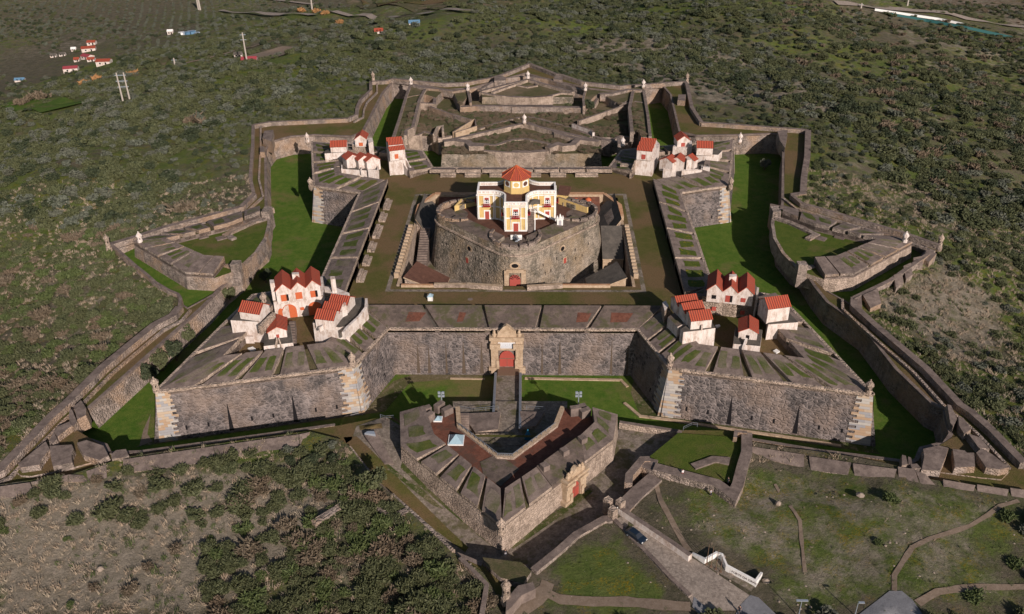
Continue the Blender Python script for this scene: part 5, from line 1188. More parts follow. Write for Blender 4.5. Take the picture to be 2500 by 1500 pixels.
block(t, E1(4.6, 45,498, 285,512, 330,520, 400,440, 330,400, 130,395), -1.4, 'grey_roof_slab')
a, b = E1(6.8, 118,420, 292,446); house(t, a, b, 6.8, 4.6, 4.4, 'ridge', 1.7, 1); chimney(t, E1(.6, 150,610, 235,615, 240,640, 155,640), .6, -1.4)
m = MB(); m.wall([*E1(5.4, 290,550), *E1(6.4, 415,430)], .8, 2.4); m.build('stair_wall', ['pale_plaster'], t)
t = hs('little gabled red-roofed house on a square platform, middle of the front left bastion')
block(t, E1(1.8, 328,720, 578,690, 556,540, 340,560), -1.4, 'grey_roof_slab'); a, b = E1(3.7, 362,604, 520,585); house(t, a, b, 3.7, 5.6, 1.8, 'gable', 1.3, 1, ops=((.5, 1.9, .7, 1.0, RD, 'w'),))
m = MB(); m.wall([*E1(3.2, 440,650), *E1(1.8, 430,720)], .3, 1.2); m.wall([*E1(3.2, 455,650), *E1(1.8, 480,720)], .3, 1.2); m.build('entrance_walls', ['pale_plaster'], t)
m = MB(); 
for i in range(10): p = W(550+582*.2857, 640+(720-i*16)*.2857, -1.0); m.box((p.x, p.y, -1.3), (1.5, .9, .25*(i+1)))
tag(m.build('stone_stair', ['coping_stone']), 'narrow stone stair beside the little gabled house on the front left bastion', 'stairs')
# front right bastion
t = hs('triple-gabled greyish house above a curved stone wall, front right bastion')
block(t, E2(3.7, 438,292, 600,310, 728,326, 895,316, 905,220, 870,160, 480,150), -1.4, 'coping_stone', 'pale_plaster')
a, b = E2(7.0, 480,237, 872,278); P, w_ = house(t, a, b, 7.0, 7.5, 3.6, 'gable', 1.9, 3, ops=((.16, 4.6, 1.1, 1.1, DK, 'w'), (.46, 4.1, 1.1, 1.9, RD, 'd'), (.54, 4.1, .6, 1.9, DK, 'd'), (.8, 4.5, 1.2, 1.2, RD, 'w')))
for x_, y_ in ((530, 385), (772, 418)):
    p = W(1590+x_*.2857, 640+y_*.2857, .6); m = MB(); m.poly([p+V3(x, -.9, z) for x, z in ((-.55, -.6), (.55, -.6), (.55, .6), (-.55, .6))]); m.build('window', [RD], t, norm=False)
chimney(t, E2(9.6, 668,105, 730,103, 730,125, 668,128), 9.6, 3); chimney(t, E2(6.6, 905,215, 922,220, 915,250, 900,245), 6.6, -1)
t = hs('house with three stepped red roofs over a stained white block, front right bastion')
block(t, E2(4.4, 250,575, 275,600, 420,585, 475,575, 548,565, 520,515, 330,520), -1.4, 'grey_roof_slab'); block(t, E2(4.0, 142,470, 225,555, 292,520, 210,425), -1.4, 'mossy_masonry')
for x0, y0, x1, y1 in ((342,505, 520,487), (288,437, 456,410), (228,375, 405,352)):
    a, b = E2(6.8, x0, y0, x1, y1); house(t, a, b, 6.8, 4.4, 3.6, 'ridge', 1.4, 1)
chimney(t, E2(5.6, 428,530, 442,530, 442,545, 428,545), 5.6, 4)
t = hs('dark stepped wall turret in shade at the inner edge of the front right bastion'); block(t, E2(4.6, 95,345, 125,330, 150,375, 115,420), -1.4, 'whitewash', 'pale_plaster'); block(t, E2(3, 125,390, 150,385, 165,410, 140,425), -1.4, 'coping_stone', 'pale_plaster')
t = hs('tall plain white house with single red roof, rightmost on the front right bastion')
block(t, E2(3.0, 1000,535, 1255,515, 1185,440, 1000,460), -1.4, 'grey_roof_slab'); a, b = E2(7.0, 1002,400, 1188,376); house(t, a, b, 7.0, 4.8, 2.6, 'ridge', 1.7, 1, over=.3); block(t, E2(2.6, 900,300, 1060,262, 1105,300, 930,330), -1.4, 'coping_stone')
t = hs('little gabled red-roofed house on a platform, middle of the front right bastion')
block(t, E2(1.9, 702,700, 930,720, 950,580, 720,560), -1.4, 'grey_roof_slab'); a, b = E2(3.8, 750,595, 908,612); house(t, a, b, 3.8, 5.6, 1.9, 'gable', 1.3, 1, ops=((.5, 2.0, .8, 1.1, DK, 'w'),))
m = MB(); m.wall([*E2(3.2, 815,650), *E2(1.8, 785,730)], .5, 1.6); m.build('entrance_wall', ['whitewash'], t)
# far left bastion
t = hs('gabled house over a round vaulted base, far left bastion'); a, b = E3(6.2, 588,192, 718,190); house(t, a, b, 6.2, 5.2, 3.4, 'gable', 1.7, 1, ops=((.5, 3.7, 1.5, 1.3, OD, 'w'),))
block(t, E3(3.7, 558,250, 640,256, 770,258, 800,210, 780,170, 600,180), -1.4, 'whitewash', 'pale_plaster'); chimney(t, E3(6.0, 740,190, 790,170, 795,215, 745,235), 6, 0)
t = hs('small house with a single wide red roof, far left bastion'); a, b = E3(5.6, 310,279, 492,272); house(t, a, b, 5.6, 4.6, 3.4, 'ridge', 1.5, 1); block(t, E3(3.6, 245,352, 495,335, 500,290, 300,300, 245,320), -1.4)
t = hs('cluster of three slanting red roofs above a white walled yard, far left bastion')
for q in ((445,383, 495,424), (582,395, 628,434), (672,405, 722,446)):
    a, b = E3(4.4, *q); house(t, a, b, 4.4, 5.0, .6, 'ridge', 1.4, 1)
block(t, E3(1.2, 380,440, 520,450, 640,440, 800,455, 850,500, 850,545, 740,545, 320,520, 320,495), -1.4); chimney(t, E3(5.2, 522,378, 578,376, 582,392, 524,394), 5.2, 0)
m = MB(); m.wall(E3(2.2, 740,530, 850,540, 850,455), .5, 3.2); m.wall(E3(2.0, 440,520, 440,480), .4, 2); m.wall(E3(2.0, 660,530, 670,470), .4, 2); m.build('yard_walls', ['whitewash'], t)
t = hs('tall two-storey white house with stacked red roofs beside the dark rear ditch, left')
for q in ((985,326, 1160,304), (975,258, 1140,243), (955,222, 1125,208)):
    a, b = E3(8.2, *q); house(t, a, b, 8.2, 3.2, 4.6, 'ridge', 1.0, 1, ops=((.42, 5.2, 1.3, 1.7, OD, 'w'),) if q[0] == 985 else (), over=.15)
block(t, E3(5.2, 975,402, 1110,396, 1165,380, 1130,200, 945,215), -1.4, 'whitewash', 'whitewash'); p = W(740+1087*.2143, 300+555*.2143, -1.2); m = MB(); m.poly([V3(p.x+x, p.y-.7, z) for x, z in ((-.9, -1.2), (.9, -1.2), (.9, 1.7), (-.9, 1.7))]); m.build('door', [OD], t, norm=False)
m = MB(); m.wall([*E3(4.2, 1120,405), *E3(2.0, 1170,500), *E3(-.2, 1235,600)], .5, 3.6); m.wall([*E3(4.2, 1165,400), *E3(2.0, 1215,490), *E3(.8, 1250,510)], .5, 3.6); m.build('stair_walls', ['whitewash'], t)
# far right bastion
t = hs('small gabled white house with red shutter, far right bastion'); a, b = D4(6.0, 2000,962, 2145,955); house(t, a, b, 6.0, 4.8, 3.6, 'gable', 1.7, 1, ops=((.48, 3.7, 1.4, 1.5, RD, 'w'),)); block(t, D4(3.8, 1945,1030, 2110,1050, 2175,1020, 2170,960, 1990,960), -1.4, 'whitewash')
t = hs('white house with a single wide red roof, far right bastion'); a, b = D4(5.8, 2235,1044, 2428,1050); house(t, a, b, 5.8, 4.8, 3.0, 'ridge', 1.6, 1); block(t, D4(3.2, 2225,1110, 2350,1125, 2490,1130, 2540,1080, 2400,1040, 2230,1060), -1.4)
t = hs('cluster of three slanting red roofs above pale walls, far right bastion')
for q in ((1940,1228, 2005,1188), (2070,1218, 2110,1165), (2200,1205, 2245,1180)):
    a, b = D4(4.4, *q); house(t, a, b, 4.4, 5.0, .6, 'ridge', 1.4, 1)
block(t, D4(1.4, 1825,1290, 2050,1310, 2300,1300, 2390,1285, 2360,1240, 2100,1240, 1870,1250), -1.4); chimney(t, D4(5.0, 2110,1170, 2172,1165, 2172,1190, 2112,1192), 5.0, 0)
m = MB(); m.wall(D4(2.4, 1830,1290, 1925,1300), .6, 3.4); m.wall(D4(2.0, 2050,1320, 2290,1310, 2295,1260), .5, 3); m.wall(D4(2.6, 2310,1270, 2390,1280), .8, 3.6); m.build('yard_walls', ['whitewash'], t)
t = hs('tall two-storey white house with stacked red roofs and red door, beside the rear ditch, right')
for q in ((1510,1074, 1692,1092), (1530,1030, 1712,1045), (1552,980, 1730,995)):
    a, b = D4(8.0, *q); house(t, a, b, 8.0, 3.4, 4.6, 'ridge', 1.1, 1, ops=((.45, 5.0, 1.4, 1.7, RD, 'w'),) if q[0] == 1510 else (), over=.15)
block(t, D4(5.0, 1500,1165, 1700,1185, 1785,1000, 1740,950, 1560,930), -1.4, 'whitewash', 'whitewash'); p = W(1250+1583*.2022, 150+1335*.2022, -1.2); m = MB(); m.poly([V3(p.x+x, p.y-.7, z) for x, z in ((-.9, -1.2), (.9, -1.2), (.9, 1.9), (-.9, 1.9))]); m.build('door', [RD], t, norm=False)
m = MB(); m.wall([*D4(4.4, 1500,1175), *D4(1.8, 1450,1300), *D4(-.2, 1425,1385)], .5, 3.6); m.wall(D4(1.6, 1310,1240, 1440,1250), 1.6, 3); m.build('stair_walls', ['pale_plaster'], t)
for lab, q in (('small white slab bench in the yard of the front left bastion', E1(-.9, 190,735, 235,722, 262,742, 215,757)), ('white slab lying on the grass of the front right bastion', E2(-1.0, 1040,758, 1070,742, 1100,762, 1070,778)), ('thin white slab in the shaded yard of the front right bastion', E2(-1.0, 545,540, 580,532, 590,545, 560,560))):
    m = MB(); m.prism(q, -1.3); tag(m.build('stone_slab', ['clean_white']), lab, 'slab')
# ------------------------------------------------------------------ draped paths and roads
def drape(name, ptsw, mat, off=.06, step=2.5):
    poly = [V3(p.x, p.y, 0) for p in ptsw]; x0, x1 = min(p.x for p in poly), max(p.x for p in poly); y0, y1 = min(p.y for p in poly), max(p.y for p in poly)
    g = []; x = x0
    while x < x1:
        y = y0
        while y < y1:
            if inside(x, y, poly): g.append((x, y))
            y += step
        x += step
    vs, fs = cdt(g, [refine(poly, step)], lambda a, b: inside(a, b, poly)); return struct(sheet(name, vs, fs, lambda a, b: terr(a, b)+off+(.12 if step > 3 else 0), mat))
def ribbon(name, c, pts, wd, mat, off=.1, step=2.0):
    L = [WT(*px(c, pts[i], pts[i+1])) for i in range(0, len(pts), 2)]; R = [L[0]]
    for a, b in zip(L, L[1:]):
        n = max(1, int((b-a).length/step)); R += [lerp(a, b, (k+1)/n) for k in range(n)]
    m = MB(); A, B = [], []
    for i, p in enumerate(R):
        a, b = R[max(0, i-2)], R[min(len(R)-1, i+2)]; d = (b-a).xy.normalized(); w_ = wd/2*(1+.35*mnoise.noise((p.x*.4, p.y*.4, 1)))
        for s_, o in ((1, A), (-1, B)): x, y = p.x-d.y*w_*s_, p.y+d.x*w_*s_; o.append(V3(x, y, terr(x, y)+off))
    m.loft(A, B, 0, False); return struct(m.build(name, [mat], norm=False))
TP = lambda c, *a: [WT(*px(c, a[i], a[i+1])) for i in range(0, len(a), 2)]
drape('road', TP('e6', 150,330, 300,480, 420,600, 520,710, 640,850, 700,960, 1130,960, 1060,850, 900,745, 760,650, 660,590, 520,490, 380,410, 250,340, 185,315), 'road_setts', .07)
drape('road', TP('b2', 725,1500, 760,1430, 820,1370, 870,1385, 990,1500), 'asphalt', .10); drape('road', TP('b2', 1460,1500, 1570,1415, 1660,1345, 1735,1345, 1800,1400, 1870,1500), 'asphalt', .10)
drape('road', TP('b2', 480,1380, 560,1450, 600,1500, 520,1500, 470,1440), 'asphalt', .12)
def draped_on(name, fn, ptsw, mat):
    poly = [V3(p.x, p.y, 0) for p in ptsw]; vs, fs = cdt([], [refine(poly, 2)], lambda a, b: inside(a, b, poly)); return struct(sheet(name, vs, fs, fn, mat))
gd2 = lambda x, y: gdz(x, y)+.05
draped_on('lawn', gd2, XF('b1', gd2, 95,415, 175,410, 330,560, 480,720, 640,880, 850,1080, 830,1110, 560,900, 390,775, 270,665, 130,490), 'plaza_turf')
draped_on('lawn', gd2, XF('b1', gd2, 345,560, 500,690, 560,720, 700,850, 640,830, 480,705, 360,610), 'ditch_stony')
draped_on('lawn', gd2, XF('b1', gd2, 190,345, 325,330, 330,360, 195,372), 'plaza_turf')
draped_on('lawn', gd2, XF('b1', gd2, 450,565, 600,720, 800,890, 1000,1060, 1050,1100, 1000,1080, 780,900, 560,710, 440,600), 'ditch_stony')
draped_on('lawn', gd2, XF('b1', gd2, 1100,1075, 1240,960, 1440,820, 1560,730, 1600,740, 1480,840, 1280,980, 1120,1090), 'ditch_stony')
ribbon('path', 'b2', (1690,1345, 1690,1250, 1740,1170, 1800,1080, 1900,1030, 2000,1000, 2150,950, 2250,890, 2330,830, 2440,800), .9, 'dirt')
ribbon('path', 'b2', (250,690, 280,800, 350,930, 450,1105), 1.1, 'dirt'); ribbon('path', 'b2', (970,700, 1060,830, 1120,920, 1130,1040, 1150,1230), .7, 'dirt')
ribbon('path', 'b1', (1110,1500, 1200,1400, 1290,1340, 1400,1395, 1600,1410, 1800,1410, 2190,1440), 2.2, 'dirt'); ribbon('path', 'b1', (1180,1460, 1260,1400, 1310,1350, 1330,1290), 2.6, 'dirt')
ribbon('path', 'b2', (1830,1420, 1950,1350, 2150,1320, 2500,1320), 1.4, 'dirt')
ribbon('road', 'f', (540,28, 640,36, 760,40, 900,41, 1040,37, 1150,30), 6, 'road_setts', 1.6, 12); ribbon('road', 'f', (600,-6, 700,6, 770,14), 6, 'road_setts', 1.6, 12)
ribbon('road', 'f', (2040,10, 2200,26, 2350,46, 2520,70), 9, 'road_setts', 1.2, 12)
ribbon('road', 'f', (375,178, 470,152, 560,130, 640,108), 3, 'dirt', .5, 8)
def farpatch(name, c, pts, mat, off=.5): return drape(name, TP(c, *pts), mat, off, 12)
farpatch('field', 'f', (840,-8, 1340,-8, 1260,10, 1140,18, 1000,27, 880,22), 'weeds'); farpatch('field', 'f', (880,-2, 1100,-8, 1120,8, 930,16), 'plaza_turf', .9); farpatch('field', 'f', (600,140, 690,115, 730,118, 700,135), 'dirt'); farpatch('field', 'f', (0,262, 60,238, 160,240, 210,252, 100,278), 'ditch_lawn'); farpatch('field', 'f', (310,145, 330,132, 420,138, 400,165), 'weeds')
t = thing('white_fence', 'long white guardrail beside the distant valley road, upper right', 'fence', (0, 0, 0)); m = MB(); m.wall([p+V3(0, 0, 2.0) for p in TP('f', 2135,27, 2210,38, 2290,50, 2352,63)], 1.2, 1.8); m.build('rail', ['white_paint'], t)
t = thing('green_netting', 'long green netting fence under the valley road, upper right', 'fence', (0, 0, 0)); m = MB(); m.wall([p+V3(0, 0, 2.4) for p in TP('f', 2170,38, 2260,54, 2360,72, 2470,96)], .6, 2.2); m.build('net', ['green_net'], t)

# ------------------------------------------------------------------ things on the gate side
def zat(p, v):
    lo, hi = p.z-5, p.z+80
    for _ in range(40):
        m = (lo+hi)/2; q = V3(p.x, p.y, m)-CAM; 
        if 750-F_PX*(q.dot(UP)/q.dot(FW)) > v: lo = m
        else: hi = m
    return m
L = TP('e6', 672,572, 755,632, 832,590, 870,606, 902,682, 1100,788, 1143,716)
t = thing('sign_wall', 'low white wall with the fort name painted on it beside the access road', 'sign wall', L[0])
hts = [.5, 1.2, 1.3, 1.5, 1.5, 1.5, .9]; m = MB(); m.wall([p+V3(0, 0, h) for p, h in zip(L, hts)], .4, 2.2); m.build('wall', ['clean_white'], t)
cu = bpy.data.curves.new('wall_lettering', 'FONT'); cu.body = 'FORTE DA GRAÇA'; cu.size = .66; cu.extrude = .01; cu.materials.append(MATS['lettering']); f0_ = bpy.data.objects.new('lettering_source', cu); COL.objects.link(f0_); bpy.context.view_layer.update(); me_ = bpy.data.meshes.new_from_object(f0_.evaluated_get(bpy.context.evaluated_depsgraph_get())); bpy.data.objects.remove(f0_); bpy.data.curves.remove(cu); fo = bpy.data.objects.new('wall_lettering', me_); COL.objects.link(fo)
a, b = L[4], L[5]; d = (b-a).xy.normalized(); n_ = Vector((d.y, -d.x)); p = lerp(a, b, .20); fo.rotation_euler = (math.pi/2, 0, math.atan2(d.y, d.x)); fo.parent = t; fo.location = V3(p.x+n_.x*.23, p.y+n_.y*.23, lerp(a, b, .3).z+.62)-L[0]
drape('pavement', TP('e6', 750,640, 832,600, 868,620, 900,690, 1098,792, 1075,828, 870,712), 'cobbles', .12, 1.5)
for i, (bx, by, ty) in enumerate(((770,640,525), (800,657,520), (833,674,520), (865,692,560))):
    p = TP('e6', bx, by)[0]; t = thing('flagpole', ['leftmost bare flagpole before the white sign wall', 'second bare flagpole before the white sign wall', 'third bare flagpole before the white sign wall', 'rightmost short flagpole before the white sign wall'][i], 'flagpole', p, 'flagpoles by the sign wall')
    h = 5.2 if i < 3 else 4.0; m = MB(); m.tube(p, p+V3(0, 0, h), .06, .04, 6); m.build('pole', ['timber'], t); m = MB(); m.box((p.x, p.y, p.z), (.5, .5, .18)); m.build('foot', ['timber'], t)
def lamp(c, bx, by, tx, ty, label, heads=1):
    p = WT(*px(c, bx, by)); zt_ = zat(p, px(c, tx, ty)[1]); t = thing('street_lamp', label, 'street lamp', p, 'street lamps by the car park')
    m = MB(); m.tube(p, (p.x, p.y, zt_), .1, .06, 7); m.build('pole', ['light_metal'], t); m = MB()
    for s_ in ((-1, 1) if heads == 2 else (1,)): m.box((p.x+s_*.5, p.y-.1, zt_), (1.0, .35, .16))
    m.build('lamp_head', ['light_metal'], t); return t
lamp('b2', 1110,1500, 1148,1400, 'grey lamp post at the bottom edge beside the cobbled road', 2); lamp('b2', 1452,1490, 1476,1412, 'grey lamp post at the bottom edge beside the round asphalt patch')
for c, x, y, yt, lab in (('f', 1079, 990, 958, 'floodlight mast on the left gorge wall of the gate outwork'), ('f', 1412, 990, 958, 'floodlight mast on the right gorge wall of the gate outwork')):
    p = W(x, y, -5.0); t = thing('floodlight_mast', lab, 'floodlight', p, 'floodlight masts on the gate outwork'); z_ = p.z+3.7
    m = MB(); m.tube(p, (p.x, p.y, z_), .13, .09, 7); m.build('pole', ['light_metal'], t)
    for k, (dx, dz) in enumerate(((-.45, 0), (.45, 0), (-.45, -.9), (.45, -.9))): m = MB(); m.box((p.x+dx, p.y-.1, z_+dz-.3), (.55, .35, .5)); m.build('lamp', ['light_metal'], t)
for c, q, h, lab, zz in (('e5', (382, 292), 1.5, 'large glass pyramid skylight on the brick terrace', 1.55), ('e5', (279, 172), .8, 'small glass pyramid skylight by the left gorge of the brick terrace', .8)):
    p = X(c, -4.9, *q)[0]; t = thing('skylight', lab, 'skylight', p, 'pyramid skylights on the brick terrace'); m = MB(); m.box((p.x, p.y, -5), (zz*2+.3, zz*2+.3, .25), math.pi/4*0); m.build('frame', ['white_paint'], t)
    m = MB(); b = [V3(p.x+a*zz, p.y+b_*zz, -4.74) for a, b_ in ((-1, -1), (1, -1), (1, 1), (-1, 1))]
    for i in range(4): m.poly([b[i], b[(i+1) % 4], V3(p.x, p.y, -4.75+h)])
    m.build('glass', ['skylight_glass'], t, norm=False)
p = X('e5', -9.6, 790, 290)[0]; t = thing('parasol', 'tall folded teal parasol standing in the shaded sunken yard', 'parasol', p); m = MB(); m.tube(p, p+V3(0, 0, 3.0), .06, .05); m.build('pole', ['light_metal'], t); m = MB(); m.lathe((p.x, p.y, p.z+.5), [(.85, 0), (.7, .8), (.3, 1.8), (.06, 2.6)], 8); m.build('canopy', ['teal_fabric'], t)
p = W(1051, 733, -1.2); t = thing('kiosk', 'tiny white hut with pale pyramid roof on the turf before the keep', 'hut', p); m = MB(); m.box((p.x, p.y, -1.2), (1.3, 1.1, 1.3)); m.build('body', ['clean_white'], t); m = MB(); m.lathe((p.x, p.y, .1), [(1.15, 0), (.1, .75)], 4, 0, math.pi/4); m.build('roof', ['skylight_glass'], t)
p = W(1148, 731, -1.2); m = MB(); m.lathe((p.x, p.y, -1.22), [(.75, 0), (.7, .07)], 12); tag(m.build('well_cover', ['coping_stone']), 'round stone cover in the turf before the keep', 'cover')
def rail(label, pts, z, h=1.1):
    t = thing('railing', label, 'railing', pts[0], 'thin metal railings'); m = MB(); P_ = [V3(p.x, p.y, z+h) for p in pts]; m.wall(P_, .07, .07); m.wall([p-V3(0, 0, .5) for p in P_], .05, .05); m.build('rails', ['blue_grey_rail'], t)
    for a, b in zip(P_, P_[1:]):
        n = max(1, int((b-a).length/2.2))
        for k in range(n+1): q = lerp(a, b, k/n); m = MB(); m.box((q.x, q.y, z), (.08, .08, h)); m.build('post', ['blue_grey_rail'], t)
rail('blue-grey railing closing the yard left of the bridge', X('b1', -8.6, 795,240, 880,255, 1030,240), -9.0); rail('blue-grey railing closing the yard right of the bridge', X('b1', -8.6, 1200,240, 1310,245), -9.0)
rail('railing beside the shaded ditch edge left of the gate outwork', X('b1', -7.4, 320,300, 350,310, 400,305), -7.4); rail('railing on the path edge above the walled terrace', X('b2', -7.4, 415,375, 470,350, 500,352), -7.4)
# entrance gate
t = thing('entrance_gate', 'iron entrance gate between stone piers across the cobbled road', 'gate', WT(*px('e6', 150, 290)))
pa, pb = X('e6', -7.0, 128,300, 180,250); 
for i, (q, hh) in enumerate(((pa, 3.2), (pb, 3.4), (X('e6', -7, 95, 225)[0], 2.8))): m = MB(); m.box((q.x, q.y, -9.5), (1.4, 1.4, hh+1.0), .7); m.build('pier', ['pale_plaster'], t)
m = MB(); 
for k in range(14): q = lerp(pa, pb, (k+.5)/14); m.box((q.x, q.y, -8.6), (.1, .1, 2.6))
for z_ in (-8.2, -7.2, -6.1): m.wall([V3(pa.x, pa.y, z_), V3(pb.x, pb.y, z_)], .12, .12)
m.build('bars', ['dark_metal'], t); m = MB(); q = lerp(pa, pb, .5); m.box((q.x, q.y-.15, -6.9), (.7, .06, .9), .9); m.build('notice', ['white_paint'], t)
# car
def car(label, p, ang):
    t = thing('parked_car', label, 'car', p); ca, sa = math.cos(ang), math.sin(ang); T_ = lambda x, y, z: V3(p.x+x*ca-y*sa, p.y+x*sa+y*ca, p.z+z)
    m = MB(); prof = [(-2.15, .35), (2.15, .35), (2.2, .7), (1.95, .85), (1.1, .98), (-1.7, 1.02), (-2.15, .85)]
    for s_ in (-1, 1): m.poly([T_(x, s_*.87, z) for x, z in prof])
    m.loft([T_(x, -.87, z) for x, z in prof], [T_(x, .87, z) for x, z in prof]); m.build('body', ['car_paint'], t)
    m = MB(); g0 = [T_(x, y, .98) for x, y in ((1.15, -.8), (1.15, .8), (-1.75, .8), (-1.75, -.8))]; g1 = [T_(x, y, 1.45) for x, y in ((.45, -.62), (.45, .62), (-1.3, .62), (-1.3, -.62))]; m.loft(g0, g1); m.build('windows', ['window_glass'], t); m = MB(); m.poly(g1); m.prism([q+V3(0, 0, .04) for q in g1], g1[0].z); m.build('roof', ['car_paint'], t)
    for x in (-1.35, 1.35):
        for y in (-.85, .85):
            m = MB(); m.tube(T_(x, y-.1, .33), T_(x, y+.1, .33), .33, .33, 12); wl_ = m.build('wheel', ['tyre'], t); m = MB(); m.tube(T_(x, y-.12, .33), T_(x, y+.12, .33), .18, .18, 8); m.build('rim', ['light_metal'], wl_)
    for y in (-.62, .62): m = MB(); m.box((T_(2.17, y, 0).x, T_(2.17, y, 0).y, p.z+.62), (.1, .35, .16), ang); m.build('headlight', ['white_paint'], t)
car('small dark blue car parked in shade against the wall of the cobbled road', WT(1552, 1314)+V3(0, 0, .08), R_(-47))
# people ----------------------------------------------------
def person(p, ang, label, top, bottom, stride=.12, arm=0):
    t = thing('person', label, 'person', p)
    me = bpy.data.meshes.new('person_body'); V = [(0, 0, .95), (0, 0, 1.22), (0, 0, 1.45), (0, 0, 1.55), (0, 0, 1.70), (.02, 0, 1.78)]; R = [.13, .12, .12, .06, .10, .085]; E = [(0, 1), (1, 2), (2, 3), (3, 4), (4, 5)]
    def add(par, x, y, z, r): V.append((x, y, z)); R.append(r); E.append((par, len(V)-1)); return len(V)-1
    for s_ in (-1, 1):
        h = add(0, .02, .10*s_, .88, .10); k = add(h, .03+stride*s_*.5, .11*s_, .48, .07); a = add(k, -.02+stride*s_, .11*s_, .09, .05); add(a, .16+stride*s_, .12*s_, .045, .045)
        sh = add(2, 0, .20*s_, 1.42, .06); el = add(sh, -.02-stride*s_*.6, .26*s_, 1.15, .045); wr = add(el, .08+arm-stride*s_*.4, .25*s_, .92+arm, .035); add(wr, .12+arm-stride*s_*.4, .24*s_, .83+arm, .038)
    me.from_pydata(V, E, []); o = bpy.data.objects.new('person_body', me); COL.objects.link(o); o.parent = t; t.rotation_euler = (0, 0, ang)
    sk_ = o.modifiers.new('s', 'SKIN'); 
    for i, r in enumerate(R): me.skin_vertices[0].data[i].radius = (r, r*(1.25 if i in (0, 1, 2) else 1))
    me.skin_vertices[0].data[0].use_root = True; o.modifiers.new('u', 'SUBSURF').levels = 1
    me.materials.append(MATS['skin'])
    for nm, z0_, z1_, mt, r in (('shirt', .95, 1.47, top, .19), ('trousers', .42, .96, bottom, .17)):
        m = MB(); 
        if nm == 'shirt': m.lathe((0, 0, z0_), [(r*.9, 0), (r*1.05, .25), (r*1.15, .42), (.09, .54)], 10)
        else:
            for s_ in (-1, 1): m.tube((.02, .09*s_, .97), (.0+stride*s_*.8, .11*s_, .12), .125, .08, 8)
        if nm == 'shirt':
            for s_ in (-1, 1): m.tube((0, .18*s_, 1.44), (-.02-stride*s_*.6, .27*s_, 1.14), .08, .065, 7)
        c = m.build(nm, [mt]); c.parent = t
    m = MB(); m.lathe((0, 0, 1.70), [(.10, 0), (.115, .06), (.08, .13), (.02, .15)], 9); c = m.build('hair', ['hair']); c.parent = t
    return t
person(WT(*px('b2', 408, 668))+V3(0, 0, .9), 2.0, 'person in white shirt and red trousers at the terrace wall', 'white_cloth', 'red_cloth')
person(WT(*px('b2', 580, 768)), -1.2, 'person in pale grey top and dark trousers below the terrace wall', 'grey_cloth', 'dark_cloth')
person(X('b2', -7.2, 684, 695)[0], .5, 'dark-clothed person standing inside the walled grassy terrace', 'dark_cloth', 'dark_cloth')
person(X('b1', -9.6, 1016, 1205)[0], .8, 'person in blue standing at the edge of shade in the sunken yard', 'blue_cloth', 'blue_cloth')
person(X('b1', -9.6, 1074, 1130)[0], 2.6, 'person in dark clothes walking in the sunken yard', 'dark_cloth', 'grey_cloth')
person(WT(*px('b2', 752, 1476))+V3(0, 0, .1), -2.2, 'dark figure walking on the cobbled road at the bottom edge', 'dark_cloth', 'dark_cloth', .25)

# ------------------------------------------------------------------ valley: farmhouses, pylons
def farmhouse(u, v, w_, d_, h, roofmat, label, ang=.15, kind='ridge', rise=1.3):
    w_, d_, h = w_*.85, d_*.8, h*.75; p = WT(u, v); t = thing('farmhouse', label, 'house', (0, 0, 0), 'farm buildings in the valley'); A = V3(p.x-w_/2*math.cos(ang), p.y-w_/2*math.sin(ang), 0); B = V3(p.x+w_/2*math.cos(ang), p.y+w_/2*math.sin(ang), 0)
    house(t, A, B, p.z+h, d_, p.z-1.5, kind, rise, 1, 'whitewash', ((.3, p.z+.9, 1.3, 1.3, DK, 'w'), (.7, p.z+.1, 1.2, 2.2, DK, 'd')), .4, 'walls')
    if roofmat != 'red_tiles':
        for c in t.children:
            if c.name.startswith('roof'): c.data.materials[0] = MATS[roofmat]
farmhouse(252, 160, 13, 9, 4, 'red_tiles', 'white farmhouse with wide orange roof, rightmost of the valley farm', .1)
farmhouse(206, 146, 11, 9, 3.5, 'magenta_roof', 'farm building with magenta roof in the middle of the valley farm', -.5)
farmhouse(217, 127, 14, 9, 4, 'red_tiles', 'long orange-roofed farmhouse at the top of the valley farm', .3)
farmhouse(223, 111, 9, 7, 3.5, 'red_tiles', 'small orange-roofed annex behind the long farmhouse', .1)
farmhouse(173, 177, 13, 8, 4, 'magenta_roof', 'isolated white shed with magenta roof left of the farm', .25); farmhouse(187, 151, 5, 5, 2.5, 'red_tiles', 'tiny orange hut left of the magenta-roofed building')
farmhouse(222, 151, 7, 6, 2.5, 'red_tiles', 'low orange-roofed lean-to beside the magenta-roofed building'); farmhouse(180, 126, 5, 4, 3, 'clean_white', 'small white hut left of the long farmhouse')
farmhouse(608, 152, 11, 6, 2, 'magenta_roof', 'low magenta-roofed barn behind the single power pole'); farmhouse(416, 85, 6, 5, 4, 'clean_white', 'small white hut left of the blue and white junk yard')
farmhouse(130, 141, 6, 5, 2.5, 'grey_roof_slab', 'grey stone hut among the olive trees, left'); farmhouse(152, 138, 6, 5, 2.5, 'grey_roof_slab', 'second grey stone hut among the olive trees'); farmhouse(48, 200, 9, 4, 2, 'blue_tarp', 'long shed with blue roof at the left edge')
farmhouse(1012, 63, 8, 5, 2.2, 'blue_tarp', 'blue and white farm shed by the far road, centre left'); farmhouse(925, 82, 6, 4, 2, 'red_tiles', 'pale farm hut near the far road'); farmhouse(582, 142, 6, 4, 3, 'grey_roof_slab', 'small grey hut left of the single power pole')
t = thing('scrap_pile', 'white and blue scrap heap in the far olive grove', 'scrap heap', WT(452, 82))
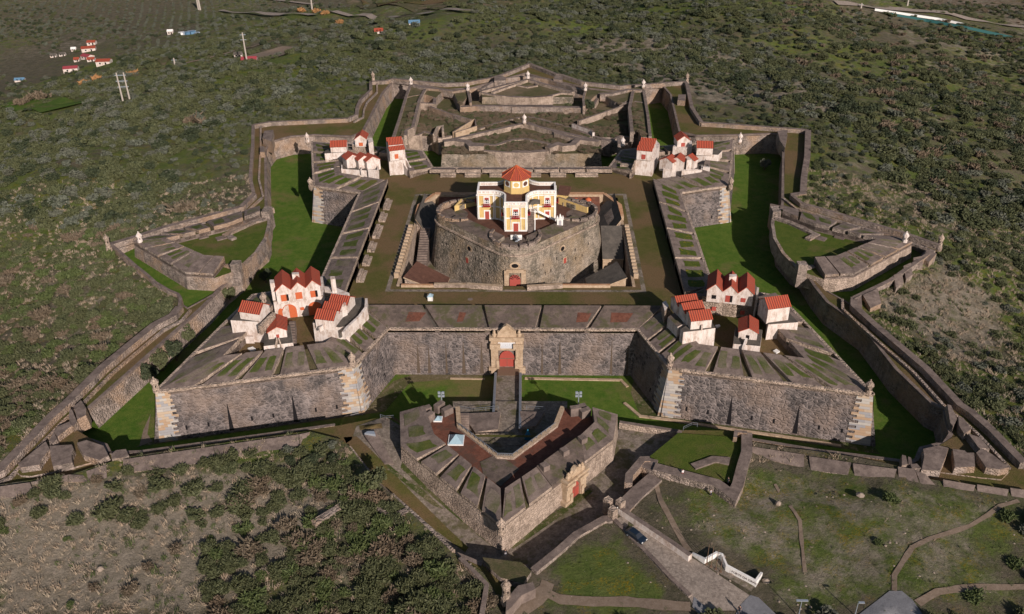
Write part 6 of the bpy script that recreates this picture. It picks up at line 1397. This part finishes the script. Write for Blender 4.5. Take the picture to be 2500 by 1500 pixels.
for k in range(9): q = WT(440+k*5+random.uniform(-3, 3), 82+random.uniform(-4, 4)); m = MB(); m.box((q.x, q.y, q.z), (random.uniform(3, 7), random.uniform(2, 4), random.uniform(1, 2.5)), random.random()); m.build('scrap_piece', [random.choice(['white_paint', 'blue_tarp', 'light_metal'])], t)
def pole(u, v, vt, label, arms=2, twin=None):
    p = WT(u, v); zt_ = zat(p, vt); t = thing('power_pole', label, 'power pole', p, 'power line poles in the valley')
    r = .62*(p-CAM).length/500; qs = [p]+([p+V3(3.6, .3, 0)] if twin else [])
    for q in qs: m = MB(); m.tube(q-V3(0, 0, 1), (q.x, q.y, zt_), r*.75, r*.5, 6); m.build('post', ['concrete_pole'], t)
    for k in range(arms): m = MB(); m.box(((qs[0].x+qs[-1].x)/2, (qs[0].y+qs[-1].y)/2, zt_-1.5-k*3.0), (5.6 if twin else 3.6, .3, .3), .1); m.build('crossarm', ['light_metal'], t)
pole(300, 246, 178, 'twin concrete power pole with three cross arms on the left hillside', 3, (312, 258)); pole(604, 156, 80, 'single tall power pole above the magenta-roofed barn', 2); pole(485, 24, -25, 'power pole cut by the top edge, left'); pole(489, 25, -25, 'second power pole cut by the top edge, left')
pole(2215, 14, -20, 'power pole cut by the top edge, right', 1); pole(427, 158, 142, 'short distant pole right of the farm', 1); pole(762, 22, -10, 'thin distant pole by the far road', 1); pole(2102, 20, 8, 'small pole beside the right valley road', 1)

# ------------------------------------------------------------------ vegetation
def leafcloud(n, blobs, leaf_, seed, up=0.0, flat_=.75):
    """many small leaf faces spread through the volume of several blobs (unit plant)"""
    r = random.Random(seed); m = MB()
    for _ in range(n):
        bx, by, bz, br = r.choice(blobs)
        while True:
            x, y, z = r.uniform(-1, 1), r.uniform(-1, 1), r.uniform(-1, 1); q = x*x+y*y+z*z
            if .25 < q < 1: break
        c = V3(bx+x*br, by+y*br, bz+z*br*flat_)
        if c.z < .02: c.z = abs(c.z)
        a = V3(r.gauss(0, 1), r.gauss(0, 1), r.gauss(0, .8)+up).normalized(); b = a.orthogonal().normalized(); b.rotate(Matrix.Rotation(r.uniform(0, 6.28), 3, a))
        s_ = leaf_*r.uniform(.6, 1.3); k = .5 if up else .8; e = a.cross(b) if not up else b
        if up: m.poly([c-e*s_*.25, c+e*s_*.25, c+a*s_*1.3+e*s_*.08, c+a*s_*1.3-e*s_*.08])
        else: m.poly([c-b*s_*.5, c-e*s_*.4, c+b*s_*.5, c+e*s_*.4])
    return m
def raw(m, name, mats, smooth=False):
    me = bpy.data.meshes.new(name); me.from_pydata([tuple(p) for p in m.v], [], m.f)
    for x in mats: me.materials.append(MATS[x])
    for i, p in enumerate(me.polygons): p.material_index = m.m[i]
    return me
def blobset(seed, n, spread, r0, zc):
    r = random.Random(seed); return [(0, 0, zc, .62)]+[(r.uniform(-spread, spread), r.uniform(-spread, spread), r.uniform(.25, zc*1.25), r.uniform(r0*.6, r0)) for _ in range(n)]
VAR = {}
for k, (nm, mat, n, lf, up, sp, z) in enumerate((('broom_a', 'leaf_olive', 620, .26, 1.3, .5, .40), ('broom_b', 'leaf_brown', 520, .26, 1.2, .55, .38), ('broom_c', 'leaf_green', 560, .26, 1.2, .5, .40), ('oak_a', 'leaf_dark', 620, .20, 0, .42, .52),
                                                 ('oak_b', 'leaf_olive', 600, .20, 0, .45, .50), ('olive_a', 'leaf_grey', 560, .20, 0, .42, .55), ('olive_b', 'leaf_grey', 520, .22, 0, .5, .48), ('reed', 'leaf_ochre', 420, .3, 1.6, .5, .4), ('bare', 'leaf_brown', 200, .30, 1.6, .5, .45))):
    VAR[nm] = raw(leafcloud(n, blobset(k+3, 6, sp, .42, z), lf, k+11, up), nm, [mat])
class Pt: pass
PL = []
R = random.Random(42)
def visible(p):
    q = p-CAM; dp = q.dot(FW)
    if dp < 1: return None
    u = 1250+F_PX*q.dot(RT)/dp; v = 750-F_PX*q.dot(UP)/dp
    return (u, v, dp) if -60 < u < 2560 and -40 < v < 1560 else None
HOB = [V3(p.x, p.y, 0) for p in HO]
cleared = [[W(u, v, -7.5) for u, v in z] for z in (
    [(1240,1500),(1200,1400),(1290,1360),(1480,1250),(1600,1150),(1830,1080),(2500,1180),(2500,1510),(1240,1510)],
    [(300,1100),(850,1060),(840,1080),(500,1130),(300,1150),(0,1190),(0,1170)])]
def zone_of(u, v):
    if v > 1130 and u < 1250:
        if u > 760: return 'dense'
        if v > 1300+(.12*(760-u)) and u > 500: return 'dense'
        if v < 1290: return 'mid'
        return 'sparse'
    if v > 560 and u < 460: return 'left'
    if v > 560 and u > 2050: return 'right'
    return 'hill'
cand = 0
def try_pt(x, y, far):
    z = terr(x, y); p = V3(x, y, z); vis = visible(p)
    if not vis: return
    u, v, dp = vis
    dd = terr.d
    if dd < 2.2: return
    for c_ in cleared:
        if inside(x, y, c_): return
    zn = zone_of(u, v); n1 = mnoise.noise((x*.025, y*.025, 3.3)); n2 = mnoise.noise((x*.008, y*.008, 8.8)); r = R.random()
    if zn == 'dense': pr, s0, s1, kinds = .80+.4*n1, 1.6, 3.0, ['broom_a', 'broom_a', 'broom_b', 'broom_c', 'oak_b']
    elif zn == 'mid': pr, s0, s1, kinds = .42+.7*n1, 1.5, 3.0, ['broom_a', 'broom_a', 'broom_b', 'oak_b']
    elif zn == 'sparse': pr, s0, s1, kinds = .15+.45*n1, .8, 2.2, ['broom_a', 'broom_c', 'broom_b']
    elif zn == 'left': pr, s0, s1, kinds = .70+.7*n1, 1.3, 3.2, ['broom_a', 'broom_b', 'broom_c', 'oak_b', 'broom_a']
    elif zn == 'right': pr, s0, s1, kinds = .48+.7*n1, 1.1, 2.7, ['broom_a', 'oak_b', 'broom_a', 'olive_b']
    else:
        pr, s0, s1, kinds = .68+.75*n1+.3*n2, 1.7, 4.8, ['oak_a', 'oak_b', 'olive_a', 'broom_a', 'oak_b', 'oak_b', 'olive_b']
        if z < -66: pr, s0, s1, kinds = .18+1.3*n2+.5*n1, 2.0, 4.2, ['olive_a', 'oak_b', 'oak_a', 'oak_a']
        if x > 150 and y > 60: pr, kinds = .62+.8*n1, ['oak_a', 'oak_b', 'broom_a', 'broom_a', 'olive_b', 'bare']
        if dd < 25: s1 = 2.4
    if r > pr: return
    # keep farm yard, roads and fields open
    for (a, b, c_, d_) in ((150, 100, 285, 172), (820, -20, 1150, 30), (590, 110, 740, 158), (2040, -10, 2500, 14), (400, 70, 480, 92), (0, 236, 215, 276), (1240, 1340, 1300, 1500)):
        if a < u < c_ and b < v < d_ and R.random() < .85: return
    for pts in (((540,28),(640,36),(760,40),(900,41),(1040,37),(1150,30)), ((2040,12),(2200,30),(2350,52),(2520,78))):
        if poly_d(u, v, pts, False) < 9: return
    s_ = s0+(s1-s0)*R.random()**1.6; kd = kinds[int(R.random()*len(kinds)) if R.random() < .7 else int(abs(n1*9)) % len(kinds)]
    PL.append((s_/dp, x, y, z, s_, kd, u, v, zn))
st = 2.5; y = -175.0
while y < 250:
    x = -235.0
    while x < 235: try_pt(x+R.uniform(-1.2, 1.2), y+R.uniform(-1.2, 1.2), False); x += st*(1 if y < 40 else 1.35)
    y += st*(1 if y < 40 else 1.35)
st = 4.9; y = -100.0
while y < 1000:
    x = -620.0; st = 4.9 if y < 500 else 6.5
    while x < 620:
        if not (abs(x) < 235 and y < 250): try_pt(x+R.uniform(-2.3, 2.3), y+R.uniform(-2.3, 2.3), True)
        x += st
    y += st
for i in range(130):     # planted olive rows across the valley floor
    for j in range(110):
        a_ = .35; gx = -640+j*8.5*math.cos(a_)-i*7.6*math.sin(a_)+200; gy = 120+j*8.5*math.sin(a_)+i*7.6*math.cos(a_)-150; x, y = gx+R.uniform(-.9, .9), gy+R.uniform(-.9, .9)
        if y < 150 or y > 1100 or x > 420 or R.random() < .18 or mnoise.noise((x*.006, y*.006, 12)) > .22: continue
        z = terr(x, y); vis = visible(V3(x, y, z))
        if z > -62 or not vis: continue
        u, v = vis[0], vis[1]
        if (150 < u < 285 and 98 < v < 175) or (840 < u < 1340 and v < 26) or (0 < u < 215 and 236 < v < 276) or (590 < u < 740 and 110 < v < 158): continue
        if min(poly_d(u, v, pts, False) for pts in (((540,28),(640,36),(760,40),(900,41),(1040,37),(1150,30)), ((2040,12),(2200,30),(2350,52),(2520,78)))) < 8: continue
        PL.append((1.7/vis[2], x, y, z, R.uniform(1.7, 2.5), R.choice(['olive_a', 'olive_a', 'olive_b', 'oak_b']), u, v, 'hill'))
for i in range(0):       # rows of the olive grove
    for j in range(60):
        u0 = 60+j*11+i*4; v0 = 105-i*9+ (j*.6); p = WT(u0, v0)
        if p.y > 1100 or R.random() < .15 or (150 < u0 < 285 and 98 < v0 < 172): continue
        PL.append((2.6/(p-CAM).length, p.x, p.y, p.z, R.uniform(2.2, 3.0), 'olive_a', u0, v0, 'hill'))
for u0, v0, s_ in ((205, 205, 4.5), (236, 198, 5), (328, 181, 4), (770, 32, 6), (735, 30, 6), (795, 34, 5), (830, 60, 5)): p = WT(u0, v0); PL.append((9, p.x, p.y, p.z, s_, 'reed', u0, v0, 'hill'))
for u0, v0, s_ in ((480, 300, 6.5), (450, 515, 6.5), (60, 255, 7), (95, 245, 7), (1300, 490, .1)): p = WT(u0, v0); PL.append((9, p.x, p.y, p.z, s_, 'bare', u0, v0, 'hill'))
for u0, v0, s_ in ((335, 470, 5.5), (600, 275, 5), (620, 262, 5), (640, 268, 4.5), (655, 278, 4), (1800, 205, 5), (1870, 180, 5), (1640, 70, 4.5), (2175, 1220, 1.8), (2460, 1265, 2.0), (2145, 1325, 1.0), (2480, 1380, 2.2), (2380, 1460, 2.0)): p = WT(u0, v0); PL.append((9, p.x, p.y, p.z, s_, 'oak_a' if v0 < 600 else 'broom_c', u0, v0, 'hill'))
PL.sort(reverse=True)
TONE = {'broom_a': 'olive green', 'broom_b': 'brownish', 'broom_c': 'fresh green', 'oak_a': 'dark green', 'oak_b': 'dull green', 'olive_a': 'grey green', 'olive_b': 'grey green', 'reed': 'golden', 'bare': 'leafless brown'}
def where(u, v):
    if v > 1100:
        col_ = 'under the left bastion wall' if v < 1230 else ('on the pale grass slope' if u < 520 else ('in the thick scrub' if u < 900 else 'beside the cobbled ditch'))
        return col_+(' near the bottom edge' if v > 1400 else '') if u < 1250 else 'in the open field at lower right'
    if u < 460 and v > 560: return 'on the left slope '+('below the left sentry post' if v < 760 else 'beside the long breastwork' if v < 1000 else 'by the lower left corner')
    if u > 2050 and v > 560: return 'on the right slope '+('below the right sentry post' if v < 800 else 'beside the right breastwork')
    if u < 700: return 'on the hillside left of the fort' if v > 250 else 'in the left valley'
    return 'on the hill behind the fort' if u < 1700 else 'on the hillside right of the fort'
NI = 296; rest = {}; 
for i, (k, x, y, z, s_, kd, u, v, zn) in enumerate(PL):
    if i < NI:
        o = bpy.data.objects.new('shrub' if kd not in ('oak_a', 'olive_a') else 'evergreen_shrub', VAR[kd]); COL.objects.link(o); o.location = (x, y, z-.08*s_); o.rotation_euler = (R.uniform(-.12, .12), R.uniform(-.12, .12), R.uniform(0, 6.28)); q = s_*R.uniform(.9, 1.12); o.scale = (q*R.uniform(.9, 1.25), q, s_*R.uniform(.6, .9))
        sz = 'very large' if s_ > 4 else 'large' if s_ > 2.5 else 'middling' if s_ > 1.7 else 'small'; sh = 'spiky' if 'broom' in kd else 'rounded' if kd not in ('reed', 'bare') else 'feathery'
        loc = where(u, v); tag(o, f'{sz} {sh} {TONE[kd]} bush {loc}', 'bush', f'{TONE[kd]} bushes {loc}')
    else: rest.setdefault(kd, []).append((x, y, z-.08*s_, s_))
def gn_scatter(name, pts, meshes, label, cat, squash=(.6, .9)):
    me = bpy.data.meshes.new(name); me.from_pydata([p[:3] for p in pts], [], [])
    a = me.attributes.new('sc', 'FLOAT_VECTOR', 'POINT'); b = me.attributes.new('rt', 'FLOAT_VECTOR', 'POINT')
    for i, p in enumerate(pts):
        q = p[3]; a.data[i].vector = (q*R.uniform(.85, 1.25), q*R.uniform(.85, 1.2), q*R.uniform(*squash)); b.data[i].vector = (R.uniform(-.1, .1), R.uniform(-.1, .1), R.uniform(0, 6.28))
    o = bpy.data.objects.new(name, me); COL.objects.link(o); stuff(o, label, cat)
    src = bpy.data.objects.new(name+'_source', meshes)     # never linked to the scene
    ng = bpy.data.node_groups.new(name, 'GeometryNodeTree'); ng.interface.new_socket('Geometry', in_out='INPUT', socket_type='NodeSocketGeometry'); ng.interface.new_socket('Geometry', in_out='OUTPUT', socket_type='NodeSocketGeometry')
    gi, go = ng.nodes.new('NodeGroupInput'), ng.nodes.new('NodeGroupOutput'); ip = ng.nodes.new('GeometryNodeInstanceOnPoints'); oi = ng.nodes.new('GeometryNodeObjectInfo'); oi.inputs[0].default_value = src; oi.inputs['As Instance'].default_value = True
    def att(n):
        x = ng.nodes.new('GeometryNodeInputNamedAttribute'); x.data_type = 'FLOAT_VECTOR'; x.inputs[0].default_value = n; return x.outputs[0]
    ng.links.new(gi.outputs[0], ip.inputs['Points']); ng.links.new(oi.outputs['Geometry'], ip.inputs['Instance']); ng.links.new(att('sc'), ip.inputs['Scale'])
    e = ng.nodes.new('FunctionNodeEulerToRotation'); ng.links.new(att('rt'), e.inputs[0]); ng.links.new(e.outputs[0], ip.inputs['Rotation']); ng.links.new(ip.outputs[0], go.inputs[0])
    md = o.modifiers.new('scatter', 'NODES'); md.node_group = ng; return o
for kd, pts in rest.items(): gn_scatter('scrub', pts, VAR[kd], f'{TONE[kd]} scrub covering the hillsides', 'scrub')
print('PLANTS', len(PL))
# straw and grass tufts
tm = MB(); rr = random.Random(5)
for i in range(16):
    a = rr.uniform(0, 6.28); c = V3(rr.gauss(0, .35), rr.gauss(0, .35), 0); e = V3(math.cos(a), math.sin(a), 0); d = V3(rr.gauss(0, .5), rr.gauss(0, .5), 1)*rr.uniform(.5, 1); tm.poly([c-e*.09, c+e*.09, c+d+e*.02, c+d-e*.02])
tuft = {n: raw(tm, 'tuft_'+n, [n]) for n in ('straw', 'leaf_green', 'leaf_olive')}
TP_ = {'straw': [], 'leaf_green': [], 'leaf_olive': []}
for _ in range(42000):
    x, y = R.uniform(-190, 190), R.uniform(-175, 60)
    z = terr(x, y)
    if terr.d < .5: continue
    vis = visible(V3(x, y, z))
    if not vis: continue
    u, v, dp = vis; zn = zone_of(u, v); n1 = mnoise.noise((x*.05, y*.05, 6)); r = R.random()
    if v > 1130 and u > 1250:
        if r > .6: continue
        # keep the road and paths clear
        if inside(u, v, [(1500,1260),(1640,1330),(1760,1400),(1900,1500),(1660,1500),(1560,1400)]): continue
        kd = 'leaf_green' if n1 > -.05 else 'leaf_olive' if r < .25 else 'straw'; s_ = R.uniform(.15, .42)
    else: kd = 'straw' if r+n1*.6 < .72 else ('leaf_olive' if r < .9 else 'leaf_green'); s_ = R.uniform(.5, 1.1)
    TP_[kd].append((x, y, z-.05, s_))
for kd, pts in TP_.items(): gn_scatter('grass', pts, tuft[kd], {'straw': 'dry straw tufts on the slopes', 'leaf_green': 'green grass tufts on the slopes', 'leaf_olive': 'olive weed tufts on the slopes'}[kd], 'grass', (.6, 1.2))
rk = MB(); rk.lathe((0, 0, 0), [(.8, 0), (1, .35), (.55, .7), (.1, .8)], 6); rkm = raw(rk, 'stone_mesh', ['boulder_stone'])
RKP = []
for _ in range(2600):
    x, y = R.uniform(-150, 150), R.uniform(-165, -20)
    if inside(x, y, HOB) or mnoise.noise((x*.05, y*.05, 1.7)) < .02: continue
    z = terr(x, y)
    if visible(V3(x, y, z)): RKP.append((x, y, z-.05, R.uniform(.08, .28)))
gn_scatter('gravel', RKP, rkm, 'small pale stones strewn over the dry slopes', 'stones', (.6, 1))
# weeds on the ruined rear outworks and stony ditch strips
wp = []
for _ in range(9000):
    x, y = R.uniform(-48, 48), R.uniform(62, 135); vis = visible(V3(x, y, -6))
    if not vis or mnoise.noise((x*.08, y*.08, 2)) < -.25: continue
    dg, ok, loc_, nrm_ = bpy.context.evaluated_depsgraph_get() if 0 else None, None, None, None
    wp.append((x, y))
bpy.context.view_layer.update(); dg = bpy.context.evaluated_depsgraph_get()
W2 = []
for x, y in wp:
    hit, loc_, nr, _, ob, _ = S.ray_cast(dg, Vector((x, y, 12)), Vector((0, 0, -1)))
    if hit and nr.z > .9 and loc_.z < -2.9 and ('terreplein' in ob.name or 'scarp' in ob.name or 'branch' in ob.name): W2.append((loc_.x, loc_.y, loc_.z-.05, R.uniform(.5, 1.5)))
gn_scatter('weeds', [p for i, p in enumerate(W2) if i % 3], VAR['broom_b'], 'brown weeds overgrowing the ruined rear outworks', 'weeds', (.5, .9)); gn_scatter('weeds', [p for i, p in enumerate(W2) if i % 3 == 0], VAR['broom_a'], 'green weeds overgrowing the ruined rear outworks', 'weeds', (.5, .8))
# individual trees inside the works
def tree(p, r, h, label, mat='leaf_dark', seed=0, group=None, bare=False):
    t = thing('tree', label, 'tree', p, group); rr = random.Random(seed); m = MB(); top = V3(p.x, p.y, p.z+h*.5); m.tube(p-V3(0, 0, .3), top, .28, .16, 7)
    for i in range(5): a = i*1.256+rr.random(); m.tube(top-V3(0, 0, h*.15), (p.x+math.cos(a)*r*.6, p.y+math.sin(a)*r*.6, p.z+h*.75), .12, .04, 5)
    m.build('trunk', ['bark'], t); bl = [(0, 0, .55, .6)]+[(math.cos(i*.9)*.5*rr.uniform(.6, 1.2), math.sin(i*.9)*.5*rr.uniform(.6, 1.2), rr.uniform(.35, .85), rr.uniform(.28, .42)) for i in range(7)]
    m = leafcloud(900, bl, .17, seed+50); m.v = [(p.x+a*r, p.y+b*r, p.z+h*.12+c*h*.85) for a, b, c in m.v]; m.build('crown', [mat], t, norm=False)
G = 'dark trees in the left ditch'
for i, (u, v, r, h, lab) in enumerate(((562, 738, 2.7, 5.2, 'round dark tree in the left ditch nearest the long lawn'), (478, 792, 2.9, 5.6, 'dark tree in the left ditch, second from the lawn'), (462, 838, 2.6, 5.0, 'dark tree in the middle of the left ditch row'),
                                  (432, 880, 3.0, 6.0, 'tall dark tree in the left ditch beside the bastion shade'), (398, 905, 2.9, 5.6, 'dark tree in the left ditch, second nearest the bastion point'), (368, 935, 2.8, 5.4, 'dark tree right at the bastion point sentry box, left ditch'))):
    tree(W(u, v, -13), r, h, lab, 'leaf_dark' if i % 2 else 'leaf_olive', i, G)
tree(W(650, 690, -13), 2.4, 4.2, 'low dark tree at the near end of the long left lawn', 'leaf_dark', 20); tree(W(1866, 415, -13), 2.7, 4.4, 'lone olive tree on the right ditch lawn', 'leaf_grey', 21)
tree(W(1438, 272, -6.5), 3.6, 4.6, 'broad dark tree inside the rear outwork, right', 'leaf_dark', 22); tree(W(1387, 272, -6.5), 2.8, 3.8, 'smaller dark tree inside the rear outwork beside the broad one', 'leaf_olive', 23)
tree(WT(918, 1196), 3.2, 5.0, 'bushy tree beside the green path left of the cobbled ditch', 'leaf_olive', 24)
# scattered boulders
for i, (u, v) in enumerate(((560, 775),(375,830),(1760,1360),(1790,1400),(1900,1230),(830,1140),(640,1395),(245,1390),(2100,1210),(1870,1420))):
    if u == 560 or u == 375: continue
    p = WT(u, v); r = random.Random(i); m = MB(); m.lathe((p.x, p.y, p.z-.2), [(r.uniform(.5, .9), 0), (r.uniform(.6, .9), .35), (r.uniform(.3, .5), .65), (.1, .8)], 7, 0, r.random()); tag(m.build('boulder', ['boulder_stone']), 'pale boulder '+where(u, v)+f" {['by','near','beside'][i%3]} {['dry grass','a low bush','bare earth','the stone slabs'][i%4]}", 'boulder')
